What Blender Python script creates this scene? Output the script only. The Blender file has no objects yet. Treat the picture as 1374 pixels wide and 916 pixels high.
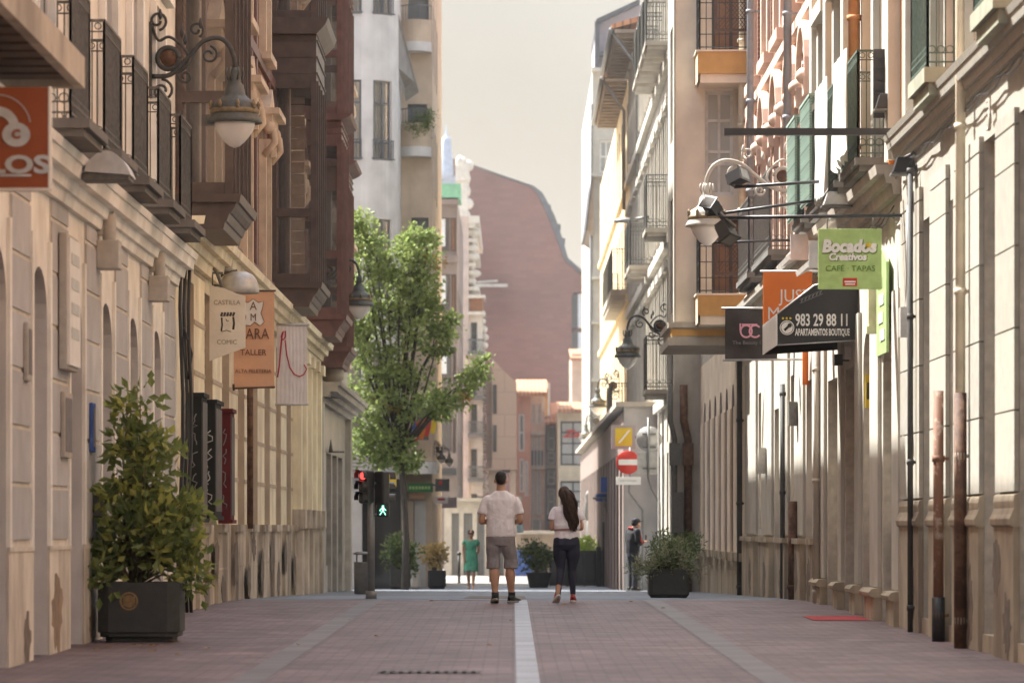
import bpy, math, random
from mathutils import Vector, Matrix, noise as mnoise
random.seed(7)
SC = bpy.context.scene
COL = SC.collection
F = 5152.0                      # focal length in photograph pixels, eye height below
EYE = 1.02
def xx(px, Y): return (px - 688.0) / F * Y
def zz(py, Y): return EYE - (py - 707.0) / F * Y
GP = [(-60,-.55),(0,-.252),(40,-.058),(46,-.030),(50,-.012),(53,-.008),(56,-.035),(60,-.085),(70,-.215),(107,-.70),(125,-.83),(150,-.88),(900,-.9)]
def gz(Y):
    for (a, za), (b, zb) in zip(GP, GP[1:]):
        if Y <= b: return za + (zb - za) * (Y - a) / (b - a)
    return GP[-1][1]
XL, XR = -4.05, 4.20            # the two street walls

# ---------------------------------------------------------------- materials
M = {}
def nodes_of(name):
    m = bpy.data.materials.new(name); m.use_nodes = True
    nt = m.node_tree; b = nt.nodes['Principled BSDF']
    return m, nt, b
def N(nt, t, **kw):
    n = nt.nodes.new(t)
    for k, v in kw.items():
        if k in n.inputs: n.inputs[k].default_value = v
        else: setattr(n, k, v)
    return n
def c4(c): return (c[0], c[1], c[2], 1.0)
def mixc(nt, fac, a, b, mode='MIX'):
    n = nt.nodes.new('ShaderNodeMix'); n.data_type = 'RGBA'; n.blend_type = mode
    for s, v in ((0, fac), (6, a), (7, b)):
        if hasattr(v, 'is_linked') or isinstance(v, bpy.types.NodeSocket): nt.links.new(v, n.inputs[s])
        else: n.inputs[s].default_value = v if s == 0 else c4(v)
    return n.outputs[2]
def pos(nt, scale=(1, 1, 1)):
    g = nt.nodes.new('ShaderNodeNewGeometry')
    mp = N(nt, 'ShaderNodeMapping'); mp.inputs['Scale'].default_value = scale
    nt.links.new(g.outputs['Position'], mp.inputs['Vector'])
    return mp.outputs[0]
def noise(nt, scale, detail=4, vec=None, rough=.55):
    n = N(nt, 'ShaderNodeTexNoise', Scale=scale, Detail=detail, Roughness=rough)
    if vec is not None: nt.links.new(vec, n.inputs['Vector'])
    return n.outputs[0]
def ramp(nt, fac, a=.35, b=.65):
    n = N(nt, 'ShaderNodeMapRange'); n.inputs[1].default_value = a; n.inputs[2].default_value = b
    nt.links.new(fac, n.inputs[0]); return n.outputs[0]
def bump(nt, b, h, strength, dist=.02):
    n = N(nt, 'ShaderNodeBump', Strength=strength, Distance=dist)
    nt.links.new(h, n.inputs['Height']); nt.links.new(n.outputs[0], b.inputs['Normal'])
def mk(name, col, rough=.8, var=.14, sc=3.0, bmp=.25, metal=0., spec=.3, stain=0., stcol=None, streak=True, isl=.05):
    m, nt, b = nodes_of(name); M[name] = m
    p = pos(nt)
    n1 = ramp(nt, noise(nt, sc, 6, p), .3, .7)
    lo = [c * (1 - var) for c in col]; hi = [min(1, c * (1 + var)) for c in col]
    cc = mixc(nt, n1, lo, hi)
    if stain:
        s = noise(nt, 1.0, 5, pos(nt, (1.6, .8, .32) if streak else (1.3, 1.3, 1.3)), .65)
        mul = N(nt, 'ShaderNodeMath', operation='MULTIPLY'); nt.links.new(ramp(nt, s, .44, .66), mul.inputs[0]); mul.inputs[1].default_value = stain
        cc = mixc(nt, mul.outputs[0], cc, stcol or [c * .45 for c in col])
    if isl:
        gi = nt.nodes.new('ShaderNodeNewGeometry'); mr = N(nt, 'ShaderNodeMapRange'); mr.inputs[3].default_value = 1 - isl; mr.inputs[4].default_value = 1 + isl * .6
        nt.links.new(gi.outputs['Random Per Island'], mr.inputs[0]); cv = nt.nodes.new('ShaderNodeCombineColor')
        for q in range(3): nt.links.new(mr.outputs[0], cv.inputs[q])
        cc = mixc(nt, 1.0, cc, cv.outputs[0], 'MULTIPLY')
    nt.links.new(cc, b.inputs['Base Color'])
    b.inputs['Roughness'].default_value = rough; b.inputs['Metallic'].default_value = metal
    b.inputs['Specular IOR Level'].default_value = spec
    if bmp: bump(nt, b, noise(nt, sc * 9, 3, p), bmp, .01)
    return m
def planar(nt):
    """world position laid out as (along the wall, up) for any axis-aligned wall"""
    g = nt.nodes.new('ShaderNodeNewGeometry'); s = nt.nodes.new('ShaderNodeSeparateXYZ'); c = nt.nodes.new('ShaderNodeCombineXYZ')
    a = N(nt, 'ShaderNodeMath', operation='ADD')
    nt.links.new(g.outputs['Position'], s.inputs[0])
    nt.links.new(s.outputs[0], a.inputs[0]); nt.links.new(s.outputs[1], a.inputs[1])
    nt.links.new(a.outputs[0], c.inputs[0]); nt.links.new(s.outputs[2], c.inputs[1])
    return c.outputs[0]
def mk_brick(name, c1, c2, mortar, bw=.26, bh=.075, ms=.012, rough=.9, vec='wall', off=.5, stain=.35, sc=1.2, bmp=.5, spec=.2):
    m, nt, b = nodes_of(name); M[name] = m
    v = planar(nt) if vec == 'wall' else pos(nt)
    t = nt.nodes.new('ShaderNodeTexBrick'); t.offset = off
    t.inputs['Color1'].default_value = c4(c1); t.inputs['Color2'].default_value = c4(c2); t.inputs['Mortar'].default_value = c4(mortar)
    t.inputs['Scale'].default_value = 1; t.inputs['Mortar Size'].default_value = ms; t.inputs['Brick Width'].default_value = bw; t.inputs['Row Height'].default_value = bh
    t.inputs['Bias'].default_value = -.1
    nt.links.new(v, t.inputs['Vector'])
    s = ramp(nt, noise(nt, sc, 6, pos(nt), .6), .35, .7)
    cc = mixc(nt, s, t.outputs['Color'], [1 - stain] * 3, 'MULTIPLY')
    k = N(nt, 'ShaderNodeMath', operation='MULTIPLY'); 
    mx = nt.nodes.new('ShaderNodeMix'); mx.data_type = 'RGBA'; mx.blend_type = 'MULTIPLY'
    nt.links.new(s, mx.inputs[0]); nt.links.new(t.outputs['Color'], mx.inputs[6]); mx.inputs[7].default_value = c4([1 - stain] * 3)
    nt.links.new(mx.outputs[2], b.inputs['Base Color'])
    b.inputs['Roughness'].default_value = rough; b.inputs['Specular IOR Level'].default_value = spec
    bump(nt, b, t.outputs['Fac'], -bmp if bmp else 0, .006)
    return m
def mk_leaf(name, c1, c2, trans=.35):
    m, nt, b = nodes_of(name); M[name] = m
    g = nt.nodes.new('ShaderNodeNewGeometry')
    cc = mixc(nt, g.outputs['Random Per Island'], c1, c2)
    n = ramp(nt, noise(nt, 1.6, 3, pos(nt)), .35, .7)
    cc = mixc(nt, n, cc, [(a + b_) * .62 for a, b_ in zip(c1, c2)])
    nt.links.new(cc, b.inputs['Base Color']); b.inputs['Roughness'].default_value = .5; b.inputs['Specular IOR Level'].default_value = .35
    tr = nt.nodes.new('ShaderNodeBsdfTranslucent'); nt.links.new(cc, tr.inputs[0])
    mx = nt.nodes.new('ShaderNodeMixShader'); mx.inputs[0].default_value = trans
    nt.links.new(b.outputs[0], mx.inputs[1]); nt.links.new(tr.outputs[0], mx.inputs[2])
    nt.links.new(mx.outputs[0], nt.nodes['Material Output'].inputs[0])
    return m
def mk_glass(name, col, clear=.0, rough=.08, var=.4):
    m, nt, b = nodes_of(name); M[name] = m
    n = ramp(nt, noise(nt, .9, 3, pos(nt, (1, 1, .5))), .35, .65)
    nt.links.new(mixc(nt, n, [c * (1 - var) for c in col], [c * (1 + var) for c in col]), b.inputs['Base Color'])
    b.inputs['Roughness'].default_value = rough; b.inputs['Specular IOR Level'].default_value = .6
    if clear:
        tr = nt.nodes.new('ShaderNodeBsdfTransparent'); mx = nt.nodes.new('ShaderNodeMixShader'); mx.inputs[0].default_value = clear
        nt.links.new(b.outputs[0], mx.inputs[1]); nt.links.new(tr.outputs[0], mx.inputs[2])
        nt.links.new(mx.outputs[0], nt.nodes['Material Output'].inputs[0])
    return m
def mk_emit(name, col, s):
    m, nt, b = nodes_of(name); M[name] = m
    b.inputs['Base Color'].default_value = c4([c * .4 for c in col]); b.inputs['Emission Color'].default_value = c4(col); b.inputs['Emission Strength'].default_value = s
    return m
def mk_folds(name, col, sc=14, depth=.4, axis='wall'):
    m, nt, b = nodes_of(name); M[name] = m
    w = N(nt, 'ShaderNodeTexWave', Scale=sc, Distortion=1.5, Detail=1.0); w.bands_direction = 'X'
    nt.links.new(planar(nt), w.inputs['Vector'])
    n = ramp(nt, noise(nt, 5, 3, pos(nt)), .3, .7)
    nt.links.new(mixc(nt, n, [c * .9 for c in col], [c * 1.05 for c in col]), b.inputs['Base Color'])
    b.inputs['Roughness'].default_value = .9; bump(nt, b, w.outputs[1], depth, .05)
    return m
def mk_rust(name, c1, c2, amt=.5, sc=6):
    m, nt, b = nodes_of(name); M[name] = m
    n = ramp(nt, noise(nt, sc, 6, pos(nt), .65), amt - .08, amt + .08)
    nt.links.new(mixc(nt, n, c1, c2), b.inputs['Base Color']); b.inputs['Roughness'].default_value = .75
    bump(nt, b, n, .4, .004)
    return m

# ---------------------------------------------------------------- mesh builder
def ident(u, v, w): return (u, v, w)
def side_map(x, sgn):           # street wall: u along the street, v up, w out into the street
    return lambda u, v, w: (x + sgn * w, u, v)
def front_map(y):               # wall that faces back down the street: u = x, w towards the near end
    return lambda u, v, w: (u, y - w, v)
LW, RW = side_map(XL, 1), side_map(XR, -1)
def wloc(o):
    v = Vector((0, 0, 0))
    while o is not None: v = v + o.location; o = o.parent
    return v
class MB:
    def __init__(s, T=None): s.v = []; s.f = []; s.m = []; s.T = T; s.mi = 0; s.sm = []; s.smooth = False
    def P(s, p):
        if s.T: p = s.T(*p)
        s.v.append((p[0], p[1], p[2])); return len(s.v) - 1
    def face(s, idx):
        s.f.append(tuple(idx)); s.m.append(s.mi); s.sm.append(s.smooth)
    def poly(s, pts): s.face([s.P(p) for p in pts]); return s
    def box(s, u0, u1, v0, v1, w0, w1):
        i = [s.P((u, v, w)) for w in (w0, w1) for v in (v0, v1) for u in (u0, u1)]
        for q in ((0,1,3,2),(4,6,7,5),(0,4,5,1),(2,3,7,6),(0,2,6,4),(1,5,7,3)): s.face([i[k] for k in q])
        return s
    def prism(s, pts, w0, w1, cap0=True, cap1=True):
        n = len(pts); a = [s.P((p[0], p[1], w0)) for p in pts]; b = [s.P((p[0], p[1], w1)) for p in pts]
        if cap0: s.face(a[::-1])
        if cap1: s.face(b)
        for k in range(n): s.face((a[k], a[(k + 1) % n], b[(k + 1) % n], b[k]))
        return s
    def sweep(s, pts2, u0, u1):  # profile in (v, w) drawn along u
        n = len(pts2); a = [s.P((u0, p[0], p[1])) for p in pts2]; b = [s.P((u1, p[0], p[1])) for p in pts2]
        s.face(a); s.face(b[::-1])
        for k in range(n): s.face((a[k], b[k], b[(k + 1) % n], a[(k + 1) % n]))
        return s
    def tube(s, pts, r, n=8, cap=True, sq=None):
        sm = s.smooth; s.smooth = n > 4
        P = [Vector(p) for p in pts]; R = r if isinstance(r, (list, tuple)) else [r] * len(P)
        rings = []; up = None
        for k, p in enumerate(P):
            d = (P[min(k + 1, len(P) - 1)] - P[max(k - 1, 0)])
            if d.length < 1e-9: d = Vector((0, 0, 1))
            d.normalize()
            if up is None:
                up = Vector((0, 0, 1)) if abs(d.z) < .9 else Vector((0, 1, 0))
            a = d.cross(up)
            if a.length < 1e-6: a = d.cross(Vector((1, 0, 0)))
            a.normalize(); up = a.cross(d).normalized(); b = up
            rr = R[k]; rx, ry = rr if isinstance(rr, (list, tuple)) else (rr, rr)
            rings.append([s.P(p + a * (rx * math.cos(2 * math.pi * (j + .5) / n)) + b * (ry * math.sin(2 * math.pi * (j + .5) / n))) for j in range(n)])
        for A, B in zip(rings, rings[1:]):
            for j in range(n): s.face((A[j], A[(j + 1) % n], B[(j + 1) % n], B[j]))
        if cap: s.face(rings[0][::-1]); s.face(rings[-1])
        s.smooth = sm; return s
    def lathe(s, prof, c=(0, 0, 0), n=20, sx=1, sy=1, axis='z'):
        sm = s.smooth; s.smooth = True; rings = []
        for r, z in prof:
            ring = []
            for j in range(n):
                a = 2 * math.pi * j / n; x, y = r * math.cos(a) * sx, r * math.sin(a) * sy
                p = (c[0] + x, c[1] + y, c[2] + z) if axis == 'z' else ((c[0] + x, c[1] + z, c[2] + y) if axis == 'y' else (c[0] + z, c[1] + x, c[2] + y))
                ring.append(s.P(p))
            rings.append(ring)
        for A, B in zip(rings, rings[1:]):
            for j in range(n): s.face((A[j], A[(j + 1) % n], B[(j + 1) % n], B[j]))
        s.face(rings[0][::-1]); s.face(rings[-1]); s.smooth = sm; return s
    def ball(s, c, rx, ry, rz, n=14, m=9):
        prof = [(max(.001, math.sin(math.pi * k / m)), -math.cos(math.pi * k / m)) for k in range(m + 1)]
        sm = s.smooth; s.smooth = True; rings = []
        for r, z in prof: rings.append([s.P((c[0] + rx * r * math.cos(2 * math.pi * j / n), c[1] + ry * r * math.sin(2 * math.pi * j / n), c[2] + rz * z)) for j in range(n)])
        for A, B in zip(rings, rings[1:]):
            for j in range(n): s.face((A[j], A[(j + 1) % n], B[(j + 1) % n], B[j]))
        s.face(rings[0][::-1]); s.face(rings[-1]); s.smooth = sm; return s
    def build(s, name, mats, parent=None, local=False, bevel=0., label=None, cat=None, group=None, kind=None):
        if not isinstance(mats, (list, tuple)): mats = [mats]
        mats = [M[m] if isinstance(m, str) else m for m in mats]
        off = Vector((0, 0, 0))
        if parent is not None: off = Vector((0, 0, 0)) if local else wloc(parent)
        elif kind is None:
            xs = [v[0] for v in s.v]; ys = [v[1] for v in s.v]
            off = Vector(((min(xs) + max(xs)) / 2, (min(ys) + max(ys)) / 2, min(v[2] for v in s.v)))
        me = bpy.data.meshes.new(name)
        me.from_pydata([(a - off.x, b - off.y, c - off.z) for a, b, c in s.v], [], s.f)
        for mt in mats: me.materials.append(mt)
        me.polygons.foreach_set('material_index', s.m); me.polygons.foreach_set('use_smooth', s.sm)
        me.update()
        o = bpy.data.objects.new(name, me); COL.objects.link(o)
        if parent is not None: o.parent = parent
        else: o.location = off
        if bevel:
            md = o.modifiers.new('edge', 'BEVEL'); md.width = bevel; md.segments = 2; md.limit_method = 'ANGLE'; md.angle_limit = .6
        tag(o, label, cat, group, kind)
        return o
def tag(o, label=None, cat=None, group=None, kind=None):
    if label: o['label'] = label
    if cat: o['category'] = cat
    if group: o['group'] = group
    if kind: o['kind'] = kind
    return o
def thing(name, label, cat, loc=(0, 0, 0), rz=0., group=None):
    o = bpy.data.objects.new(name, None); COL.objects.link(o); o.location = loc; o.rotation_euler = (0, 0, rz)
    o.empty_display_size = .2
    return tag(o, label, cat, group)
def copy_tree(o, loc=None, rz=None, label=None, parent=None, sc=None):
    c = o.copy(); COL.objects.link(c)
    if parent is not None: c.parent = parent
    if loc is not None: c.location = loc
    if rz is not None: c.rotation_euler = (0, 0, rz)
    if sc is not None: c.scale = sc
    if label: c['label'] = label
    for ch in list(o.children): copy_tree(ch, parent=c)
    return c
def text(name, s, size, loc, parent, mat, rz=0., ext=.004, align='CENTER', sx=1., bold=0., shear=0.):
    cu = bpy.data.curves.new(name, 'FONT'); cu.body = s; cu.size = size; cu.align_x = align; cu.align_y = 'CENTER'
    cu.extrude = ext; cu.offset = bold; cu.shear = shear; cu.resolution_u = 3
    tmp = bpy.data.objects.new(name, cu); COL.objects.link(tmp)
    me = bpy.data.meshes.new_from_object(tmp.evaluated_get(bpy.context.evaluated_depsgraph_get()))
    bpy.data.objects.remove(tmp); bpy.data.curves.remove(cu)
    me.name = name; me.materials.clear(); me.materials.append(M[mat])
    o = bpy.data.objects.new(name, me); COL.objects.link(o)
    o.rotation_euler = (math.pi / 2, 0, rz); o.scale = (sx, 1, 1)
    if parent is not None: o.parent = parent; o.location = Vector(loc) - wloc(parent)
    else: o.location = loc
    return o

# ---------------------------------------------------------------- facades
def wall_panel(mb, u0, u1, v0, v1, ops, depth, mi=0, rmi=None, ub=()):
    """a wall face with real openings (ua, ub, va, vb[, arch rise]) and reveals of the given depth"""
    rmi = mi if rmi is None else rmi
    ops = [tuple(o) + (0,) * (5 - len(o)) for o in ops if o[0] < u1 and o[1] > u0]
    us = sorted({round(x, 4) for x in [u0, u1] + [q for o in ops for q in o[:2]] + list(ub) if u0 <= x <= u1})
    vs = sorted({round(x, 4) for x in [v0, v1] + [q for o in ops for q in o[2:4]] if v0 <= x <= v1})
    mb.mi = mi
    for a, b in zip(us, us[1:]):
        for c, d in zip(vs, vs[1:]):
            um, vm = (a + b) / 2, (c + d) / 2
            if any(o[0] < um < o[1] and o[2] < vm < o[3] for o in ops): continue
            mb.poly([(a, c, 0), (b, c, 0), (b, d, 0), (a, d, 0)])
    for a, b, c, d, h in ops:
        n = 10; arc = [(b + (a - b) * (1 - math.cos(math.pi * k / n)) / 2, d - h + h * math.sin(math.pi * k / n)) for k in range(n + 1)] if h else [(b, d), (a, d)]
        mb.mi = mi
        if h:
            for k in range(n):
                p, q = arc[k], arc[k + 1]
                mb.poly([(p[0], p[1], 0), (p[0], d, 0), (q[0], d, 0), (q[0], q[1], 0)])
        mb.mi = rmi
        path = [(a, c), (b, c)] + arc
        for p, q in zip(path, path[1:] + path[:1]):
            mb.poly([(p[0], p[1], 0), (q[0], q[1], 0), (q[0], q[1], -depth), (p[0], p[1], -depth)])
    mb.mi = 0
def window(b, T, ua, ub_, va, vb, w, fm, gm, nu=2, nv=2, fw=.06, name='window', curtain=None, low=0, lmat=None, label=None, trans=None):
    f = MB(T); t = .05
    f.box(ua, ua + fw, va, vb, w, w + t); f.box(ub_ - fw, ub_, va, vb, w, w + t)
    f.box(ua + fw, ub_ - fw, va, va + fw, w, w + t); f.box(ua + fw, ub_ - fw, vb - fw, vb, w, w + t)
    for k in range(1, nu):
        u = ua + (ub_ - ua) * k / nu; f.box(u - fw * .4, u + fw * .4, va + fw, vb - fw, w + .004, w + t - .004)
    vv = [va + (vb - va) * k / nv for k in range(1, nv)] if trans is None else [va + (vb - va) * q for q in trans]
    for v in vv: f.box(ua + fw, ub_ - fw, v - fw * .4, v + fw * .4, w + .002, w + t - .002)
    if low: f.box(ua + fw, ub_ - fw, va + fw, va + fw + low, w + .006, w + t - .01)
    o = f.build(name, fm, b, label=label)
    g = MB(T); g.poly([(ua, va, w + .012), (ub_, va, w + .012), (ub_, vb, w + .012), (ua, vb, w + .012)])
    g.build('pane', gm, o)
    if curtain:
        c = MB(T); n = 18
        for side in (0, 1):
            a, e = (ua, ua + (ub_ - ua) * .36) if side == 0 else (ub_ - (ub_ - ua) * .36, ub_)
            pts = [(a + (e - a) * k / n, w - .10 + .03 * math.sin(k * 1.9)) for k in range(n + 1)]
            c.smooth = True
            for p, q in zip(pts, pts[1:]): c.poly([(p[0], va, p[1]), (q[0], va, q[1]), (q[0], vb, q[1]), (p[0], vb, p[1])])
        c.build('curtain', curtain, o)
    return o
def rail(mb, pts, z0, z1, sp=.12, r=.009, deco=True, mids=(.12,)):
    """wrought iron railing along a path of (u, w) points in the builder's map"""
    tot = 0
    for (ua, wa), (ub_, wb) in zip(pts, pts[1:]):
        L = math.hypot(ub_ - ua, wb - wa)
        if L < .02: continue
        for z, rr in [(z1, r * 2.0), (z0 + .05, r * 1.3)] + [(z0 + m * (z1 - z0), r) for m in mids] + [(z1 - .10, r)]:
            mb.tube([(ua, z, wa), (ub_, z, wb)], rr, 4)
        n = max(1, int(round(L / sp)))
        for k in range(n + 1):
            t = k / n; u, w = ua + (ub_ - ua) * t, wa + (wb - wa) * t
            mb.tube([(u, z0, w), (u, z1, w)], r * (1.7 if k in (0, n) else 1), 4)
            if deco and k < n:
                um, wm = ua + (ub_ - ua) * (k + .5) / n, wa + (wb - wa) * (k + .5) / n
                du, dw = (ub_ - ua) / L, (wb - wa) / L
                for zc, rad in ((z0 + .17, sp * .42), (z1 - .05, sp * .3)):
                    mb.tube([(um + du * rad * math.cos(a), zc + rad * math.sin(a), wm + dw * rad * math.cos(a)) for a in [2 * math.pi * q / 8 for q in range(9)]], r * .8, 4, cap=False)
def balcony(b, T, u0, u1, z0, z1, p, ztop, slabm, railm, sp=.12, deco=True, mould=True, name='balcony', rp=None):
    s = MB(T); s.box(u0, u1, z0 + (z1 - z0) * .45, z1, .003, p)
    s.box(u0 + .04, u1 - .04, z0, z0 + (z1 - z0) * .45, .003, p - .05)
    if mould:
        for q in (.12, .88):
            u = u0 + (u1 - u0) * q
            s.prism([(u - .05, z0), (u + .05, z0), (u + .05, z0 - .22), (u - .05, z0 - .22)], .003, .06)
            s.box(u - .05, u + .05, z0 - .10, z0, .06, p * .6)
    o = s.build(name, slabm, b)
    r = MB(T); e = .035; p = rp or p
    rail(r, [(u0 + e, .01), (u0 + e, p - e), (u1 - e, p - e), (u1 - e, .01)], z1, ztop, sp, deco=deco)
    r.build('railing', railm, o)
    return o
def cornice(b, T, u0, u1, prof, mat, name='cornice', bevel=0):
    c = MB(T); c.sweep(prof, u0, u1); return c.build(name, mat, b, bevel=bevel)
def steps(z0, ps, hs):          # a stepped cornice profile, (v, w) pairs
    pr = [(z0, .004)]; z = z0
    for p, h in zip(ps, hs): pr += [(z, p), (z + h, p + .02)]; z += h
    return pr + [(z, .004)]
# ---------------------------------------------------------------- palette
mk('cream_paint', (.88,.86,.80), stain=.35, stcol=(.40,.33,.25), sc=2)
mk('grey_panel', (.50,.495,.495), stain=.25, sc=2, isl=.10)
mk('joint_white', (.66,.61,.53), sc=4)
mk('reveal_brown', (.66,.645,.62), sc=2, stain=.2)
mk('plinth_cream', (.76,.70,.60), stain=.75, stcol=(.22,.17,.13), sc=2)
mk('upper_cream', (.80,.74,.64), sc=2, stain=.3)
mk('yellow_stone', (.90,.81,.60), stain=.35, stcol=(.36,.26,.16), sc=2)
mk('ochre_joint', (.54,.45,.34), sc=3, stain=.3)
mk('worn_stone', (.64,.57,.47), stain=.9, stcol=(.13,.10,.08), sc=3)
mk('carved_stone', (.72,.57,.41), sc=5, stain=.5, stcol=(.30,.21,.14))
mk('brown_wood', (.10,.072,.058), rough=.45, spec=.5, sc=5, var=.3, bmp=.15)
mk('oxblood_wood', (.165,.085,.068), rough=.5, spec=.45, sc=5, var=.25, stain=.35, stcol=(.30,.16,.12))
mk_brick('red_brick_left', (.30,.14,.10), (.36,.18,.12), (.36,.28,.22))
mk_brick('red_brick_right', (.33,.13,.085), (.40,.17,.11), (.40,.28,.20))
mk_brick('gable_brick', (.225,.088,.066), (.28,.115,.085), (.20,.105,.085), bw=1.0, bh=.30, ms=.02, sc=.13, stain=.36)
mk('marble_grey', (.46,.42,.36), rough=.3, spec=.5, sc=4, var=.25, stain=.4)
mk('white_render', (.66,.64,.61), sc=1.5, stain=.22, stcol=(.45,.42,.38))
mk('peach_render', (.60,.48,.36), sc=1.5, stain=.25)
mk('dusky_render', (.23,.175,.15), sc=1.5, stain=.3)
mk('pink_stone', (.60,.48,.41), sc=2, stain=.3)
mk('carved_white', (.70,.64,.54), sc=3, stain=.3)
mk_brick('rose_panel', (.52,.375,.295), (.56,.405,.32), (.44,.31,.25), bw=2.4, bh=1.1, ms=.03, sc=.3, stain=.15)
mk('salmon_render', (.62,.32,.22), sc=1.5, stain=.3)
mk('pale_pink', (.74,.56,.43), sc=1.5, stain=.25)
mk('lilac_grey', (.40,.33,.32), sc=1.5)
mk('sand_render', (.70,.58,.40), sc=1.5, stain=.2)
mk('peach_house', (.66,.47,.34), sc=1.5)
mk('yellow_render', (.70,.55,.32), sc=1.5)
mk('cream_right', (.50,.47,.405), sc=2, stain=.22, stcol=(.48,.40,.30))
mk('granite_pier', (.37,.35,.30), sc=9, var=.12, isl=.13, stain=.35, stcol=(.44,.37,.28))
mk('granite_grey', (.50,.455,.385), sc=8, var=.2, stain=.5, streak=True)
mk('worn_base', (.47,.395,.29), stain=.8, stcol=(.17,.13,.10), sc=3)
mk('shade_stone', (.52,.47,.40), sc=3, stain=.4)
mk('orange_render', (.66,.34,.13), sc=2, stain=.25)
mk('terracotta_paint', (.62,.36,.22), sc=2, stain=.25)
mk('balcony_ochre', (.62,.36,.12), sc=2.5, stain=.4, stcol=(.40,.20,.07))
mk('balcony_sunlit', (.72,.62,.44), sc=3)
mk('salmon_face', (.84,.73,.585), sc=1.5, stain=.12)
mk('pinkish_stone', (.68,.50,.40), sc=4, stain=.3)
mk('green_slab', (.33,.33,.25), sc=4, stain=.5)
mk('grey_slab', (.17,.16,.145), sc=4, stain=.4)
mk('stone_slab', (.48,.43,.36), sc=3, stain=.4)
mk('pale_blocks', (.48,.455,.43), sc=2, stain=.2)
mk('dark_shop', (.03,.028,.028), rough=.4, sc=2)
mk('iron', (.135,.13,.118), rough=.55, spec=.4, sc=20, var=.3)
mk('iron_light', (.15,.15,.14), rough=.6, sc=20, var=.3)
mk('iron_green', (.10,.135,.11), rough=.6, sc=20, var=.3)
mk('lamp_paint', (.085,.09,.082), rough=.5, spec=.45, sc=14, var=.3)
mk('lamp_gold', (.22,.165,.095), rough=.5, metal=.2, sc=20, var=.3)
mk('lamp_pale', (.46,.43,.38), rough=.5, sc=10)
mk('opal_glass', (.78,.75,.72), rough=.18, spec=.6, var=.04, bmp=0)
mk('grey_metal', (.22,.215,.205), rough=.45, metal=.3, sc=10)
mk('pale_metal', (.52,.51,.49), rough=.4, metal=.3, sc=10)
mk('black_metal', (.025,.025,.026), rough=.4, spec=.5, sc=12)
mk('white_paint', (.76,.73,.68), rough=.5, sc=5, stain=.2)
mk('cream_pipe', (.70,.62,.47), rough=.5, sc=6, stain=.2)
mk('blue_grey_pipe', (.30,.33,.36), rough=.5, sc=6)
mk_rust('rusty_pipe', (.20,.095,.055), (.50,.40,.32), .62, 7)
mk_rust('dark_rust', (.085,.042,.026), (.17,.09,.05), .52, 9)
mk_rust('orange_pipe', (.52,.25,.10), (.46,.21,.08), .5, 6)
mk('canopy_fascia', (.50,.44,.36), sc=5, stain=.7, stcol=(.20,.17,.14))
mk('canopy_slat', (.115,.085,.065), sc=6, var=.3)
mk('sign_orange', (.30,.075,.022), rough=.35, sc=3, var=.08, bmp=0)
mk('sign_orange_bright', (.80,.20,.035), rough=.5, sc=3, var=.06, bmp=0)
mk('sign_cream', (.76,.71,.62), sc=3, var=.06)
mk('sign_ink', (.10,.095,.085), sc=10, bmp=0)
mk('sign_ink_soft', (.33,.28,.22), sc=10, bmp=0)
mk('banner_tan', (.70,.42,.27), sc=2, var=.1)
mk('banner_brown', (.20,.105,.065), sc=4, bmp=0)
mk_folds('banner_white', (.78,.73,.71), 5, .15)
mk('banner_red', (.45,.03,.05), sc=4, bmp=0)
mk('sign_green', (.40,.56,.20), rough=.45, sc=7, var=.16, bmp=0)
mk('sign_white', (.80,.78,.74), rough=.5, sc=6, var=.05, bmp=0)
mk('sign_shadow', (.13,.22,.04), sc=8, bmp=0)
mk('sign_yellow', (.70,.50,.05), sc=6, var=.1, bmp=0)
mk('sign_red', (.55,.045,.03), rough=.4, sc=6, var=.08, bmp=0)
mk('sign_pink', (.75,.36,.44), rough=.6, sc=6, bmp=0)
mk('awning_black', (.045,.043,.043), rough=.75, sc=4, var=.15)
mk('flag_black', (.062,.055,.052), rough=.8, sc=4, var=.2)
mk('faint_grey', (.20,.19,.19), sc=8, bmp=0)
mk('case_black', (.018,.021,.019), rough=.7, spec=.2, sc=5)
mk('case_maroon', (.11,.018,.022), rough=.7, spec=.2, sc=5)
mk('case_glass', (.10,.09,.085), rough=.55, sc=6, var=.3)
mk('chalk', (.50,.50,.48), sc=9, bmp=0)
mk('planter_grey', (.048,.050,.046), rough=.55, sc=10, var=.2, stain=.3)
mk('planter_black', (.02,.02,.022), rough=.5, sc=10)
mk('planter_stone', (.50,.46,.40), sc=8, stain=.3)
mk('emblem_gold', (.26,.17,.075), rough=.5, sc=18, var=.3)
mk('soil', (.05,.035,.025), sc=20, var=.4)
mk('bark', (.06,.05,.04), sc=12, var=.35, bmp=.6)
mk('twig', (.12,.09,.05), sc=12, var=.3)
mk_leaf('leaf_tree', (.13,.195,.055), (.30,.345,.115), .5)
mk_leaf('leaf_tree_dry', (.30,.17,.05), (.36,.24,.08), .4)
mk_leaf('leaf_laurel', (.10,.15,.045), (.25,.29,.09), .38)
mk_leaf('leaf_laurel_light', (.34,.37,.09), (.44,.43,.12), .35)
mk_leaf('leaf_grey', (.14,.16,.085), (.30,.30,.18), .35)
mk_leaf('leaf_dark', (.05,.09,.035), (.12,.16,.055), .3)
mk_leaf('leaf_yellow', (.46,.33,.13), (.58,.44,.20), .3)
mk_leaf('leaf_bright', (.26,.38,.05), (.40,.50,.09), .4)
mk_glass('glass_dark', (.05,.05,.05))
mk_glass('glass_black', (.012,.013,.013), rough=.12)
mk_glass('glass_mid', (.16,.155,.145))
mk_glass('glass_pale', (.42,.41,.37), rough=.15, var=.2)
mk_glass('glass_blind', (.50,.46,.40), rough=.35, var=.12)
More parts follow.
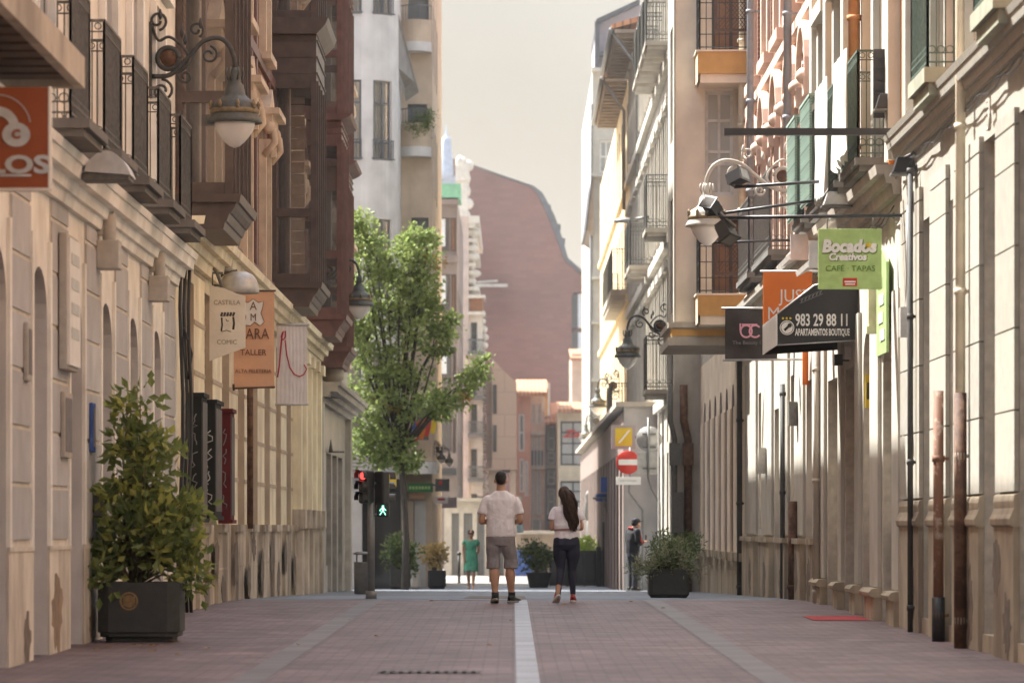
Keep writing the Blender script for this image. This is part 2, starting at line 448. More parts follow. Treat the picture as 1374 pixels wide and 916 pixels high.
mk_glass('glass_clear', (.20,.195,.18), clear=.66, rough=.04)
mk_folds('curtain_cream', (.66,.60,.50), 9, .5)
mk('frame_grey', (.16,.165,.17), rough=.5, sc=8)
mk('frame_black', (.03,.03,.032), rough=.5, sc=8)
mk('frame_white', (.72,.69,.63), rough=.5, sc=8)
mk('frame_brown', (.10,.06,.04), rough=.5, sc=8)
mk('shutter_white', (.72,.72,.72), sc=8)
mk('shutter_brown', (.30,.14,.07), sc=8)
mk_brick('shutter_green', (.27,.36,.30), (.30,.40,.33), (.15,.20,.17), bw=5, bh=.035, ms=.004, stain=.15)
mk('net_green', (.20,.42,.27), sc=5, var=.2)
mk('spire_slate', (.46,.52,.62), sc=3, var=.15)
mk('slate', (.085,.085,.095), rough=.6, sc=3, var=.25)
mk('eave_brown', (.30,.235,.18), sc=4, stain=.4)
mk('eave_grey', (.30,.285,.26), sc=4)
mk('roof_lilac', (.42,.37,.40), sc=2)
mk_brick('roof_tile', (.55,.25,.13), (.62,.33,.19), (.30,.14,.08), bw=.22, bh=.4, ms=.03, off=0, vec='pos')
mk('flag_red', (.55,.06,.04), sc=5); mk('flag_yellow', (.70,.50,.03), sc=5); mk('flag_blue', (.05,.10,.30), sc=5); mk('flag_orange', (.65,.20,.03), sc=5)
mk('cloth_white', (.78,.75,.70), sc=4, var=.06)
mk('skin', (.50,.285,.19), rough=.5, sc=12, var=.08, bmp=.05)
mk('skin_tan', (.42,.225,.145), rough=.5, sc=12, var=.08, bmp=.05)
mk('hair_dark', (.022,.015,.012), rough=.5, sc=30, var=.4, bmp=.5)
mk('hair_brown', (.055,.028,.018), rough=.45, sc=30, var=.5, bmp=.5)
mk_folds('tee_white', (.88,.83,.84), 3, .12)
mk_folds('tee_pale', (.90,.85,.88), 4, .15)
mk('shorts_grey', (.31,.285,.29), rough=.9, sc=10, var=.12)
mk('leggings_navy', (.03,.032,.055), rough=.75, sc=10, var=.2)
mk('shoe_dark', (.028,.027,.026), rough=.6, sc=12)
mk('shoe_red', (.42,.045,.055), rough=.6, sc=12)
mk('sole_white', (.72,.70,.67), sc=12); mk('sole_grey', (.30,.29,.27), sc=12)
mk('sock', (.03,.03,.03), sc=12)
mk('mask_blue', (.36,.55,.62), sc=12)
mk('belt_mauve', (.36,.20,.20), sc=12)
mk('dress_green', (.085,.30,.195), rough=.9, sc=6, var=.15)
mk('jacket_black', (.022,.021,.025), rough=.8, sc=9, var=.3)
mk('jacket_red', (.48,.05,.035), rough=.8, sc=9)
mk('jeans_dark', (.05,.05,.058), rough=.9, sc=9)
mk('phone_black', (.012,.012,.013), rough=.3)
mk('wall_grime', (.46,.37,.28), sc=3, stain=.6)
mk_emit('lens_red', (1.0,.06,.05), .75)
mk_emit('lens_green', (.25,1.0,.62), 1.3)
mk('lens_dead', (.10,.10,.095), rough=.3)
# paving: small red pavers, laid in rows across the street
def paving():
    m, nt, b = nodes_of('brick_paving'); M['brick_paving'] = m
    def bricks(w, h, c1, c2, mo, ms, bias=0):
        t = nt.nodes.new('ShaderNodeTexBrick'); t.offset = .5
        t.inputs['Color1'].default_value = c4(c1); t.inputs['Color2'].default_value = c4(c2); t.inputs['Mortar'].default_value = c4(mo)
        t.inputs['Scale'].default_value = 1; t.inputs['Mortar Size'].default_value = ms; t.inputs['Brick Width'].default_value = w; t.inputs['Row Height'].default_value = h; t.inputs['Bias'].default_value = bias
        nt.links.new(pos(nt), t.inputs['Vector']); return t
    t = bricks(.24, .12, (.138,.098,.098), (.242,.172,.168), (.100,.074,.074), .010)
    t2 = bricks(.72, .48, (.78,.76,.77), (1.10,1.06,1.06), (.90,.88,.88), .015)
    c = mixc(nt, 1.0, t.outputs['Color'], t2.outputs['Color'], 'MULTIPLY')
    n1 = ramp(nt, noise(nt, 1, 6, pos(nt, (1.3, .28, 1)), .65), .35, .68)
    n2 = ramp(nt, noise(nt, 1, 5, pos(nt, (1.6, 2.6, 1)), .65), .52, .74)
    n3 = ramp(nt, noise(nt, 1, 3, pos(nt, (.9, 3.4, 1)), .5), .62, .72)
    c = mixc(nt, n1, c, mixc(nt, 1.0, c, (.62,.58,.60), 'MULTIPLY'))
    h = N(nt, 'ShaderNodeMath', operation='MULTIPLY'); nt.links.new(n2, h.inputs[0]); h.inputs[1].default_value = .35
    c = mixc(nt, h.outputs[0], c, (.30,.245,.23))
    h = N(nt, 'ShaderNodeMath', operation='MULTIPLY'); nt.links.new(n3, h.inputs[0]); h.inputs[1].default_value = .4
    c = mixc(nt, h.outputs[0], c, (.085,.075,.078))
    vo = nt.nodes.new('ShaderNodeTexVoronoi'); vo.inputs['Scale'].default_value = 2.1; nt.links.new(pos(nt), vo.inputs['Vector'])
    c = mixc(nt, ramp(nt, vo.outputs['Distance'], .075, .055), c, (.060,.052,.052))
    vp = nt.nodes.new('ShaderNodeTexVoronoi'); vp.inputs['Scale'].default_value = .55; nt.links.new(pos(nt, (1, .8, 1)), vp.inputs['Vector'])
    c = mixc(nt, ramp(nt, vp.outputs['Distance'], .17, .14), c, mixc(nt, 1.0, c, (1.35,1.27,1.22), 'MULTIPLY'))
    nt.links.new(c, b.inputs['Base Color']); b.inputs['Roughness'].default_value = .6; b.inputs['Specular IOR Level'].default_value = .4
    bump(nt, b, t.outputs['Fac'], -.7, .012)
paving()
mk_brick('slab_pale', (.33,.36,.41), (.40,.43,.48), (.15,.155,.17), bw=.9, bh=1.15, ms=.03, vec='pos', off=0, stain=.25, spec=.4, rough=.5)
mk_brick('slab_grey', (.160,.148,.150), (.200,.188,.188), (.10,.095,.095), bw=.9, bh=.62, ms=.02, vec='pos', off=0, stain=.3, spec=.4, rough=.6)
mk_brick('granite_setts', (.125,.14,.165), (.155,.17,.20), (.08,.085,.10), bw=.6, bh=.4, ms=.015, vec='pos', stain=.3, spec=.4, rough=.55)
mk('crossing_pale', (.235,.275,.33), sc=2, stain=.4, streak=False)
mk('crossing_tan', (.17,.15,.14), sc=2)
mk('plaza_stone', (.20,.19,.17), sc=2, var=.1)
mk('red_carpet', (.34,.045,.045), sc=12, var=.2)
mk('far_ground', (.24,.22,.20), sc=.5)

mk('sign_pale_green', (.34,.46,.20), rough=.5, sc=7, var=.12, bmp=0)
mk('manhole_iron', (.07,.065,.062), rough=.6, metal=.3, sc=20)

mk('weathered_stone', (.60,.52,.41), sc=3, stain=1.0, stcol=(.15,.12,.095), isl=.2)

mk('bracket_iron', (.055,.056,.052), rough=.5, spec=.4, sc=20, var=.3)

mk_glass('glass_bright', (.72,.69,.62), rough=.2, var=.12)

mk('pipe_dark', (.075,.073,.07), rough=.6, sc=12, stain=.3)
mk('worn_plaster', (.34,.25,.175), sc=7, var=.3, stain=.5, streak=False)
mk('grime_patch', (.21,.17,.135), sc=7, var=.3, stain=.4, streak=False)
# ---------------------------------------------------------------- ground
def strip(name, x0, x1, y0, y1, dz, mat, xs=1):
    mb = MB(); ys = [y0]
    y = y0
    while y < y1: 
        y = min(y1, y + (1.0 if y < 75 else 6)); ys.append(y)
    for a, b in zip(ys, ys[1:]):
        mb.poly([(x0, a, gz(a) + dz), (x1, a, gz(a) + dz), (x1, b, gz(b) + dz), (x0, b, gz(b) + dz)])
    return mb.build(name, mat, kind='structure')
g = MB(); ys = [-60] + list(range(0, 110, 2)) + [115, 125, 150, 250, 900]
for a, b in zip(ys, ys[1:]): g.poly([(-400, a, gz(a) - .02), (400, a, gz(a) - .02), (400, b, gz(b) - .02), (-400, b, gz(b) - .02)])
g.build('ground', 'far_ground', kind='structure')
strip('street_paving', -4.3, 4.5, -10, 55.2, 0, 'brick_paving')
strip('center_strip', .02, .20, -10, 55.2, .004, 'slab_pale')
strip('drain_strip', -2.07, -1.83, -10, 55.2, .004, 'slab_grey')
strip('drain_strip', 1.83, 2.07, -10, 55.2, .004, 'slab_grey')
strip('cross_road', -30, 30, 55.2, 122, 0, 'granite_setts')
strip('crossing_band', -3.6, -.75, 57.5, 66, .004, 'crossing_pale')
strip('crossing_gap', -.75, .2, 57.5, 66, .004, 'crossing_tan')
strip('crossing_band', .2, 2.6, 57.5, 66, .004, 'crossing_pale')
strip('plaza', -60, 12, 122, 175, 0, 'plaza_stone')
strip('far_street', -8, 12, 175, 330, 0, 'granite_setts')
# the paved edge, one pale kerb line across the crest
strip('kerb_line', -1.2, 0, 55.2, 55.7, .012, 'slab_pale')

# ---------------------------------------------------------------- left side, first house (cream and grey stripes)
def house(name, label, x, y): return thing(name, label, 'building', (x, y, 0))
L1 = house('town_house', 'cream plastered house with grey panelled ground floor and row of narrow iron balconies', -4.05, 34)
ops = [(32.3 + 2.7 * k, 33.4 + 2.7 * k, -.6, 3.25, .42) for k in range(-10, 5)]
w = MB(LW); wall_panel(w, 3, 46.05, -1, 4.0, ops, .32, 0, 3)
for k in range(-10, 5):
    a, b = 33.4 + 2.7 * k, 32.3 + 2.7 * (k + 1)
    if k == 4: b = 46.0
    z = .92; w.mi = 2; w.box(a + .16, b - .16, .86, 3.9, .002, .008)
    w.mi = 1
    while z < 3.85:
        w.box(a + .19, b - .19, z, min(3.88, z + .43), .008, .022); z += .47
    w.mi = 0; w.box(a + .02, a + .14, .86, 3.5, .002, .03); w.box(b - .14, b - .02, .86, 3.5, .002, .03)
    w.mi = 4; w.box(a + .005, b - .005, -.8, .82, .003, .022); w.mi = 2; w.box(a + .003, b - .003, .821, .86, .003, .03)
w.build('ground_wall', ['cream_paint', 'grey_panel', 'joint_white', 'reveal_brown', 'plinth_cream'], L1)
for k in range(-2, 5):
    d = MB(LW); a = 32.3 + 2.7 * k
    d.box(a, a + 1.1, -.5, 3.3, -.40, -.33)
    for q in range(4): d.box(a + .12, a + .98, .0 + q * .7, .55 + q * .7, -.33, -.315)
    d.build('door', 'frame_brown', L1)
cornice(L1, LW, 3, 46.05, steps(3.9, [.06, .12, .22, .26], [.10, .10, .12, .07]), 'cream_paint')
up = [(32.35 + 2.66 * k, 33.4 + 2.66 * k, 4.42, 6.85) for k in range(-6, 5)] + [(32.35 + 2.66 * k, 33.4 + 2.66 * k, 8.2, 10.6) for k in range(-6, 5)]
w = MB(LW); wall_panel(w, 3, 46.05, 4.29, 15.2, up, .28, 0, 1)
for a, b, c, d in up:
    w.mi = 2
    w.box(a - .16, a - .01, c, d + .12, .003, .07); w.box(b + .01, b + .16, c, d + .12, .003, .07); w.box(a - .01, b + .01, d + .01, d + .12, .003, .07)
    w.box(a - .22, b + .22, d + .14, d + .24, .003, .16)
w.build('upper_wall', ['upper_cream', 'reveal_brown', 'cream_paint'], L1)
for a, b, c, d in up:
    if a > 26: window(L1, LW, a, b, c, d, -.26, 'frame_white', 'glass_mid', 2, 3, low=.7)
for k in range(0, 5):
    y = 32.2 + 2.66 * k
    balcony(L1, LW, y, y + 1.5, 4.30, 4.45, .50, 5.62, 'grey_slab', 'iron', sp=.10, mould=False, rp=.37)
    balcony(L1, LW, y, y + 1.5, 8.05, 8.2, .44, 9.37, 'grey_slab', 'iron', sp=.11, mould=False, deco=False)
e = MB(LW); e.sweep(steps(14.9, [.2, .45, .6], [.15, .12, .12]), 3, 46.05); e.build('roof_cornice', 'cream_paint', L1)
r = MB(); r.poly([(-4.05, 3, 15.3), (-4.05, 46.05, 15.3), (-14, 46.05, 17.5), (-14, 3, 17.5)]); r.build('roof', 'roof_tile', L1)
r = MB(); r.poly([(-4.1, 3, -1), (-14, 3, -1), (-14, 3, 17.5), (-4.1, 3, 15.2)]); r.poly([(-14, 3, -1), (-14, 46, -1), (-14, 46, 17.5), (-14, 3, 17.5)]); r.build('back_wall', 'upper_cream', L1)

# the slatted canopy and orange shop sign at the near left
cn = thing('shop_canopy', 'pale edged shop canopy with brown slatted underside at top left corner', 'canopy', (-4.0, 27, 4.4))
m = MB(); m.box(-3.40, -3.32, 14, 29.8, 4.42, 4.66); m.box(-4.04, -3.40, 29.72, 29.8, 4.42, 4.66); m.box(-4.04, -3.40, 14, 29.7, 4.56, 4.62); m.build('fascia', 'canopy_fascia', cn)
m = MB(); y = 14.1
while y < 29.6: m.box(-4.03, -3.405, y, y + .34, 4.47, 4.555); y += .46
m.build('slatted_soffit', 'canopy_slat', cn)
SY = 26.8
so = thing('hanging_sign', 'orange hanging shop sign with white ring emblem under the slatted canopy', 'sign', (-3.85, SY, 3.6))
x0, x1 = xx(-62, SY), xx(65, SY); z0, z1 = zz(252, SY), zz(117, SY)
x0 = -4.02
m = MB(); m.box(x0, x1, SY, SY + .08, z0, z1); m.build('sign_board', 'sign_orange', so)
m = MB(); m.box(x1, x1 + .015, SY - .01, SY + .09, z0 - .01, z1 + .005); m.box(x0, x1, SY - .01, SY + .09, z0 - .02, z0 - .002); m.build('sign_edge', 'sign_cream', so)
m = MB()
def ring(mb, cx, cz, y, ro, ri, a0=0, a1=360, n=28, th=.006, sx=1.0):
    for k in range(n):
        a, b = math.radians(a0 + (a1 - a0) * k / n), math.radians(a0 + (a1 - a0) * (k + 1) / n)
        p = [(cx + r_ * math.cos(t) * sx, y, cz + r_ * math.sin(t)) for r_, t in ((ro, a), (ro, b), (ri, b), (ri, a))]
        q = [(u, v - th, w_) for u, v, w_ in p]
        mb.poly(q); mb.poly([p[0], p[1], q[1], q[0]]); mb.poly([p[3], p[2], q[2], q[3]])
cx, cz = xx(-3, SY), zz(172, SY)
ring(m, cx, cz, SY - .005, .15, .085, -40, 200); m.build('ring_emblem', 'chalk', so); m = MB()
ring(m, cx, cz, SY - .005, .235, .228, 10, 110); m.build('swoosh', 'chalk', so); m = MB()
ring(m, xx(22, SY), zz(181, SY), SY - .007, .085, .002, 0, 360, sx=1.15); m.build('small_disc', 'chalk', so); m = MB()
m.box(xx(0, SY), xx(42, SY), SY - .01, SY - .002, zz(237, SY), zz(234, SY)); m.build('underline', 'chalk', so)
text('lettering', 'C', .085, (xx(22, SY), SY - .02, zz(181, SY)), so, 'sign_orange', bold=.004, ext=.002)
text('lettering', 'LOS', .17, (xx(25, SY), SY - .008, zz(222, SY)), so, 'chalk', sx=1.45, bold=.006)
# lamps and plates on the first house
def sconce(Y, label, s=1.0):
    o = thing('wall_sconce', label, 'wall lamp', (XL, Y, 0), 0, 'square shaded sconces on the striped house')
    m = MB(LW); zt = 3.92; m.lathe([(.05, 0), (.065, .02), (.065, .26), (.05, .30)], (Y, 3.78, .13), 14, axis='y'); m.box(Y - .05, Y + .05, 3.85, 3.95, .003, .08); m.build('stem', 'lamp_pale', o)
    m = MB(LW); m.prism([(Y - .13, 3.80), (Y + .13, 3.80), (Y + .15, 3.52), (Y - .15, 3.52)], .02, .24); m.build('shade', 'lamp_pale', o, bevel=.012)
sconce(37.3, 'square grey wall sconce nearest the white wall sign on the striped house')
sconce(42.6, 'square grey wall sconce above the laurel tree near the black cables')
sg = thing('wall_sign', 'tall pale projecting wall sign on grey panels of the striped house', 'sign', (XL, 34.3, 2))
m = MB(LW); m.box(34.0, 34.9, zz(496, 34.2), zz(314, 34.2), .03, .10); m.build('sign_box', 'lamp_pale', sg, bevel=.01)
m = MB(LW); m.box(34.03, 34.87, zz(490, 34.2), zz(320, 34.2), .101, .125); m.build('sign_face', 'sign_white', sg)
m = MB(LW)
for q in range(4): m.box(34.15, 34.75, 2.7 + q * .22, 2.80 + q * .22, .126, .13)
m.build('lettering', 'pale_metal', sg)
for (Y0, Y1, pa, pb, mt, nm, lb) in ((34.2, 34.8, 613, 525, 'planter_stone', 'wall_plaque', 'cream framed menu plaque with dark panel under the tall wall sign'), (36.5, 36.75, 606, 540, 'flag_blue', 'wall_plaque', 'narrow blue and white plaque on the striped house'), (36.9, 37.5, 735, 652, 'grey_metal', 'meter_box', 'grey metal meter box on the wall behind the laurel tree'), (31.6, 31.9, 510, 432, 'lamp_pale', 'wall_plaque', 'small pale plaque nearest the camera on the striped house')):
    t = thing(nm, lb, 'plaque' if nm != 'meter_box' else 'box', (XL, Y0, zz(pa, Y0)))
    m = MB(LW); m.box(Y0, Y1, zz(pa, Y0), zz(pb, Y0), .025, .06 if nm != 'meter_box' else .11); m.build('plate', mt, t, bevel=.006)
    m = MB(LW); w0 = .061 if nm != 'meter_box' else .111
    m.box(Y0 + .05, Y1 - .05, zz(pa, Y0) + .05, zz(pb, Y0) - .05, w0, w0 + .004); m.build('panel', 'faint_grey' if nm != 'meter_box' else 'pale_metal', t)

# ---------------------------------------------------------------- left side, second house (yellow stone below, brick and bay windows above)
L2 = house('town_house', 'yellow stone and red brick house with large dark wooden bay windows', -4.05, 66)
ops = [(47.4 + 3.05 * k, 48.75 + 3.05 * k, 1.06, 4.1) for k in range(0, 8)]
w = MB(LW); wall_panel(w, 46.1, 79.2, -1, 4.9, ops, .10, 0, 1)
w.mi = 1
for k in range(8):
    a, b = 48.75 + 3.05 * k, 47.4 + 3.05 * (k + 1)
    for q in range(5): w.box(a, min(b, 79.2), 1.68 + q * .64, 1.74 + q * .64, .002, .010)
for k in range(-1, 8):
    a, b = 48.75 + 3.05 * k, 47.4 + 3.05 * (k + 1)
    a = max(a, 46.1); w.mi = 2
    w.box(a - .03, min(b + .03, 79.2), -1, .95, .003, .08); w.box(a - .03, min(b + .03, 79.2), .95, 1.06, .003, .12)
    w.box(a - .035, min(b, 79.2) + .035, .44, .47, .08, .084)
w.build('ground_wall', ['yellow_stone', 'ochre_joint', 'weathered_stone'], L2)
for k in range(8):
    a = 47.4 + 3.05 * k
    s = MB(LW); s.box(a, a + 1.35, 1.06, 4.1, -.16, -.115)
    for q in range(14): s.box(a + .05, a + 1.3, 1.1 + q * .21, 1.28 + q * .21, -.115, -.10)
    s.build('shutter', 'ochre_joint', L2)
    s = MB(LW); s.box(a - .02, a + 1.37, -.8, .98, .004, .03); s.build('window_apron', 'weathered_stone', L2)
p = MB(LW)
for k in range(5):
    a = 70.6 + 1.85 * k; p.mi = 0; p.box(a, a + .5, 1.35, 4.3, .003, .16); p.mi = 1; p.box(a - .08, a + .58, 1.0, 1.35, .003, .24); p.box(a - .04, a + .54, -.8, 1.0, .003, .19); p.mi = 0; p.box(a - .07, a + .57, 4.1, 4.3, .003, .22)
p.build('pilasters', ['yellow_stone', 'worn_stone'], L2)
cornice(L2, LW, 46.1, 79.2, steps(4.3, [.08, .14, .24, .34], [.14, .10, .12, .10]), 'yellow_stone')
ups = []
for z in (5.0, 8.7, 12.4):
    for a in (50.8, 53.6, 57.0, 61.4, 70.2, 84.5, 87.5, 90.5): ups.append((a, a + 1.05, z, z + 2.45, .3))
w = MB(LW); wall_panel(w, 46.1, 93.6, 4.9, 15.6, ups, .28, 0, 1); w.build('brick_wall', ['red_brick_left', 'carved_stone'], L2)
for n, (a, b, c, d, h) in enumerate(ups):
    s = MB(LW)
    for u in (a - .20, b + .02): s.box(u, u + .18, c - .1, d - .25, .003, .12); s.box(u - .03, u + .21, d - .42, d - .25, .12, .2)
    s.box(a - .28, b + .28, d + .02, d + .14, .003, .22); s.box(a - .34, b + .34, d + .14, d + .24, .003, .34)
    s.prism([(a - .2, d + .24), (b + .2, d + .24), ((a + b) / 2, d + .62)], .003, .18)
    for u in (a - .2, b + .2): s.ball((u, d - .05, .17), .11, .13, .10, 10, 6); s.tube([(u, d - .5, .1), (u, d - .3, .26), (u, d - .12, .24), (u, d - .02, .10)], .06, 8)
    s.box(a - .25, b + .25, c - .22, c - .1, .003, .2)
    o = s.build('window_surround', 'carved_stone', L2)
    window(L2, LW, a, b, c, d, -.24, 'frame_brown', 'glass_mid', 2, 3)
s = MB(LW)
for z in (4.92, 8.35, 12.05, 15.3): s.box(46.1, 93.6, z, z + .18, .002, .06)
for u in (50.0, 52.6, 55.4, 58.9, 60.0, 63.2, 68.2, 72.2, 73.4, 79.4, 83.8): s.box(u, u + .26, 5.1, 8.35, .002, .05); s.box(u, u + .26, 8.55, 12.0, .002, .05); s.box(u, u + .26, 12.3, 15.3, .002, .05)
s.build('oxblood_bands', 'oxblood_wood', L2)
e = MB(LW); e.sweep(steps(15.3, [.2, .5, .7], [.15, .15, .12]), 46.1, 93.6); e.build('roof_cornice', 'oxblood_wood', L2)
r = MB(); r.poly([(-4.05, 46.1, 15.7), (-4.05, 93.6, 15.7), (-16, 93.6, 18), (-16, 46.1, 18)]); r.poly([(-4.05, 46.1, 15.2), (-16, 46.1, 15.2), (-16, 46.1, 18), (-4.05, 46.1, 15.7)]); r.build('roof', 'roof_tile', L2)
shade_block = MB(); shade_block.box(-15, -4.3, 75.5, 93.5, 15.7, 20.6); shade_block.build('attic', 'red_brick_left', L2)  # brick block added above the view, only to shade the arcade opposite
r = MB(); r.poly([(-4.05, 93.6, -1), (-16, 93.6, -1), (-16, 93.6, 18), (-4.05, 93.6, 15.6)]); r.build('end_wall', 'red_brick_left', L2)
def bay(y0, y1, p, zb, storeys, zt, woodm, lbl=None, ends=2, posts=.13, spand=1.05, curt='curtain_cream', corbel=True):
    """closed wooden bay window: corbelled foot, glazed sides with slim posts, solid spandrel and cornice at each storey"""
    b = MB(LW)
    if corbel:
        b.sweep([(zb - .06, p + .05), (zb - .06, .004), (zb - .38, .004), (zb - .38, p * .84), (zb - .29, p * .87), (zb - .28, p * .90), (zb - .19, p * .95), (zb - .18, p * .98), (zb - .11, p + .03)], y0 - .02, y1 + .02)
        b.sweep([(zb - .06, p + .09), (zb + .04, p + .11), (zb + .04, .004), (zb - .06, .004)], y0 - .08, y1 + .08)
    o = b.build('bay_window', woodm, L2)
    z = zb + .04; panes = []; fr = MB(LW); gl = MB(LW)
    for s in range(storeys):
        z1 = min(z + 3.38, zt); tr = z + .22 + 1.2
        # base rail, posts, transom, head
        for (za, zb_) in ((z, z + .14), (z + 1.10, z + 1.24), (z1 - .12, z1)):
            fr.box(y0 + .02, y1 - .02, za, zb_, p - .09, p); fr.box(y0, y0 + .09, za, zb_, .004, p - .092); fr.box(y1 - .09, y1, za, zb_, .004, p - .092)
        for u in [y0 - .012, y1 - posts + .012] + [y0 + (y1 - y0) * k / 4 - posts / 2 for k in (1, 2, 3)]:
            fr.box(u, u + posts, z + .001, z1 - .001, p - .088, p + .012)
            fr.box(u + posts * .35, u + posts * .65, z + .001, z1 - .001, p + .013, p + .04)
        for wq in (.006,): fr.box(y0 - .008, y0 + .07, z + .002, z1 - .002, wq, wq + .07); fr.box(y1 - .07, y1 + .008, z + .002, z1 - .002, wq, wq + .07)
        gl.poly([(y0 + .045, z, .01), (y0 + .045, z, p - .05), (y0 + .045, z1, p - .05), (y0 + .045, z1, .01)])
        gl.poly([(y1 - .045, z, .01), (y1 - .045, z, p - .05), (y1 - .045, z1, p - .05), (y1 - .045, z1, .01)])
        gl.poly([(y0, z, p - .045), (y1, z, p - .045), (y1, z1, p - .045), (y0, z1, p - .045)])
        z = z1
        if z < zt - .1 or s == storeys - 1:
            fr.box(y0 - .004, y1 + .004, z, z + spand, .004, p + .004)
            for q in range(3): fr.box(y0 - .02, y1 + .02, z + .12 + q * spand * .26, z + .14 + q * spand * .26, .004, p + .03)
            fr.sweep([(z + spand * .74, p + .02), (z + spand * .82, p + .10), (z + spand * .90, p + .17), (z + spand, p + .21), (z + spand, .004), (z + spand * .74, .004)], y0 - .15, y1 + .15)
            z += spand
    f = fr.build('bay_frame', woodm, o); gl.build('bay_glass', 'glass_clear', o)
    # floor and inner screen of curtains
    k = MB(LW); n = 26; k.smooth = True; cw = .12
    pts = [(y0 + .25 + (y1 - y0) * .28 * q / n, .06 + .03 * math.sin(q * 1.7) + p * .30 * (1 - q / n)) for q in range(n + 1)]
    for s_, t_ in zip(pts, pts[1:]): k.poly([(s_[0], zb + .2, s_[1]), (t_[0], zb + .2, t_[1]), (t_[0], zt - .3, t_[1]), (s_[0], zt - .3, s_[1])])
    k.build('curtain', curt, o)
    return o
B1 = bay(46.15, 48.9, .68, 4.98, 2, 11.8, 'brown_wood')
B2 = bay(64.6, 67.4, .74, 5.10, 2, 11.9, 'brown_wood')
B3 = bay(74.4, 77.0, .73, 5.10, 3, 14.9, 'oxblood_wood', spand=.5)
B4 = bay(80.3, 83.0, .58, 4.75, 3, 14.9, 'oxblood_wood', spand=.5)
# painted brick wall and a figure seen through the bay glass
q = MB(LW)
for z in range(20): q.box(67.0, 67.03, 5.2 + z * .2, 5.38 + z * .2, .10, .42)
q.build('inner_screen', 'carved_stone', L2)
# grey marble shop front at the end of the left row
SF = house('shop_building', 'grey marble shop front with tall black doors beside the traffic light', -4.05, 86)
ops = [(81.0, 81.7, .9, 2.55), (83.4, 85.6, -.7, 2.65), (86.2, 88.4, -.7, 2.65), (89.0, 91.2, -.7, 2.65)]
w = MB(LW); wall_panel(w, 79.3, 93.6, -1.2, 3.75, ops, .25, 0, 0); 
w.box(79.3, 80.0, -1, 3.6, .003, .14); w.box(92.7, 93.6, -1, 3.6, .003, .14); w.box(80.0, 82.8, -1, .2, .003, .06)
w.build('marble_wall', 'marble_grey', SF)
w = MB(LW); w.poly([(93.6, -1.2, 0), (93.6, 4.9, 0), (93.6, 4.9, -9), (93.6, -1.2, -9)]); w.build('end_wall', 'marble_grey', SF)
for k in range(3):
    a = 83.4 + 2.8 * k; d = MB(LW); d.box(a, a + 2.2, -.7, 2.65, -.22, -.16)
    for u in (a, a + 1.07, a + 2.12): d.box(u, u + .08, -.7, 2.65, -.16, -.10)
    d.build('door', 'glass_black', SF)
d = MB(LW); d.box(81.0, 81.7, .9, 2.55, -.2, -.1); d.build('display_window', 'glass_dark', SF)
cornice(SF, LW, 79.25, 93.9, steps(3.62, [.12, .26, .42, .5], [.10, .10, .12, .08]), 'stone_slab')
w = MB(LW); w.box(79.2, 93.6, 4.02, 4.92, -.3, .02); w.build('attic_band', 'stone_slab', SF)
fg = MB(LW)
fg.lathe([(.02, 0), (.22, .05), (.26, .2), (.18, .42), (.20, .55), (.12, .62), (.10, .70), (.14, .78), (.15, .90), (.08, 1.0), (.005, 1.04)], (81.6, 4.08, .22), 16, axis='y')
fg.build('stone_urn', 'stone_slab', SF)
for (Yr, pr, x0, x1, lb) in ((84.0, 606, 420, 462, 'thin black iron rod with small peg above the black shop doors'), (80.0, 533, 421, 458, 'thin black iron rod under the bay window corbel')):
    m = MB(); Z = zz(pr, Yr); m.tube([(XL + .02, Yr, Z), (xx(x1, Yr), Yr, Z)], .018, 6); m.lathe([(.05, 0), (.03, .12), (.01, .26)], (xx((x0 + x1) / 2 + 3, Yr), Yr, Z + .01), 8)
    m.build('sign_bracket', 'iron', label=lb, cat='bracket')
m = MB(LW)
for a, b in ((45.92, .03), (46.0, .07), (46.02, .12)):
    pts = [(a + .03 * math.sin(z * 2.1 + b * 40), z * .52, .06 + b + .02 * math.sin(z * 1.3 + a)) for z in range(0, 9)]
    m.tube(pts, .022, 6)
m.tube([(45.9, 3.4, .12), (46.1, 3.1, .2), (46.0, 2.8, .16), (45.8, 3.0, .14), (45.95, 3.3, .10)], .015, 5)
m.build('cable_bundle', 'black_metal', label='bundle of black cables running up the corner of the striped house', cat='cables')
m = MB(LW); m.tube([(57.9, 1.0, .09), (57.9, 4.3, .09)], .05, 8); m.build('drain_pipe', 'dark_rust', label='slim brown drainpipe behind the cream tower sign', cat='drainpipe')

for X0_, X1_, Ya_, Yb_, lb in ((-1.05, -.25, 29.6, 29.95, 'dark drain grate across the near paving left of the pale centre strip'),):
    o = thing('drain_cover', lb, 'drain cover', (X0_, Ya_, gz(Ya_))); m = MB()
    m.poly([(X0_, Ya_, gz(Ya_) + .005), (X1_, Ya_, gz(Ya_) + .005), (X1_, Yb_, gz(Yb_) + .005), (X0_, Yb_, gz(Yb_) + .005)]); m.build('frame', 'manhole_iron', o)
    m = MB(); n = int((X1_ - X0_) / .07)
    for k in range(n): a = X0_ + .03 + k * .07; m.box(a, a + .03, Ya_ + .03, Yb_ - .03, gz(Ya_) + .006, gz(Yb_) + .014)
    m.build('grating', 'manhole_iron', o)

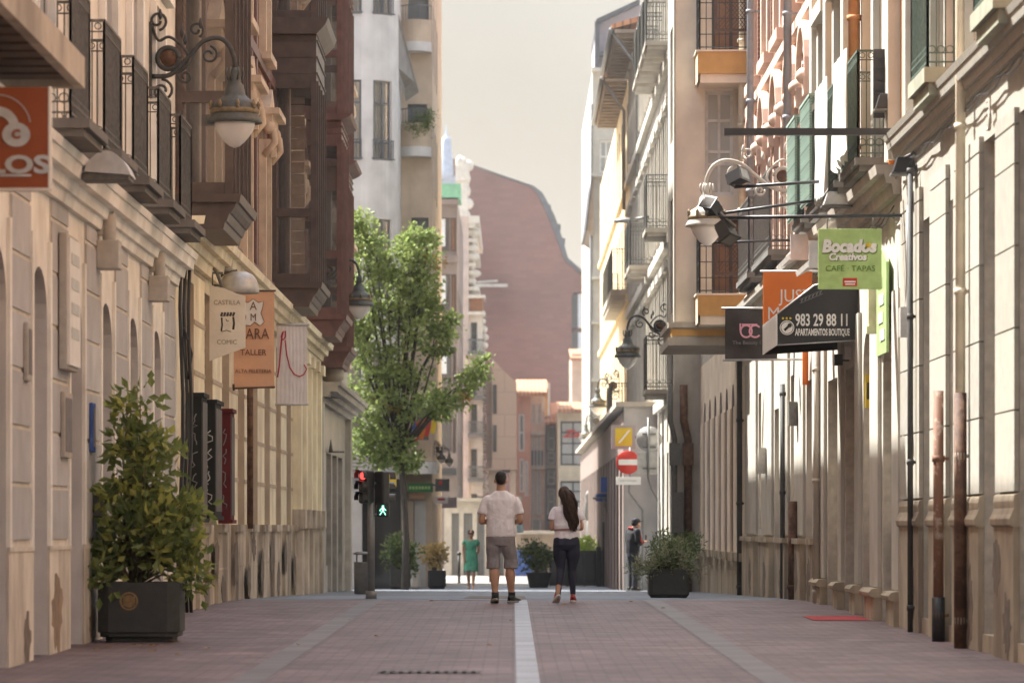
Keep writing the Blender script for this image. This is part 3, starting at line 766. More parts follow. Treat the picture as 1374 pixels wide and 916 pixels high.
def patch(b, T, u0, u1, v0, v1, w, mat, seed):
    """an irregular flaked or stained patch with its own outline"""
    r = random.Random(seed); n = 22; uc, vc = (u0 + u1) / 2, (v0 + v1) / 2; m = MB(T); pts = []
    for k in range(n):
        a = 2 * math.pi * k / n; q = r.uniform(.62, 1.05); pts.append((uc + (u1 - u0) / 2 * q * math.cos(a), vc + (v1 - v0) / 2 * q * math.sin(a)))
    m.prism(pts, w, w + .003, cap0=False); return m.build('worn_patch', mat, b)
patch(L1, LW, 33.5, 34.4, -.12, .66, .0225, 'worn_plaster', 1); patch(L1, LW, 31.6, 32.1, -.2, .35, .0225, 'grime_patch', 2); patch(L1, LW, 36.5, 37.2, -.1, .3, .0225, 'worn_plaster', 3)
for k, (a, z0_, z1_) in enumerate(((49.3, -.1, .55), (51.0, .3, .9), (52.2, -.1, .4), (54.6, .1, .92), (57.3, -.1, .5), (58.4, .5, .93), (60.4, -.1, .75), (62.9, .2, .92), (64.6, -.2, .5), (66.6, .1, .9), (69.3, -.2, .6))):
    patch(L2, LW, a, a + .95, z0_, z1_, .0845, 'grime_patch', 10 + k)
# ---------------------------------------------------------------- street lamps
def street_lamp(name, label, base, rz, reach=.95, light=False):
    o = thing(name, label, 'street lamp', base, rz, 'ornate bracket lamps along the street')
    b = MB(); R = reach
    b.box(0.0, .03, -.06, .06, -.42, .42)
    arm = [(.03, 0, -.18), (R * .25, 0, -.16), (R * .45, 0, .02), (R * .62, 0, .20), (R * .80, 0, .25), (R * .93, 0, .17), (R, 0, .0), (R, 0, -.12)]
    def smooth(p, n=4):
        out = []
        for i in range(len(p) - 1):
            p0, p1, p2, p3 = [Vector(p[max(0, min(len(p) - 1, i + d))]) for d in (-1, 0, 1, 2)]
            for k in range(n):
                t = k / n; out.append(.5 * ((2 * p1) + (-p0 + p2) * t + (2 * p0 - 5 * p1 + 4 * p2 - p3) * t * t + (-p0 + 3 * p1 - 3 * p2 + p3) * t ** 3))
        out.append(Vector(p[-1])); return out
    b.tube(smooth(arm), .028, 8)
    b.tube(smooth([(.03, 0, .38), (.10, 0, .22), (.22, 0, .26), (.36, 0, .16), (.44, 0, .02), (.38, 0, -.10), (.26, 0, -.15)]), .018, 6)
    def spiral(cx, cz, r0, a0, turns, sgn=1, n=18, rr=.016):
        b.tube([(cx + r0 * (1 - .7 * k / n) * math.cos(a0 + sgn * 2 * math.pi * turns * k / n), 0, cz + r0 * (1 - .7 * k / n) * math.sin(a0 + sgn * 2 * math.pi * turns * k / n)) for k in range(n + 1)], rr, 6)
    spiral(.14, -.34, .13, 1.6, 1.3, -1); spiral(.09, .44, .11, -1.4, 1.2, 1); spiral(R * .55, .34, .09, -1.2, 1.2, 1); spiral(R * .70, .06, .10, 1.4, 1.2, -1); spiral(R * .42, -.18, .08, 3.0, 1.2, 1)
    for p in ((.12, .50), (R * .38, .30), (R * .60, .40), (.40, .22)): b.lathe([(.008, -.05), (.028, 0), (.008, .07)], (p[0], 0, p[1]), 8)
    br = b.build('bracket', 'lamp_pale' if light else 'bracket_iron', o, local=True)
    b = MB(); b.tube([(.21 + .12 * math.cos(a), 0, .02 + .12 * math.sin(a)) for a in [2 * math.pi * k / 20 for k in range(21)]], .03, 8); b.build('ring', 'lamp_pale' if light else 'bracket_iron', br, local=True)
    b = MB(); b.lathe([(.09, -.012), (.09, .012)], (.21, 0, .02), 20, axis='y'); b.build('medallion', 'dark_rust', br, local=True)
    h = MB(); h.lathe([(.03, -.08), (.055, -.12), (.05, -.16), (.075, -.2), (.065, -.24), (.10, -.28), (.12, -.38), (.15, -.42), (.22, -.46), (.255, -.52), (.26, -.60), (.30, -.66), (.31, -.70), (.29, -.705), (.24, -.69), (.05, -.66)], (R, 0, 0), 28)
    for k in range(6):
        a = math.pi * k / 3; h.tube([(R + .07 * math.cos(a), .07 * math.sin(a), -.22), (R + .10 * math.cos(a), .10 * math.sin(a), -.15), (R + .085 * math.cos(a), .085 * math.sin(a), -.08)], .012, 5)
    hd = h.build('hood', 'lamp_pale' if light else 'lamp_paint', o, local=True)
    c = MB(); c.lathe([(.262, -.60), (.275, -.59), (.275, -.555), (.262, -.545)], (R, 0, 0), 28)
    for k in range(8):
        a = 2 * math.pi * (k + .25) / 8; x, y = R + .265 * math.cos(a), .265 * math.sin(a)
        c.lathe([(.022, 0), (.016, .03), (.026, .055), (.006, .10)], (x, y, -.552), 8)
    c.build('crown', 'lamp_gold', hd, local=True)
    gbl = MB(); gbl.lathe([(.23, -.69), (.225, -.73), (.205, -.785), (.165, -.85), (.115, -.91), (.06, -.955), (.02, -.972), (.004, -.975)], (R, 0, 0), 28); gbl.build('globe', 'opal_glass', o, local=True)
    return o
street_lamp('street_lamp', 'ornate crowned bracket lamp nearest the camera on the left, before the dark bay window', (XL, 42.8, 6.22), 0)
street_lamp('street_lamp', 'ornate crowned bracket lamp beside the tree crown at the oxblood bay window', (XL, 79.2, zz(428, 79.2) + .97), 0, .88)
for X0, Y, py, R_, lb in ((-2.37, 116, 622, .47, 'small bracket lamp with white globe left of the blue grey lamp'), (-2.37, 119, 626, .85, 'small blue grey bracket lamp just right of the white globe lamp'), (-1.5, 203, 645, .60, 'small distant bracket lamp above the head of the man')):
    q = street_lamp('street_lamp', lb, (X0, Y, zz(py, Y) + .46), 0, R_); q.scale = (.47, .47, .47)
# right side lamps
street_lamp('street_lamp', 'large ornate bracket lamp among black spotlights at upper right', (XR - .12, 55.0, zz(262, 55) + .25), math.pi, 1.30, light=True)  # this lamp's paler paint stands in for sunlight on dark metal
street_lamp('street_lamp', 'ornate bracket lamp with brown hood beside the lit cream facade', (3.58, 88, zz(495, 88) + .97), math.pi, .95)
street_lamp('street_lamp', 'bracket lamp with brown hood below the green balcony', (3.55, 128, zz(557, 128) + .97), math.pi, .72)
street_lamp('street_lamp', 'farthest bracket lamp before the big black gridded window', (3.58, 155, zz(598, 155) + .97), math.pi, .62)

# ---------------------------------------------------------------- hanging signs on the left
cs = thing('hanging_sign', 'cream slanted shop sign with small castle drawing on the yellow stone house', 'sign', (-3.8, 50.6, 3.2))
Y = 50.6; X = lambda p: xx(p, Y); Z = lambda p: zz(p, Y)
m = MB(); m.T = lambda u, v, w: (u, Y + w, v); m.prism([(X(281), Z(484)), (X(329), Z(466)), (X(329), Z(397)), (X(318), Z(394)), (X(299), Z(386)), (X(281), Z(383))], 0, .045); m.build('sign_board', 'sign_cream', cs)
text('lettering', 'CASTILLA', .086, (X(304.5), Y - .002, Z(406)), cs, 'sign_ink_soft', sx=.95)
text('lettering', 'COMIC', .082, (X(304.5), Y - .002, Z(459)), cs, 'sign_ink_soft', sx=1.0)
m = MB()
def stroke(mb, pts, r, y): mb.tube([(p[0], y, p[1]) for p in pts], [(r, .004)] * len(pts), 6)
sc = lambda a: [(X(p), Z(q)) for p, q in a]
stroke(m, sc([(297.5, 426), (298.2, 436), (297, 444)]), .012, Y - .003); stroke(m, sc([(313, 425), (314, 434), (313, 442)]), .016, Y - .003)
stroke(m, sc([(297, 445), (304, 443), (310, 445)]), .008, Y - .003); stroke(m, sc([(303, 428), (305, 431), (307, 430)]), .012, Y - .003)
for k in range(5): stroke(m, sc([(296.5 + k * 4, 424), (298.5 + k * 4, 419)]), .016, Y - .003)
stroke(m, sc([(296, 424), (315, 422)]), .010, Y - .003); m.build('castle_drawing', 'sign_ink', cs)
m = MB(); m.tube([(X(253), Y + .02, Z(366)), (X(299), Y + .02, Z(366))], .014, 6); m.tube([(X(278), Y + .02, Z(352)), (X(290), Y + .02, Z(364)), (X(299), Y + .02, Z(388))], .022, 6); m.tube([(X(285), Y + .02, Z(383)), (X(285), Y + .02, Z(366))], .01, 5); m.build('bracket', 'iron', cs)
def dome_light(name, label, Y, X0, Zc, r=.26, rz=0):
    o = thing(name, label, 'floodlight', (X0, Y, Zc), rz)
    d = MB(); d.lathe([(.02, .24), (.10, .235), (.18, .20), (.24, .13), (.27, .03), (.28, -.05), (.26, -.06), (.22, -.03), (.02, -.01)], (.32, 0, 0), 20, sy=.8); d.build('shade', 'pale_metal', o, local=True)
    d = MB(); d.tube([(0, 0, .12), (.12, 0, .22), (.30, 0, .25)], .022, 6); d.box(-.01, .05, -.06, .06, .04, .2); d.build('arm', 'iron', o, local=True)
    d = MB(); d.lathe([(.05, .24), (.075, .27), (.075, .42), (.05, .45)], (.16, 0, 0), 12); d.build('housing', 'lamp_pale', o, local=True)
    return o
dome_light('dome_floodlight', 'pale dome shaped floodlight over the cream castle sign', 52.0, XL + .02, zz(388, 52), .26)
dl = thing('dome_floodlight', 'pale half dome floodlight hanging below the nearest iron balconies', 'floodlight', (XL, 34.2, zz(240, 34.2)))
d = MB(); n = 14
pr = [(xx(112, 34) + (xx(175, 34) - xx(112, 34)) * k / n, zz(230, 34) + .20 * math.sin(math.pi * k / n) ** .7 - .03 * k / n) for k in range(n + 1)]
d.T = lambda u, v, w: (u, 34.0 + w, v); d.prism(pr, 0, .5); d.build('shade', 'pale_metal', dl)
d = MB(); d.box(xx(100, 34), xx(172, 34), 34.03, 34.47, zz(240, 34), zz(231.5, 34)); d.box(XL, xx(110, 34), 34.15, 34.3, zz(228, 34), zz(212, 34)); d.build('lamp_tray', 'iron', dl)
# tan fur workshop banner
bt = thing('shop_banner', 'tan fabric shop banner with white hide emblem and brown lettering', 'banner', (-3.8, 55.4, 3.2))
Y2 = 55.4; X2 = lambda p: xx(p, Y2); Z2 = lambda p: zz(p, Y2)
def cloth(x0, x1, z0, z1, y, amp=.02, ph=0., nx=16, nz=10, sag=0.):
    mb = MB(); mb.smooth = True; g_ = []
    for j in range(nz + 1):
        row = []
        for i in range(nx + 1):
            a, b = i / nx, j / nz
            row.append(mb.P((x0 + (x1 - x0) * a, y + amp * math.sin(a * 7 + ph + b * 2) * (1 - .5 * b) + amp * .6 * math.sin(b * 5 + a * 3), z0 + (z1 - z0) * b - sag * math.sin(math.pi * a) * (1 - b))))
        g_.append(row)
    for j in range(nz):
        for i in range(nx): mb.face((g_[j][i], g_[j][i + 1], g_[j + 1][i + 1], g_[j + 1][i]))
    return mb
cloth(X2(313.5), X2(368), Z2(521), Z2(390), Y2, .008).build('cloth', 'banner_tan', bt)
m = MB(); m.tube([(X2(311), Y2, Z2(390)), (X2(370), Y2, Z2(390))], .014, 6); m.build('rod', 'frame_brown', bt); m = MB(); m.tube([(X2(312), Y2, Z2(521)), (X2(369), Y2, Z2(519))], .014, 6); m.box(X2(312), X2(315), Y2 - .02, Y2 + .02, Z2(524), Z2(515)); m.build('rod', 'frame_brown', bt)
hide = [(327, 404), (333, 406), (340, 401), (347, 406), (354, 404), (352, 415), (350, 420), (355, 432), (349, 437), (342, 432), (336, 437), (328, 436), (330, 425), (327, 415)]
m = MB(); m.T = lambda u, v, w: (u, Y2 - .02 + w, v); m.prism([(X2(p), Z2(q)) for p, q in hide], 0, .006); em = m.build('hide_emblem', 'sign_white', bt)
m = MB(); stroke(m, [(X2(p), Z2(q)) for p, q in hide + hide[:1]], .009, Y2 - .022); m.build('outline', 'banner_brown', em)
text('lettering', 'A', .17, (X2(340), Y2 - .024, Z2(411)), bt, 'banner_brown', sx=.9); text('lettering', 'M', .15, (X2(340), Y2 - .024, Z2(426)), bt, 'banner_brown', sx=.8)
text('lettering', 'JARA', .22, (X2(343.5), Y2 - .022, Z2(448.5)), bt, 'banner_brown', sx=.8)
text('lettering', 'TALLER', .115, (X2(340), Y2 - .022, Z2(473)), bt, 'banner_brown', sx=.98)
text('lettering', 'ALTA PELETERIA', .075, (X2(340), Y2 - .022, Z2(498)), bt, 'banner_brown', sx=.95)
# white banner with a red line figure
bw = thing('shop_banner', 'white hanging banner with a flowing red line drawing under the second bay window', 'banner', (-3.7, 65.5, 3.0))
Y3 = 64.2; X3 = lambda p: xx(p, Y3); Z3 = lambda p: zz(p, Y3)
cloth(X3(371.5), X3(412), Z3(542), Z3(436), Y3, .008, 1).build('cloth', 'banner_white', bw)
m = MB(); m.tube([(X3(368), Y3, Z3(435.5)), (X3(415), Y3, Z3(435.5))], .022, 6); m.build('rod', 'pale_metal', bw); m = MB(); m.tube([(X3(369), Y3, Z3(542.5)), (X3(414), Y3, Z3(542.5))], .018, 6); m.build('rod', 'pale_metal', bw)
m = MB()
cur = [(372.5, 506), (375, 490), (376.5, 470), (378, 455), (380, 445), (383, 444), (383, 452), (380, 456), (377.5, 452), (379, 446)]
stroke(m, [(X3(p), Z3(q)) for p, q in cur], .013, Y3 - .016)
cur = [(382.5, 456), (385, 477), (389, 493), (395, 502), (402, 505), (408, 502), (411.5, 495), (408, 489)]
stroke(m, [(X3(p), Z3(q)) for p, q in cur], .011, Y3 - .016); m.build('line_drawing', 'banner_red', bw)
# display cases
def case(y0, y1, px0, px1, pt, pb, mt, lbl, scr):
    o = thing('display_case', lbl, 'display case', (XL, y0, 1.1), 0, 'narrow wall display cases on the yellow stone house')
    z0, z1 = zz(pb, y0), zz(pt, y0); d = .25
    m = MB(LW); m.box(y0, y1, z0, z1, .085, d); m.box(y0 - .03, y1 + .03, z1, z1 + .05, .085, d + .03); m.box(y0 - .03, y1 + .03, z0 - .05, z0, .085, d + .03); m.build('cabinet', mt, o)
    m = MB(LW); m.box(y0 + .06, y1 - .06, z0 + .06, z1 - .06, d, d + .012); m.build('glass_front', 'case_glass', o)
    m = MB(); r = random.Random(int(y0 * 10)); x = XL + .17; z = z0 + .15; pts = []
    while z < z1 - .1:
        pts.append((x + r.uniform(-.05, .05) * scr, y0 - .004, z)); z += r.uniform(.015, .055)
    for i in range(0, len(pts) - 6, 7): m.tube(pts[i:i + 6], .008, 5)
    m.build('scrawl', 'chalk' if scr > .8 else 'faint_grey', o)
case(46.9, 47.7, 240, 265, 532, 695, 'case_black', 'black wall display case nearest the laurel tree, with faint grey scrawl', .75)
case(49.0, 50.1, 272, 284, 541, 692, 'case_black', 'black wall display case with white scrawl between the other two', 1.0)
case(51.7, 52.4, 297, 307, 553, 697, 'case_maroon', 'maroon wall display case, farthest of the three', .6)

# ---------------------------------------------------------------- plants
def leaf(mb, c, d, n, L, W):
    """one leaf: two faces folded along the midrib"""
    s = d.cross(n)
    if s.length < 1e-4: s = Vector((1, 0, 0))
    s.normalize(); up = s.cross(d).normalized()
    a, e = c, c + d * L; mid = c + d * L * .45
    i = [mb.P(p) for p in (a, mid + s * W + up * W * .3, e - up * L * .1, mid - s * W + up * W * .3)]
    mb.face((i[0], i[1], i[2])); mb.face((i[0], i[2], i[3]))
def rdir(r): 
    while True:
        v = Vector((r.uniform(-1, 1), r.uniform(-1, 1), r.uniform(-1, 1)))
        if .05 < v.length < 1: return v.normalized()
def clump(mb, r, c, rad, n, L, W, up=.2):
    for _ in range(n):
        d = rdir(r); p = c + Vector((d.x * rad[0], d.y * rad[1], d.z * rad[2])) * (r.random() ** .5)
        dd = (d * .8 + rdir(r) * .7 + Vector((0, 0, up))).normalized()
        leaf(mb, p, dd, rdir(r), L * r.uniform(.7, 1.25), W * r.uniform(.8, 1.2))
# laurel in the near planter
pl = thing('planter_box', 'dark grey chamfered planter box with round gold emblem at left', 'planter', (-3.6, 36.9, gz(36.9)))
x0, x1, y0, y1, zb, zt = xx(121, 36.5) + .06, xx(240, 36.5), 36.5, 37.3, gz(36.9), zz(781, 36.5)
def octo(x0, x1, y0, y1, c): return [(x0 + c, y0), (x1 - c, y0), (x1, y0 + c), (x1, y1 - c), (x1 - c, y1), (x0 + c, y1), (x0, y1 - c), (x0, y0 + c)]
m = MB()
def shell(m, rings):
    idx = [[m.P((p[0], p[1], z)) for p in octo(x0 + i, x1 - i, y0 + i, y1 - i, c)] for z, i, c in rings]
    for A, B in zip(idx, idx[1:]):
        for j in range(8): m.face((A[j], A[(j + 1) % 8], B[(j + 1) % 8], B[j]))
    m.face(idx[-1]); m.face(idx[0][::-1])
shell(m, [(zb, .07, .07), (zb + .045, .07, .07), (zb + .05, .02, .10), (zb + .09, .02, .10), (zb + .095, .0, .11), (zt, .0, .11), (zt, .05, .09), (zt - .08, .05, .09)])
m.build('box', 'planter_grey', pl, bevel=.006)
m = MB(); cx, cz = xx(173, 36.5), zz(806, 36.5)
ring(m, cx, cz, 36.499, .088, .070, n=24); ring(m, cx, cz, 36.499, .06, .002, n=24, th=.004)
for k in range(9):
    a = math.pi * (k + .5) / 9; m.box(cx + .05 * math.cos(a) - .006, cx + .05 * math.cos(a) + .006, 36.49, 36.497, cz - .045, cz + .045)
m.build('emblem', 'emblem_gold', pl)
m = MB(); m.box(x0 + .06, x1 - .06, y0 + .06, y1 - .06, zt - .12, zt - .06); m.build('soil', 'soil', pl)
def shrub(name, label, cat, base, lobes, n, L, W, leafm, stems=8, seed=3, extra=None, split=.25, group=None, stemm='twig', up=.25):
    """bush: stems fan out of the base to every clump; lobes are (centre, radii) inside which the leaf clumps sit"""
    r = random.Random(seed); o = thing(name, label, cat, base, 0, group); b = Vector(base)
    lv = MB(); lv2 = MB(); st = MB()
    tot = sum(a[1][0] * a[1][1] * a[1][2] for a in lobes)
    for c, rad in lobes:
        k = max(3, int(n * (rad[0] * rad[1] * rad[2]) / tot))
        for _ in range(k):
            d = rdir(r) * (r.random() ** .33); p = Vector(c) + Vector((d.x * rad[0], d.y * rad[1], d.z * rad[2]))
            s = r.uniform(.10, .2) * (.6 + L * 5)
            clump(lv2 if extra and r.random() < split else lv, r, p, (s, s, s * .9), r.randint(12, 22), L, W, up)
            if r.random() < stems / max(1, n) * 3:
                q = b.lerp(p, .5) + Vector((0, 0, .12)); st.tube([b + Vector((r.uniform(-.05, .05), r.uniform(-.05, .05), 0)), q, p], [.014, .010, .004], 5)
    lv.build('foliage', leafm, o)
    if extra: lv2.build('bright_foliage', extra, o)
    if st.v: st.build('stems', stemm, o)
    return o
A = lambda px, py, Y, dy=0: (xx(px, Y), Y + dy, zz(py, Y))
k = 1 / 141.
lob = [(A(180, 560, 36.9), (.22, .2, .28)), (A(165, 600, 36.9), (.2, .25, .22)), (A(205, 620, 36.9), (.28, .28, .26)), (A(160, 665, 36.9), (.26, .3, .26)), (A(218, 680, 36.9), (.28, .32, .28)), (A(190, 720, 36.9), (.40, .35, .30)), (A(150, 755, 36.9), (.22, .3, .18)), (A(235, 735, 36.9), (.25, .3, .28)), (A(247, 768, 36.9), (.17, .25, .16)), (A(244, 690, 36.9), (.14, .15, .16)), (A(140, 770, 36.6), (.12, .2, .10))]
shrub('laurel_bush', 'tall glossy green laurel bush growing in the grey planter at left', 'bush', A(182, 785, 36.9), lob, 140, .125, .036, 'leaf_laurel', 34, 5, 'leaf_laurel_light', .26)
# planting at right
pr_ = thing('planter_box', 'low dark planter tub overflowing with grey green shrubs at right', 'planter', (2.5, 60.4, gz(60)))
m = MB(); x0, x1, y0, y1 = xx(871, 60), xx(925, 60), 60, 60.8; zb, zt = gz(60.4), zz(764, 60)
shell(m, [(zb, .05, .05), (zb + .06, .0, .06), (zt, 0, .06), (zt, .04, .05), (zt - .08, .04, .05)]); m.build('box', 'planter_grey', pr_)
m = MB(); m.box(x0 + .05, x1 - .05, y0 + .05, y1 - .05, zt - .12, zt - .06); m.build('soil', 'soil', pr_)
shrub('bushy_shrub', 'grey green bushy shrub spilling over the low tub at right', 'bush', A(895, 772, 60.4), [(A(880, 758, 60.2), (.34, .35, .2)), (A(862, 762, 60.2), (.22, .25, .16)), (A(905, 750, 60.2), (.3, .35, .2)), (A(925, 760, 60.3), (.2, .3, .2)), (A(900, 735, 60.4), (.25, .3, .15))], 110, .085, .012, 'leaf_grey', 20, 8, 'leaf_dark', .35)
shrub('bushy_shrub', 'dark green conifer like shrub behind the grey green one at right', 'bush', A(905, 760, 61.4), [(A(905, 735, 61.3), (.36, .3, .24)), (A(925, 730, 61.3), (.2, .25, .16)), (A(890, 728, 61.3), (.2, .25, .12))], 80, .07, .010, 'leaf_dark', 14, 9)
# far left planters
def tub(label, px0, px1, pt, pb, Y, mt, dep=.6):
    o = thing('planter_box', label, 'planter', (xx((px0 + px1) / 2, Y), Y, gz(Y))); global x0, x1, y0, y1
    x0, x1, y0, y1 = xx(px0, Y), xx(px1, Y), Y, Y + dep; zb, zt = gz(Y), zz(pt, Y); m = MB()
    shell(m, [(zb, .06, .05), (zb + .08, .0, .05), (zt, 0, .05), (zt, .05, .04), (zt - .08, .05, .04)]); m.build('box', mt, o)
    m = MB(); m.box(x0 + .06, x1 - .06, y0 + .06, y1 - .06, zt - .12, zt - .05); m.build('soil', 'soil', o)
    return o
tub('dark grey planter box under the dark green bush, far left of street', 522, 550, 763, 787, 103, 'planter_grey')
tub('pale stone planter box beside the dark grey one', 551, 564, 765, 786, 104.2, 'planter_stone')
tub('black planter box with dried yellow flowers', 574, 598, 765, 785, 107, 'planter_black')
shrub('bushy_shrub', 'dark green bush in the dark grey box past the traffic light', 'bush', A(538, 770, 103.3), [(A(538, 745, 103.3), (.42, .4, .42)), (A(530, 735, 103.3), (.25, .3, .3)), (A(548, 738, 103.3), (.25, .3, .3)), (A(545, 760, 103.3), (.35, .3, .2))], 70, .13, .03, 'leaf_dark', 14, 12, 'leaf_laurel', .3)
shrub('dried_flowers', 'dried yellow hydrangea bush in the black planter box', 'plant', A(583, 768, 107.3), [(A(575, 742, 107.3), (.2, .25, .2)), (A(590, 743, 107.3), (.2, .25, .22)), (A(583, 755, 107.3), (.22, .25, .14)), (A(582, 736, 107.3), (.2, .2, .14))], 44, .10, .04, 'leaf_yellow', 18, 14)
tb = thing('plant_tub', 'round grey tub holding the dark bush in mid street', 'planter', (xx(722, 112), 112, gz(112)))
m = MB(); m.lathe([(.26, 0), (.29, .05), (.36, .38), (.38, .40), (.38, .44), (.33, .44), (.31, .38)], (xx(723, 112), 112, gz(112)), 20); m.build('tub', 'planter_grey', tb)
shrub('bushy_shrub', 'rounded dark green bush in the round tub between the two walkers', 'bush', A(722, 768, 112), [(A(718, 748, 112), (.42, .4, .42)), (A(728, 752, 112), (.3, .35, .4)), (A(714, 738, 112), (.25, .3, .25))], 75, .12, .03, 'leaf_dark', 12, 17, 'leaf_laurel', .25)

# ---------------------------------------------------------------- the street tree
def street_tree():
    r = random.Random(21); Y = 100.; o = thing('street_tree', 'leafy green street tree leaning over the street from the left', 'tree', (xx(540, Y), Y, gz(Y)))
    P = lambda px, py, dy=0.: Vector(A(px, py, Y, dy))
    lobes = [(487, 318, 22, 34), (505, 345, 34, 38), (540, 345, 34, 30), (565, 352, 24, 24), (482, 300, 12, 18), (553, 318, 14, 12), (520, 395, 55, 36), (566, 385, 20, 20), (490, 440, 30, 50), (545, 445, 46, 30), (590, 448, 22, 13), (560, 410, 30, 22), (500, 495, 44, 34), (545, 500, 30, 22), (555, 540, 58, 20), (600, 540, 28, 20), (622, 512, 24, 17), (644, 492, 13, 14), (500, 555, 42, 32), (485, 590, 26, 20), (520, 590, 34, 18), (515, 606, 22, 10), (604, 430, 10, 7), (585, 470, 16, 8), (535, 610, 26, 16), (505, 618, 20, 10), (552, 622, 12, 9), (575, 318, 8, 8), (470, 420, 12, 40)]
    tr = MB()
    base = Vector((xx(543, Y), Y, gz(Y) - .1)); fork = P(536, 600)
    tr.tube([base, P(545, 720), P(541, 650), fork], [.11, .09, .08, .075], 10)
    lv = MB(); dry = MB()
    for px, py, rx, ry in lobes:
        c = P(px, py); rx *= 1.12 * Y / F; ry *= 1.06 * Y / F; rd = max(.35, min(1.1, (rx + ry) * .55))
        mid = fork.lerp(c, .55) + Vector((r.uniform(-.2, .2), r.uniform(-.3, .3), .15))
        tr.tube([fork - Vector((0, 0, r.uniform(0, .4))), mid, c + Vector((0, r.uniform(-.3, .3), 0))], [.05, .03, .012], 6)
        k = int(7 + 48 * rx * ry)
        for _ in range(k):
            d = rdir(r); q = r.random() ** .4
            p = c + Vector((d.x * rx * q, d.y * rd * q, d.z * ry * q))
            if r.random() < .35: tr.tube([mid.lerp(c, .7), p], [.012, .004], 4, cap=False)
            s = r.uniform(.12, .34)
            clump(dry if r.random() < .018 else lv, r, p, (s, s, s * .7), r.randint(18, 34), r.uniform(.11, .17), r.uniform(.034, .05), -.1)
    tr.build('trunk', 'bark', o); lv.build('crown', 'leaf_tree', o); dry.build('dry_leaves', 'leaf_tree_dry', o)
street_tree()

# ---------------------------------------------------------------- traffic light, bin
Y = 58.; tl = thing('traffic_light', 'grey pole traffic light showing red and a green walking figure', 'traffic light', (xx(498, Y), Y, gz(Y)))
m = MB(); xp = xx(498, Y); m.tube([(xp, Y, gz(Y)), (xp, Y, gz(Y) + .12)], .085, 14); m.tube([(xp, Y, gz(Y) + .1), (xp, Y, zz(655, Y))], .056, 14); m.build('pole', 'grey_metal', tl)
def sig(cx, cz, yw, h, nl, on, onm, w=.22, hood=.14, name='signal_head'):
    b = MB(); b.box(-w / 2, w / 2, -.10, .06, -h / 2, h / 2); o = b.build(name, 'black_metal', tl, local=True, bevel=.03)
    o.location = Vector((cx, Y, cz)) - tl.location; o.rotation_euler = (0, 0, yw)
    for k in range(nl):
        z = h / 2 - h * (k + .5) / nl
        l = MB(); l.lathe([(.058, 0), (.055, -.012), (.04, -.024), (.002, -.028)], (0, -.101, z), 18, axis='y'); l.build('lens', onm if k == on else 'lens_dead', o, local=True)
        v = MB(); v.smooth = True
        for q in range(12):
            a0, a1 = math.radians(-20 + 220 * q / 12), math.radians(-20 + 220 * (q + 1) / 12); R_ = .097
            v.poly([(R_ * math.cos(a0), -.10, z + R_ * math.sin(a0)), (R_ * math.cos(a1), -.10, z + R_ * math.sin(a1)), (R_ * math.cos(a1), -.10 - hood * (1.1 if 3 < q < 8 else .8), z + R_ * math.sin(a1)), (R_ * math.cos(a0), -.10 - hood * (1.1 if 3 < q < 8 else .8), z + R_ * math.sin(a0))])
        v.build('visor', 'black_metal', o, local=True)
    return o
sig(xx(493, Y), zz(653, Y), -.7, .50, 3, 0, 'lens_red', .2, .12)
bk = sig(xx(511, Y), zz(655, Y), 2.4, .52, 3, 5, 'lens_dead', .2, .16)
ped = MB(); ped.box(-.095, .095, -.05, .07, -.11, .11); po = ped.build('walk_signal', 'black_metal', tl, local=True, bevel=.02); po.location = Vector((xx(514, Y), Y, zz(683.5, Y))) - tl.location
f = MB(); y = -.054
f.lathe([(.018, -.003), (.018, .003)], (0, y, .066), 10, axis='y')
for a in ([(0, .045), (0, -.01)], [(0, .035), (-.04, .0), (-.045, -.02)], [(0, .035), (.035, .0), (.045, -.01)], [(0, -.01), (-.025, -.045), (-.045, -.078)], [(0, -.01), (.02, -.045), (.04, -.078)]):
    f.tube([(p[0], y, p[1]) for p in a], [(.016, .005)] * len(a), 6)
f.build('walking_figure', 'lens_green', po, local=True)
m = MB(); m.tube([(xp, Y, zz(648, Y)), (xx(512, Y), Y, zz(648, Y))], .02, 6); m.tube([(xp, Y, zz(690, Y)), (xx(510, Y), Y, zz(690, Y))], .02, 6); m.tube([(xp, Y, zz(645, Y)), (xx(490, Y), Y, zz(640, Y))], .02, 6); m.build('arms', 'grey_metal', tl)
Y = 74.; tbn = thing('litter_bin', 'grey metal litter bin with raised lid behind the traffic light', 'litter bin', (xx(486, Y), Y, gz(Y)))
m = MB(); zb = gz(Y); m.lathe([(.13, 0), (.155, .02), (.16, .60), (.165, .62), (.15, .62), (.15, .5)], (xx(486, Y), Y, zb), 18); m.build('bin_body', 'grey_metal', tbn)
m = MB(); m.lathe([(.005, .82), (.12, .815), (.17, .79), (.17, .76), (.14, .76)], (xx(486, Y), Y, zb), 18); m.box(xx(486, Y) - .12, xx(486, Y) - .09, Y - .02, Y + .02, zb + .6, zb + .78); m.box(xx(486, Y) + .09, xx(486, Y) + .12, Y - .02, Y + .02, zb + .6, zb + .78); m.build('lid', 'grey_metal', tbn)

fl = MB(); r = random.Random(77)
for k in range(26):
    q = r.random(); X_, Y_ = ((-3.3 + r.gauss(0, .6), 36 + r.gauss(0, 1.6)) if q < .5 else ((-3 + r.random() * 5, 33 + r.random() * 21)))
    if X_ < -3.85: continue
    leaf(fl, Vector((X_, Y_, gz(Y_) + .012)), Vector((r.uniform(-1, 1), r.uniform(-1, 1), .1)).normalized(), Vector((0, 0, 1)), .085, .028)
fl.build('fallen_leaves', 'leaf_tree_dry', kind='stuff')
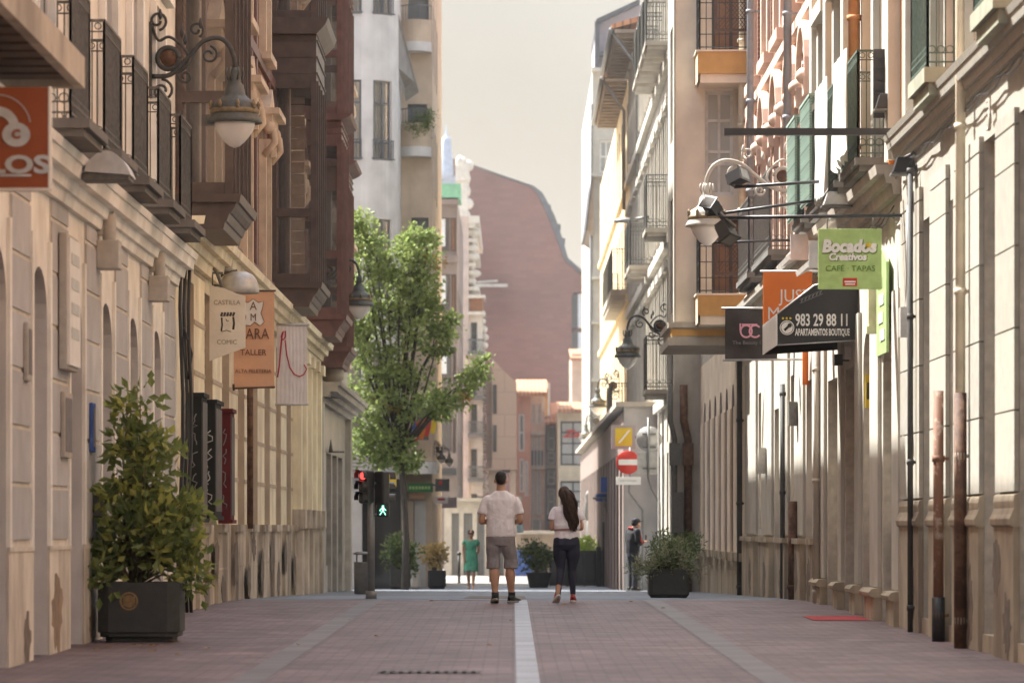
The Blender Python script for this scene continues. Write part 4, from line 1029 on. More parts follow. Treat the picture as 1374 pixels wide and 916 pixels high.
# ================================================================ right side
# ---- first house: pale granite piers, tall shop openings, cornice, orange brick above
R1 = house('town_house', 'pale granite fronted house with tall shop openings and heavy cornice', 4.2, 34)
raw = [(38.3, 39.25), (36.25, 36.85), (33.1, 34.2), (30.7, 31.8), (28.0, 29.2), (25.4, 26.6), (22.8, 24.0), (20.2, 21.4), (17.6, 18.8), (15, 16.2), (12, 13.2), (9, 10.2)]
tops = {0: 4.15, 1: 4.15}
ops = [(a, b, -.9, tops.get(i, 4.45)) for i, (a, b) in enumerate(raw)]
w = MB(RW); wall_panel(w, 3, 41.3, -1, 5.2, ops, .45, 0, 1); 
edges = sorted([b for a, b in raw] + [a for a, b in raw])
piers = []
srt = sorted(raw)
for (a, b), (c, d) in zip(srt, srt[1:]): piers.append((b, c))
piers.append((39.25, 41.2)); piers.append((3.2, 9))
for a, b in piers:
    w.mi = 2
    z = 1.32; k = 0
    while z < 4.3:
        w.box(a + .02, b - .02, z, min(4.35, z + .665), .003, .045); z += .68
    w.mi = 3; w.box(a + .0, b - .0, -1, 1.02, .003, .055)
    w.sweep([(1.02, .055), (1.04, .085), (1.09, .092), (1.13, .07), (1.18, .052), (1.24, .058), (1.29, .048), (1.31, .003), (1.02, .003)], a - .02, b + .02)
    w.mi = 2; w.box(a + .02, b - .02, 4.37, 4.50, .003, .045)
w.build('granite_wall', ['granite_pier', 'granite_grey', 'granite_pier', 'worn_base'], R1)
for i, (a, b) in enumerate(raw[:8]):
    d = MB(RW); d.box(a, b, -.8, tops.get(i, 4.45), -.52, -.46); d.box(a + .1, b - .1, 1.0, 2.9, -.46, -.445)
    d.build('door', 'dark_shop', R1)
    s = MB(RW); s.box(a, b, -.8, gz((a + b) / 2) + .16, -.44, .02); s.build('door_step', 'worn_base', R1)
cornice(R1, RW, 3, 41.5, steps(4.93, [.04, .09, .15, .18], [.07, .08, .09, .06]), 'granite_pier')
up = []
for k in range(-4, 3): up.append((31.35 + 5.3 * k, 32.5 + 5.3 * k, 5.32, 7.9)); up.append((33.9 + 5.3 * k, 34.9 + 5.3 * k, 5.32, 7.9))
up = [o for o in up if o[1] < 41.5]
w = MB(RW); wall_panel(w, 3, 41.5, 5.2, 15.0, up, .3, 0, 1)
for a, b, c, d in up:
    w.mi = 2; w.box(a - .22, a - .02, c, d + .1, .003, .09); w.box(b + .02, b + .22, c, d + .1, .003, .09); w.box(a - .3, b + .3, d + .1, d + .26, .003, .18)
w.build('upper_wall', ['terracotta_paint', 'shade_stone', 'cream_right'], R1)
for a, b, c, d in up:
    if a > 25: window(R1, RW, a, b, c, d, -.26, 'frame_brown', 'glass_mid', 2, 3)
for k, (a, b, p) in enumerate(((31.2, 32.75, .3), (36.4, 37.9, .3))):
    balcony(R1, RW, a, b, 5.12, 5.38, p, 6.52, 'green_slab', 'iron_green', sp=.085, mould=False)
e = MB(RW); e.sweep(steps(15, [.3, .5], [.2, .2]), 3, 41.5); e.build('roof_cornice', 'cream_right', R1)
r = MB(); r.poly([(4.2, 3, 15.3), (4.2, 41.5, 15.3), (14, 41.5, 17.5), (14, 3, 17.5)]); r.poly([(4.2, 3, -1), (14, 3, -1), (14, 3, 17.5), (4.2, 3, 15.3)]); r.poly([(14, 3, -1), (14, 41.5, -1), (14, 41.5, 17.5), (14, 3, 17.5)]); r.build('roof', 'roof_tile', R1)
m = MB(RW); m.tube([(34.75, 4.02, .05), (34.75, 4.18, .05)], .05, 6); ring_pts = [(34.4 + .07 * math.cos(a), 4.62 + .09 * math.sin(a), .05) for a in [k * .6 for k in range(9)]]
m = MB(RW); zc = 4.62; m.box(33.35, 33.42, zc - .01, zc + .11, .046, .06); m.box(33.35, 33.62, zc + .11, zc + .14, .046, .06); m.tube([(33.60, zc, .05), (33.44, zc + .02, .05), (33.38, zc - .06, .05), (33.44, zc - .14, .05), (33.60, zc - .12, .05)], .016, 6)
m.build('house_number', 'shade_stone', R1)

# ---- second house: cream and orange plaster above shops
R2 = house('town_house', 'cream and orange plastered house above the shops with green blinds', 4.2, 47)
ops = [(42.3, 43.55, -.8, 3.1, .3), (44.9, 46.0, -.8, 3.35, .42), (46.9, 48.45, -.8, 3.0), (49.3, 51.15, -.8, 2.96), (41.75, 42.05, 3.2, 3.6)]
w = MB(RW); wall_panel(w, 41.3, 52.6, -1, 4.9, ops, .40, 0, 1)
for a, b in ((41.35, 42.2), (43.65, 44.8), (46.1, 46.8), (48.55, 49.2), (51.25, 52.5)):
    w.mi = 2; w.box(a, b, -1, .22, .003, .10); w.sweep([(.22, .10), (.24, .15), (.28, .16), (.32, .12), (.33, .003), (.22, .003)], a - .02, b + .02)
    w.mi = 0; w.box(a + .08, b - .08, .34, 3.6, .003, .045)
w.build('shop_wall', ['cream_right', 'granite_grey', 'worn_base'], R2)
for a, b, c, d, *h in ops[:4]:
    q = MB(RW); q.box(a, b, c, d, -.46, -.41); q.box(a + .08, b - .08, 0, 2.2, -.41, -.39); q.build('door', 'granite_grey', R2)
cornice(R2, RW, 41.55, 52.6, steps(4.62, [.08, .16, .26], [.12, .1, .1]), 'stone_slab')
up = [(42.9, 43.9, 5.05, 7.7), (45.6, 46.6, 5.05, 7.7), (48.3, 49.3, 5.05, 7.7), (50.8, 51.8, 5.05, 7.7), (42.9, 43.9, 8.6, 11), (45.6, 46.6, 8.6, 11), (48.3, 49.3, 8.6, 11)]
w = MB(RW); wall_panel(w, 41.5, 52.6, 4.94, 15.4, up, .28, 0, 1)
for a, b, c, d in up:
    w.mi = 2; w.box(a - .3, a - .02, c, d + .1, .003, .08); w.box(b + .02, b + .3, c, d + .1, .003, .08); w.box(a - .36, b + .36, d + .1, d + .3, .003, .16)
for a in (41.55, 44.6, 47.2, 49.9, 52.2): w.mi = 2; w.box(a, a + .4, 5.0, 15, .003, .14)
w.build('upper_wall', ['orange_render', 'shade_stone', 'cream_right'], R2)
for a, b, c, d in up: window(R2, RW, a, b, c, d, -.25, 'frame_white', 'glass_mid', 2, 3)
for a, b in ((42.4, 44.5), (45.2, 47.0), (47.9, 49.7), (50.4, 52.1)): balcony(R2, RW, a, b, 4.95, 5.10, .42, 6.28, 'grey_slab', 'iron_green', sp=.10)
for a, b in ((42.4, 44.5), (47.9, 49.7)): balcony(R2, RW, a, b, 8.45, 8.6, .42, 9.75, 'grey_slab', 'iron_green', sp=.12, deco=False)
e = MB(RW); e.sweep(steps(15.3, [.3, .6], [.2, .2]), 41.5, 52.6); e.build('roof_cornice', 'cream_right', R2)
r = MB(); r.poly([(4.2, 41.5, 15.6), (4.2, 52.6, 15.6), (14, 52.6, 18), (14, 41.5, 18)]); r.poly([(4.2, 41.5, 14), (14, 41.5, 14), (14, 41.5, 18), (4.2, 41.5, 15.6)]); r.build('roof', 'roof_tile', R2)

# ---- third house: ornate red brick
R3 = house('town_house', 'ornate red brick house with pointed arch windows and pale stone trim', 4.2, 61)
ops = [(53.6, 54.9, .4, 3.1), (57.0, 58.0, 1.0, 3.3), (60.2, 61.6, -.8, 2.9), (64.5, 65.6, 1.0, 3.3)]
w = MB(RW); wall_panel(w, 52.6, 69.0, -1.2, 4.9, ops, .3, 0, 1)
for a, b in ((52.7, 53.5), (55.0, 56.9), (58.1, 60.1), (61.7, 64.4), (65.7, 68.9)):
    w.mi = 2; w.box(a, b, -1.2, .78, .003, .09); w.box(a - .03, b + .03, .78, .86, .003, .13)
    w.mi = 0; w.box(a + .1, b - .1, .9, 3.9, .003, .04)
w.build('ground_wall', ['cream_right', 'shade_stone', 'worn_base'], R3)
for a, b, c, d in ops: q = MB(RW); q.box(a, b, c, d, -.34, -.29); q.box(a + .1, b - .1, max(c, 0) + .1, d - .3, -.29, -.27); q.build('door' if c < 0 else 'shutter', 'granite_grey', R3)
cornice(R3, RW, 52.6, 69.0, steps(4.55, [.08, .16, .28], [.12, .1, .1]), 'cream_right')
up = []
for z in (5.05, 8.7, 12.3):
    for a in (53.4, 56.2, 59.2, 62.2, 65.6): up.append((a, a + 1.1, z, z + 2.75, .55))
w = MB(RW); wall_panel(w, 52.6, 69.0, 4.88, 15.8, up, .35, 0, 0)
for a, b, c, d, h in up:
    w.mi = 1
    for k in range(10):   # hood of stone voussoirs
        t0, t1 = math.pi * k / 10, math.pi * (k + 1) / 10; um = (a + b) / 2
        P_ = lambda t, R_: (um + (b - a) / 2 * R_ * math.cos(t), d - h + h * R_ * math.sin(t))
        w.prism([P_(t0, 1.02), P_(t1, 1.02), P_(t1, 1.42), P_(t0, 1.42)], .003, .10 if k % 2 else .07)
        w.prism([P_(t0, 1.43), P_(t1, 1.43), P_(t1, 1.62), P_(t0, 1.62)], .003, .17)
    for u in (a - .30, b + .06): w.box(u, u + .24, c, d - h - .02, .003, .10)
    for u in (a - .34, b + .02): w.box(u, u + .32, d - h - .25, d - h, .1, .18); w.ball((u + .16, d - h + .02, .16), .14, .12, .12, 10, 6)
    w.box(a - .35, b + .35, c - .2, c - .02, .003, .16); w.mi = 2; w.box(a - .55, a - .40, c, d + .2, .003, .05); w.box(b + .40, b + .55, c, d + .2, .003, .05)
for z in (4.9, 8.2, 11.8, 15.4): w.mi = 1; w.box(52.6, 69, z, z + .16, .003, .12)
w.build('brick_wall', ['red_brick_right', 'pinkish_stone', 'red_brick_left'], R3)
for a, b, c, d, h in up: window(R3, RW, a, b, c, d, -.30, 'frame_brown', 'glass_mid', 2, 3)
balcony(R3, RW, 56.9, 60.8, 4.98, 5.14, .42, 6.35, 'grey_slab', 'iron', sp=.10)
balcony(R3, RW, 62.0, 65.0, 4.98, 5.14, .42, 6.35, 'grey_slab', 'iron', sp=.10)
e = MB(RW); e.sweep(steps(15.6, [.3, .6], [.2, .2]), 52.6, 69.0); e.build('roof_cornice', 'pinkish_stone', R3)
r = MB(); r.poly([(4.2, 52.6, 16), (4.2, 69, 16), (14, 69, 18), (14, 52.6, 18)]); r.poly([(4.2, 52.6, 15), (14, 52.6, 15), (14, 52.6, 18), (4.2, 52.6, 16)]); r.build('roof', 'roof_tile', R3)

# ---- fourth house: peach block whose upper floors jut out over the street
R4 = house('apartment_building', 'peach apartment block jutting over the street with ochre balconies', 3.6, 77)
Y = 69.0; xl = 2.93; zb = 4.62
ops = [(70.6 + 2.15 * k, 71.5 + 2.15 * k, .55, 3.75, .45) for k in range(7)]
w = MB(RW); wall_panel(w, 69.0, 86, -1.2, 4.6, ops, .35, 0, 1)
w.mi = 2; w.box(69, 86, -1.2, .40, .003, .03)
for k in range(8):
    a = 71.55 + 2.15 * k - 2.15; w.mi = 0
    if k: w.box(a + .02, min(a + 1.1, 85.9), .55, 3.3, .003, .03)
    w.mi = 2; w.box(max(69, a - .1), min(a + 1.3, 86), .40, .55, .003, .12)
w.build('arcade_wall', ['salmon_face', 'lilac_grey', 'worn_base'], R4)
for k in range(7): q = MB(RW); q.box(ops[k][0], ops[k][1], .5, 3.8, -.42, -.36); q.build('shutter', 'frame_brown', R4)
s = MB(); s.box(xl - .14, 4.2, 68.86, 72.6, 4.60, 4.70); s.box(xl - .08, 4.2, 68.92, 72.5, 4.42, 4.60); s.box(xl - .14, 4.2, 68.86, 72.6, 4.28, 4.42); o = s.build('soffit_slab', 'stone_slab', R4)
s = MB(); s.box(xl - .085, 4.2, 68.912, 69.2, 4.45, 4.57); s.build('ochre_band', 'balcony_ochre', o)
T4 = front_map(Y)
fops = []
for z in (5.0, 8.15, 11.3, 14.45, 17.6): fops += [(xx(946, Y), xx(982, Y), z - .1 if z > 5 else 4.95, z + 1.55)]
fops = [(xx(946, Y), xx(984, Y), 6.98, 8.85), (xx(955, Y), xx(1006, Y), 5.05, 6.55), (xx(955, Y), xx(1006, Y), 9.5, 11.4)]
w = MB(T4); wall_panel(w, xl, 4.7, 4.705, 19, fops, .16, 0, 1); w.build('front_wall', ['salmon_face', 'cream_right'], R4)
sops = [(70.3, 71.4, z, z + 2.1) for z in (4.95, 8.1, 11.3, 14.5)]
R4s = side_map(xl, -1)
w = MB(R4s); wall_panel(w, 69, 72.5, 4.705, 19, sops, .2, 0, 1); w.box(68.97, 69.35, 4.71, 19, .002, .035); w.build('side_wall', ['cream_right', 'shade_stone'], R4)
for a, b, c, d in sops: window(R4, R4s, a, b, c, d, -.16, 'frame_white', 'glass_mid', 2, 2)
w = MB(RW); bops = [(74 + 2.6 * k, 75.1 + 2.6 * k, z, z + 2.1) for k in range(4) for z in (4.95, 8.1, 11.3)]; wall_panel(w, 72.5, 86, 4.6, 15, bops, .2, 0, 1); w.build('rear_wall', ['cream_right', 'shade_stone'], R4)
for q in bops: window(R4, RW, *q, -.16, 'frame_white', 'glass_mid', 2, 2)
w = MB(); w.poly([(4.2, 86, -1), (14, 86, -1), (14, 86, 15), (4.2, 86, 15)]); w.poly([(4.2, 72.5, 15), (14, 72.5, 15), (14, 86, 15), (4.2, 86, 15)]); w.poly([(xl, 72.5, 4.7), (14, 72.5, 4.7), (14, 72.5, 19), (xl, 72.5, 19)]); w.poly([(xl, 69, 19), (14, 69, 19), (14, 72.5, 19), (xl, 72.5, 19)]); w.poly([(4.7, 69, 4.7), (14, 69, 4.7), (14, 69, 19), (4.7, 69, 19)]); w.build('roof', 'eave_grey', R4)
window(R4, T4, fops[0][0], fops[0][1], fops[0][2], fops[0][3], -.12, 'frame_white', 'glass_pale', 2, 3, trans=(.30, .42, .72))
window(R4, T4, *fops[1], -.12, 'frame_brown', 'shutter_brown', 2, 1); window(R4, T4, *fops[2], -.12, 'frame_brown', 'shutter_brown', 2, 1)
def boxbalc(z0, z1, zr):
    s = MB(); x0, x1 = xx(936, 68), xx(1012, 68); y0, y1 = 68.0, 68.99
    s.mi = 0; s.box(x0 + .012, x1, y0, y1, z0 + .16, z1); s.mi = 1; s.box(x0, x0 + .012, y0 + .01, y1, z0 + .02, z1); s.mi = 2; s.prism  # thin pale facing puts sunlight on the street side into the colour
    s.box(x0 + .05, x1 - .02, y0 + .05, y1, z0, z0 + .16); s.box(x0 - .03, x1 + .03, y0 - .03, y1, z1, z1 + .03)
    o = s.build('balcony', ['balcony_ochre', 'balcony_sunlit', 'salmon_face'], R4)
    r = MB(); r.T = lambda u, v, w: (u, w, v)
    rail(r, [(x0 + .04, y1), (x0 + .04, y0 + .03), (x1 - .05, y0 + .03), (x1 - .05, y1)], z1 + .03, zr, .12, r=.011, deco=False, mids=(.25, .5, .75)); r.build('railing', 'black_metal', o)
    f = MB(); a, b, c, d = x0 + .30, x1 - .10, z1 + .35, zr - .05
    for (p, q, e, f_) in ((a, b, c, c + .05), (a, b, d - .05, d), (a, a + .05, c + .05, d - .05), (b - .05, b, c + .05, d - .05)): f.box(p, q, y0 - .04, y0 - .015, e, f_)
    n = 9
    for k in range(n):
        for s_ in (1, -1):
            u0 = a + (b - a) * k / n; f.tube([(u0, y0 - .03, c + .05 if s_ > 0 else d - .05), (min(b, u0 + (d - c - .1) * .8), y0 - .03, (c + .05 + (min(b, u0 + (d - c - .1) * .8) - u0) / .8 * s_) if s_ > 0 else (d - .05 - (min(b, u0 + (d - c - .1) * .8) - u0) / .8))], .008, 4)
    f.build('lattice_panel', 'frame_brown', o)
boxbalc(zz(437, 68.5), zz(398, 68.5), zz(312, 68.5)); boxbalc(zz(115, 68.5), zz(74, 68.5), zz(-12, 68.5))

# ---- fifth house: lit cream stone with stacked iron balconies
R5 = house('town_house', 'sunlit cream stone house with stacked iron balconies past the peach block', 3.6, 104)
XW = 3.6; R5W = side_map(XW, -1)
ops = [(86.4 + 2.4 * k, 87.3 + 2.4 * k, -.9, 2.75) for k in range(4)] + [(86.5 + 2.4 * k, 87.2 + 2.4 * k, 3.0, 3.6) for k in range(4)]
ups = [(86.7 + 2.45 * k, 87.8 + 2.45 * k, z, z + 2.5) for k in range(13) for z in (4.25, 7.9, 12.1)]
w = MB(R5W); wall_panel(w, 86.01, 118, -1.5, 15.0, ops + ups, .3, 0, 1)
for a, b, c, d in ups: w.mi = 0; w.box(a - .2, a - .02, c, d + .12, .003, .08); w.box(b + .02, b + .2, c, d + .12, .003, .08); w.box(a - .26, b + .26, d + .12, d + .3, .003, .16)
for z in (3.8, 7.4, 11.5): w.mi = 0; w.box(86.01, 118, z, z + .22, .003, .14)
w.build('stone_wall', ['cream_right', 'shade_stone'], R5)
for a, b, c, d in ups: window(R5, R5W, a, b, c, d, -.22, 'frame_white', 'glass_mid', 2, 2)
for a, b, c, d in ops[:4]: q = MB(R5W); q.box(a, b, c, d, -.25, -.2); q.build('door', 'glass_black', R5)
for z, ks in ((4.12, (0,)), (7.74, (0, 5, 6)), (11.95, (0, 1, 2, 3))):
    for k in ks: balcony(R5, R5W, 86.35 + 2.45 * k, 88.2 + 2.45 * k, z - .18, z, .62, z + 1.2, 'stone_slab', 'iron' if z < 5 else 'iron_light', sp=.13, mould=False)
w = MB(); w.poly([(XW, 86.01, -1.5), (14, 86.01, -1.5), (14, 86.01, 15), (XW, 86.01, 15)]); w.build('end_wall', 'shade_stone', R5)
def eave(b, x0, x1, y0, y1, z, nm='eave', mt='eave_brown', tile=True):
    m = MB(); m.box(x0, x1, y0, y1, z, z + .10); n = 14
    for k in range(n): yy = y0 + (y1 - y0) * (k + .2) / n; m.box(x0 + .05, x1, yy, yy + (y1 - y0) / n * .35, z - .12, z - .002)
    o = m.build(nm, mt, b)
    m = MB(); m.prism([(x0 - .08, z + .104), (x1 + 3, z + 1.2), (x1 + 3, z + 1.35), (x0 - .08, z + .24)], y0, y1); m.T = None
    m.v = [(a, c, b_) for a, b_, c in m.v]; m.build('tiled_roof', 'roof_tile' if tile else 'slate', o)
    m = MB(); m.tube([(x0 - .10, y0, z + .08), (x0 - .10, y1, z + .08)], .07, 8); m.tube([(x0 - .06, y0 + .2, z + .05), (x1 - .1, y0 + .3, z - .9), (x1 - .1, y0 + .3, z - 4)], .05, 6); m.build('gutter', 'grey_metal', o)
eave(R5, 2.85, 3.6, 107.5, 118, 14.85)
# ---- sixth house: yellowish cream, low brown eave
R6 = house('town_house', 'yellowish cream house with deep brown eave and iron balcony', 3.6, 138)
ups = [(120.0 + 3 * k, 121.2 + 3 * k, z, z + 2.4) for k in range(12) for z in (4.6, 8.4, 11.9)]
w = MB(R5W); wall_panel(w, 118.01, 158, -1.5, 15.0, ups, .3, 0, 1)
for z in (4.2, 8.0, 11.6): w.box(118.01, 158, z, z + .2, .003, .1)
w.build('stone_wall', ['yellow_render', 'shade_stone'], R6)
for a, b, c, d in ups: window(R6, R5W, a, b, c, d, -.22, 'frame_white', 'glass_mid', 2, 2)
eave(R6, 2.90, 3.6, 120.5, 134, 15.0)
balcony(R6, R5W, 119.2, 131, 8.05, 8.4, .55, 9.65, 'stone_slab', 'iron_light', sp=.2, mould=False, deco=False)
balcony(R6, R5W, 119.5, 126, 4.05, 4.3, .55, 5.5, 'grey_slab', 'iron', sp=.16, mould=False)
# low projecting shop wall of pale blocks, dark shop fronts beyond
R7 = house('shop_building', 'low pale block shop front behind the road signs, dark shop windows beyond', 3.2, 110)
w = MB(front_map(95)); w.box(2.75, 3.58, -1.5, 4.0, -.3, 0)
for k in range(8): w.box(2.745, 3.585, -1 + k * .62, -.99 + k * .62, 0, .004)
w.build('block_wall', 'pale_blocks', R7)
T7 = side_map(2.75, -1); ops = [(96.6 + 3.1 * k, 98.5 + 3.1 * k, -1, 2.9) for k in range(19)]
w = MB(T7); wall_panel(w, 95, 156, -1.6, 3.9, ops, .3, 0, 0); w.build('shop_wall', 'dusky_render', R7)
for a, b, c, d in ops: window(R7, T7, a, b, c, d, -.2, 'frame_black', 'glass_dark', 2, 1, name='display_window')
w = MB(); w.box(2.55, 3.6, 94.9, 156, 4.0, 4.12); w.build('roof_slab', 'stone_slab', R7)

# ---------------------------------------------------------------- pipes
def pipe(name, label, Y, off, z0, z1, r, mt, brk=True, cat='drainpipe', boot=None):
    o = thing(name, label, cat, (XR - off, Y, z0)); m = MB(RW); m.tube([(Y, z0, off), (Y, z1, off)], r, 12)
    for z in [z0 + .25 + k * 1.5 for k in range(int((z1 - z0) / 1.5) + 1)]:
        if z < z1: m.lathe([(r * 1.25, -.03), (r * 1.25, .03)], (Y, z, off), 12, axis='y'); m.box(Y - .015, Y + .015, z - .015, z + .015, .02 if off > .05 else .003, off - r * .5)
    m.build('pipe', mt, o)
    if boot: m = MB(RW); m.tube([(Y, boot[0], off), (Y, boot[1], off)], r * 1.28, 12); m.build('pipe_guard', boot[2], o)
    return o
pipe('drain_pipe', 'short rusty standpipe peeling to white, in front of the granite piers', 36.8, .12, gz(36.8), zz(524, 36.8), .050, 'rusty_pipe', boot=(gz(36.8), .35, 'black_metal'))
pipe('drain_pipe', 'tall white drainpipe with dark rusted iron lower length', 35.0, .12, gz(35), 12, .046, 'cream_pipe', boot=(gz(35), zz(527, 35), 'dark_rust'))
pipe('drain_pipe', 'slim dark drainpipe at the far edge of the granite house', 39.6, .10, gz(39.6), 4.7, .030, 'pipe_dark')
pipe('drain_pipe', 'cream drainpipe between the peach block and the red brick house', 68.2, .12, 4.9, 15.4, .075, 'cream_pipe')
pipe('drain_pipe', 'grey blue drainpipe on the red brick front, nearer the peach block', 64.3, .22, 4.9, 15.4, .06, 'blue_grey_pipe')
pipe('drain_pipe', 'grey blue drainpipe at the near corner of the red brick house', 55.6, .22, 6.7, 15.4, .06, 'blue_grey_pipe')
pipe('drain_pipe', 'orange painted drainpipe with flared joint on the cream and orange house', 44.75, .22, 5.2, 15.2, .07, 'orange_pipe')
pipe('drain_pipe', 'black drainpipe at the corner of the peach block arcade', 69.4, .10, -.3, 4.3, .05, 'pipe_dark')
pipe('drain_pipe', 'slim black drainpipe on the cream wall below the black fabric sign', 58.5, .09, -.2, 3.2, .038, 'pipe_dark')
pipe('drain_pipe', 'thick dark lower pipe beside the slim black one', 56.2, .10, -.1, 1.4, .07, 'dark_rust')
pipe('drain_pipe', 'pale grey drainpipe near the grained shop door', 51.9, .09, -.1, 4.4, .05, 'shade_stone')
for X0, lb, mt, r in ((3.62, 'dark drainpipe at the corner past the peach block', 'iron', .06), (3.92, 'second dark pipe with cable boxes past the peach block', 'dark_rust', .09)):
    o = thing('drain_pipe', lb, 'drainpipe', (X0, 85.9, -.5)); m = MB(); m.tube([(X0, 85.88, -.6), (X0, 85.88, 3.0), (X0 - .1, 85.8, 3.4), (X0 - .1, 85.8, 4.2)], r, 10)
    m.box(X0 - .12, X0 + .12, 85.75, 85.95, 2.4, 2.9); m.build('pipe', mt, o)
m = MB(); m.box(3.55, 3.8, 85.7, 86.0, .9, 1.8); m.tube([(3.6, 85.85, 1.8), (3.55, 85.85, 2.6)], .03, 6); m.build('meter_box', 'iron', label='grey black utility box on the shaded end wall past the arcade', cat='box')

# ---------------------------------------------------------------- shop signs and awnings
gs = thing('hanging_sign', 'bright green square cafe sign with white script lettering', 'sign', (3.7, 42, 3.6))
Y = 42.; X = lambda p: xx(p, Y); Z = lambda p: zz(p, Y)
m = MB(); m.box(X(1098), X(1183), Y, Y + .03, Z(388), Z(307)); m.build('sign_board', 'sign_green', gs, bevel=.004)
cxs = X(1139)
text('lettering', 'Bocados', .185, (cxs + .006, Y - .004, Z(332)), gs, 'sign_shadow', sx=.93, bold=.016, shear=.15, ext=.001)
text('lettering', 'Bocados', .185, (cxs, Y - .008, Z(331)), gs, 'sign_white', sx=.93, bold=.010, shear=.15, ext=.002)
text('lettering', 'Creativos', .105, (X(1137) + .004, Y - .004, Z(345.5)), gs, 'sign_shadow', sx=1.0, bold=.010, shear=.15, ext=.001)
text('lettering', 'Creativos', .105, (X(1137), Y - .008, Z(345)), gs, 'sign_white', sx=1.0, bold=.005, shear=.15, ext=.002)
text('lettering', 'CAFÉ · TAPAS', .088, (X(1141), Y - .006, Z(360.5)), gs, 'sign_shadow', sx=1.03, ext=.002)
m = MB(); m.lathe([(.001, -.004), (.026, -.004), (.026, .004)], (X(1165), Y - .012, Z(329)), 16, axis='y', sx=1.3); m.build('egg_yolk', 'sign_yellow', gs)
m = MB(); m.box(X(1131), X(1150), Y - .008, Y - .001, Z(384), Z(373)); m.build('red_badge', 'sign_red', gs, bevel=.003)
m = MB(); m.box(X(1133), X(1148), Y - .012, Y - .009, Z(379), Z(377)); m.box(X(1134), X(1147), Y - .012, Y - .009, Z(382), Z(380.5)); m.build('badge_band', 'sign_white', gs)
m = MB()
for p in (1110, 1172): m.tube([(X(p), Y + .015, Z(308)), (X(p), Y + .015, Z(289))], .008, 5)
m.build('hanger', 'iron', gs)
os_ = thing('hanging_sign', 'bright orange shop sign with white capitals behind the black awning', 'sign', (3.6, 51, 3))
Y = 50.6; X = lambda p, Y=Y: xx(p, Y); Z = lambda p, Y=Y: zz(p, Y)
m = MB(); m.box(X(1024), X(1090), Y, Y + .04, Z(440), Z(365)); m.build('sign_board', 'sign_orange_bright', os_)
text('lettering', 'JUST', .235, (X(1046), Y - .004, Z(397.5)), os_, 'sign_white', sx=.9, align='LEFT'); text('lettering', 'MAS', .235, (X(1029), Y - .004, Z(421)), os_, 'sign_white', sx=.95, align='LEFT')
m = MB(); m.tube([(X(1020), Y + .02, Z(364)), (XR - .01, Y + .02, Z(364))], .016, 6); m.build('bracket', 'white_paint', os_)
bf = thing('shop_banner', 'black fabric sign with pink looped emblem under the ochre balcony', 'banner', (3.4, 55, 2.5))
Y = 55.; X = lambda p, Y=Y: xx(p, Y); Z = lambda p, Y=Y: zz(p, Y)
cloth(X(973), X(1043), Z(483), Z(414), Y, .03, .6).build('cloth', 'flag_black', bf)
m = MB(); m.tube([(X(968), Y, Z(413.5)), (XR - .01, Y, Z(413.5))], .016, 6); m.build('rod', 'pale_metal', bf); m = MB(); m.tube([(X(970), Y, Z(483)), (XR - .01, Y, Z(482))], .016, 6); m.build('rod', 'pale_metal', bf)
m = MB(); ring(m, X(1001), Z(444.5), Y - .045, .098, .072, sx=.95); m.build('ring_emblem', 'sign_pink', bf); m = MB(); ring(m, X(1013), Z(444.5), Y - .047, .098, .072, 40, 320, sx=.95)
m.box(X(992), X(994), Y - .052, Y - .046, Z(444), Z(434)); m.box(X(995), X(1016), Y - .052, Y - .046, Z(436.5), Z(434.5)); m.build('hook_emblem', 'sign_pink', bf)
text('lettering', 'The Beauty Co.', .072, (X(1006), Y - .045, Z(460)), bf, 'faint_grey', sx=1.1)
# wedge awning with phone number
aw = thing('shop_awning', 'black wedge shaped awning with white phone number and apartment lettering', 'awning', (3.7, 46.6, 3.2))
Ya, Yb = 46.6, 49.2; X = lambda p: xx(p, Ya); Z = lambda p: zz(p, Ya)
x0, x1 = X(1043), XR - .01
pt = [(x0, Z(463)), (x1, Z(456)), (x1, Z(368)), (X(1092), Z(383)), (x0, Z(421))]
m = MB(); m.T = lambda u, v, w: (u, w, v)
m.poly([(p[0], p[1], Ya) for p in pt]); m.poly([(p[0], p[1], Yb) for p in pt])
for a, b in ((2, 3), (3, 4)): m.poly([(pt[a][0], pt[a][1], Ya), (pt[b][0], pt[b][1], Ya), (pt[b][0], pt[b][1], Yb), (pt[a][0], pt[a][1], Yb)])
m.build('canvas', 'awning_black', aw)
m = MB(); m.box(x0 - .01, x0, Ya - .01, Yb, Z(463), Z(421)); m.build('front_valance', 'sign_white', aw)
m = MB(); m.tube([(pt[2][0], Ya - .006, pt[2][1]), (pt[3][0], Ya - .006, pt[3][1]), (pt[4][0], Ya - .006, pt[4][1])], .010, 5); m.tube([(x0, Ya - .006, Z(463)), (x1, Ya - .006, Z(456.5))], .008, 5); m.build('piping', 'pale_metal', aw)
text('lettering', '983 29 88 11', .205, (X(1067), Ya - .006, Z(430)), aw, 'sign_white', sx=.60, bold=.004, align='LEFT')
text('lettering', 'APARTAMENTOS BOUTIQUE', .115, (X(1067), Ya - .006, Z(446)), aw, 'sign_white', sx=.445, bold=.003, align='LEFT')
m = MB(); ring(m, X(1056), Z(439.5), Ya - .004, .088, .078); ring(m, X(1056), Z(439.5), Ya - .003, .070, .001); o = m.build('round_badge', 'sign_white', aw)
m = MB(); m.tube([(X(1052.5), Ya - .014, Z(443)), (X(1059), Ya - .014, Z(437))], .015, 6); m.ball((X(1059.5), Ya - .014, Z(436.5)), .026, .008, .026); m.build('key_emblem', 'awning_black', o)
m = MB()
for k in range(3): m.ball((X(1050.5 + 5 * k), Ya - .008, Z(427)), .014, .005, .014, 8, 5)
m.build('gold_stars', 'sign_yellow', aw)
m = MB()
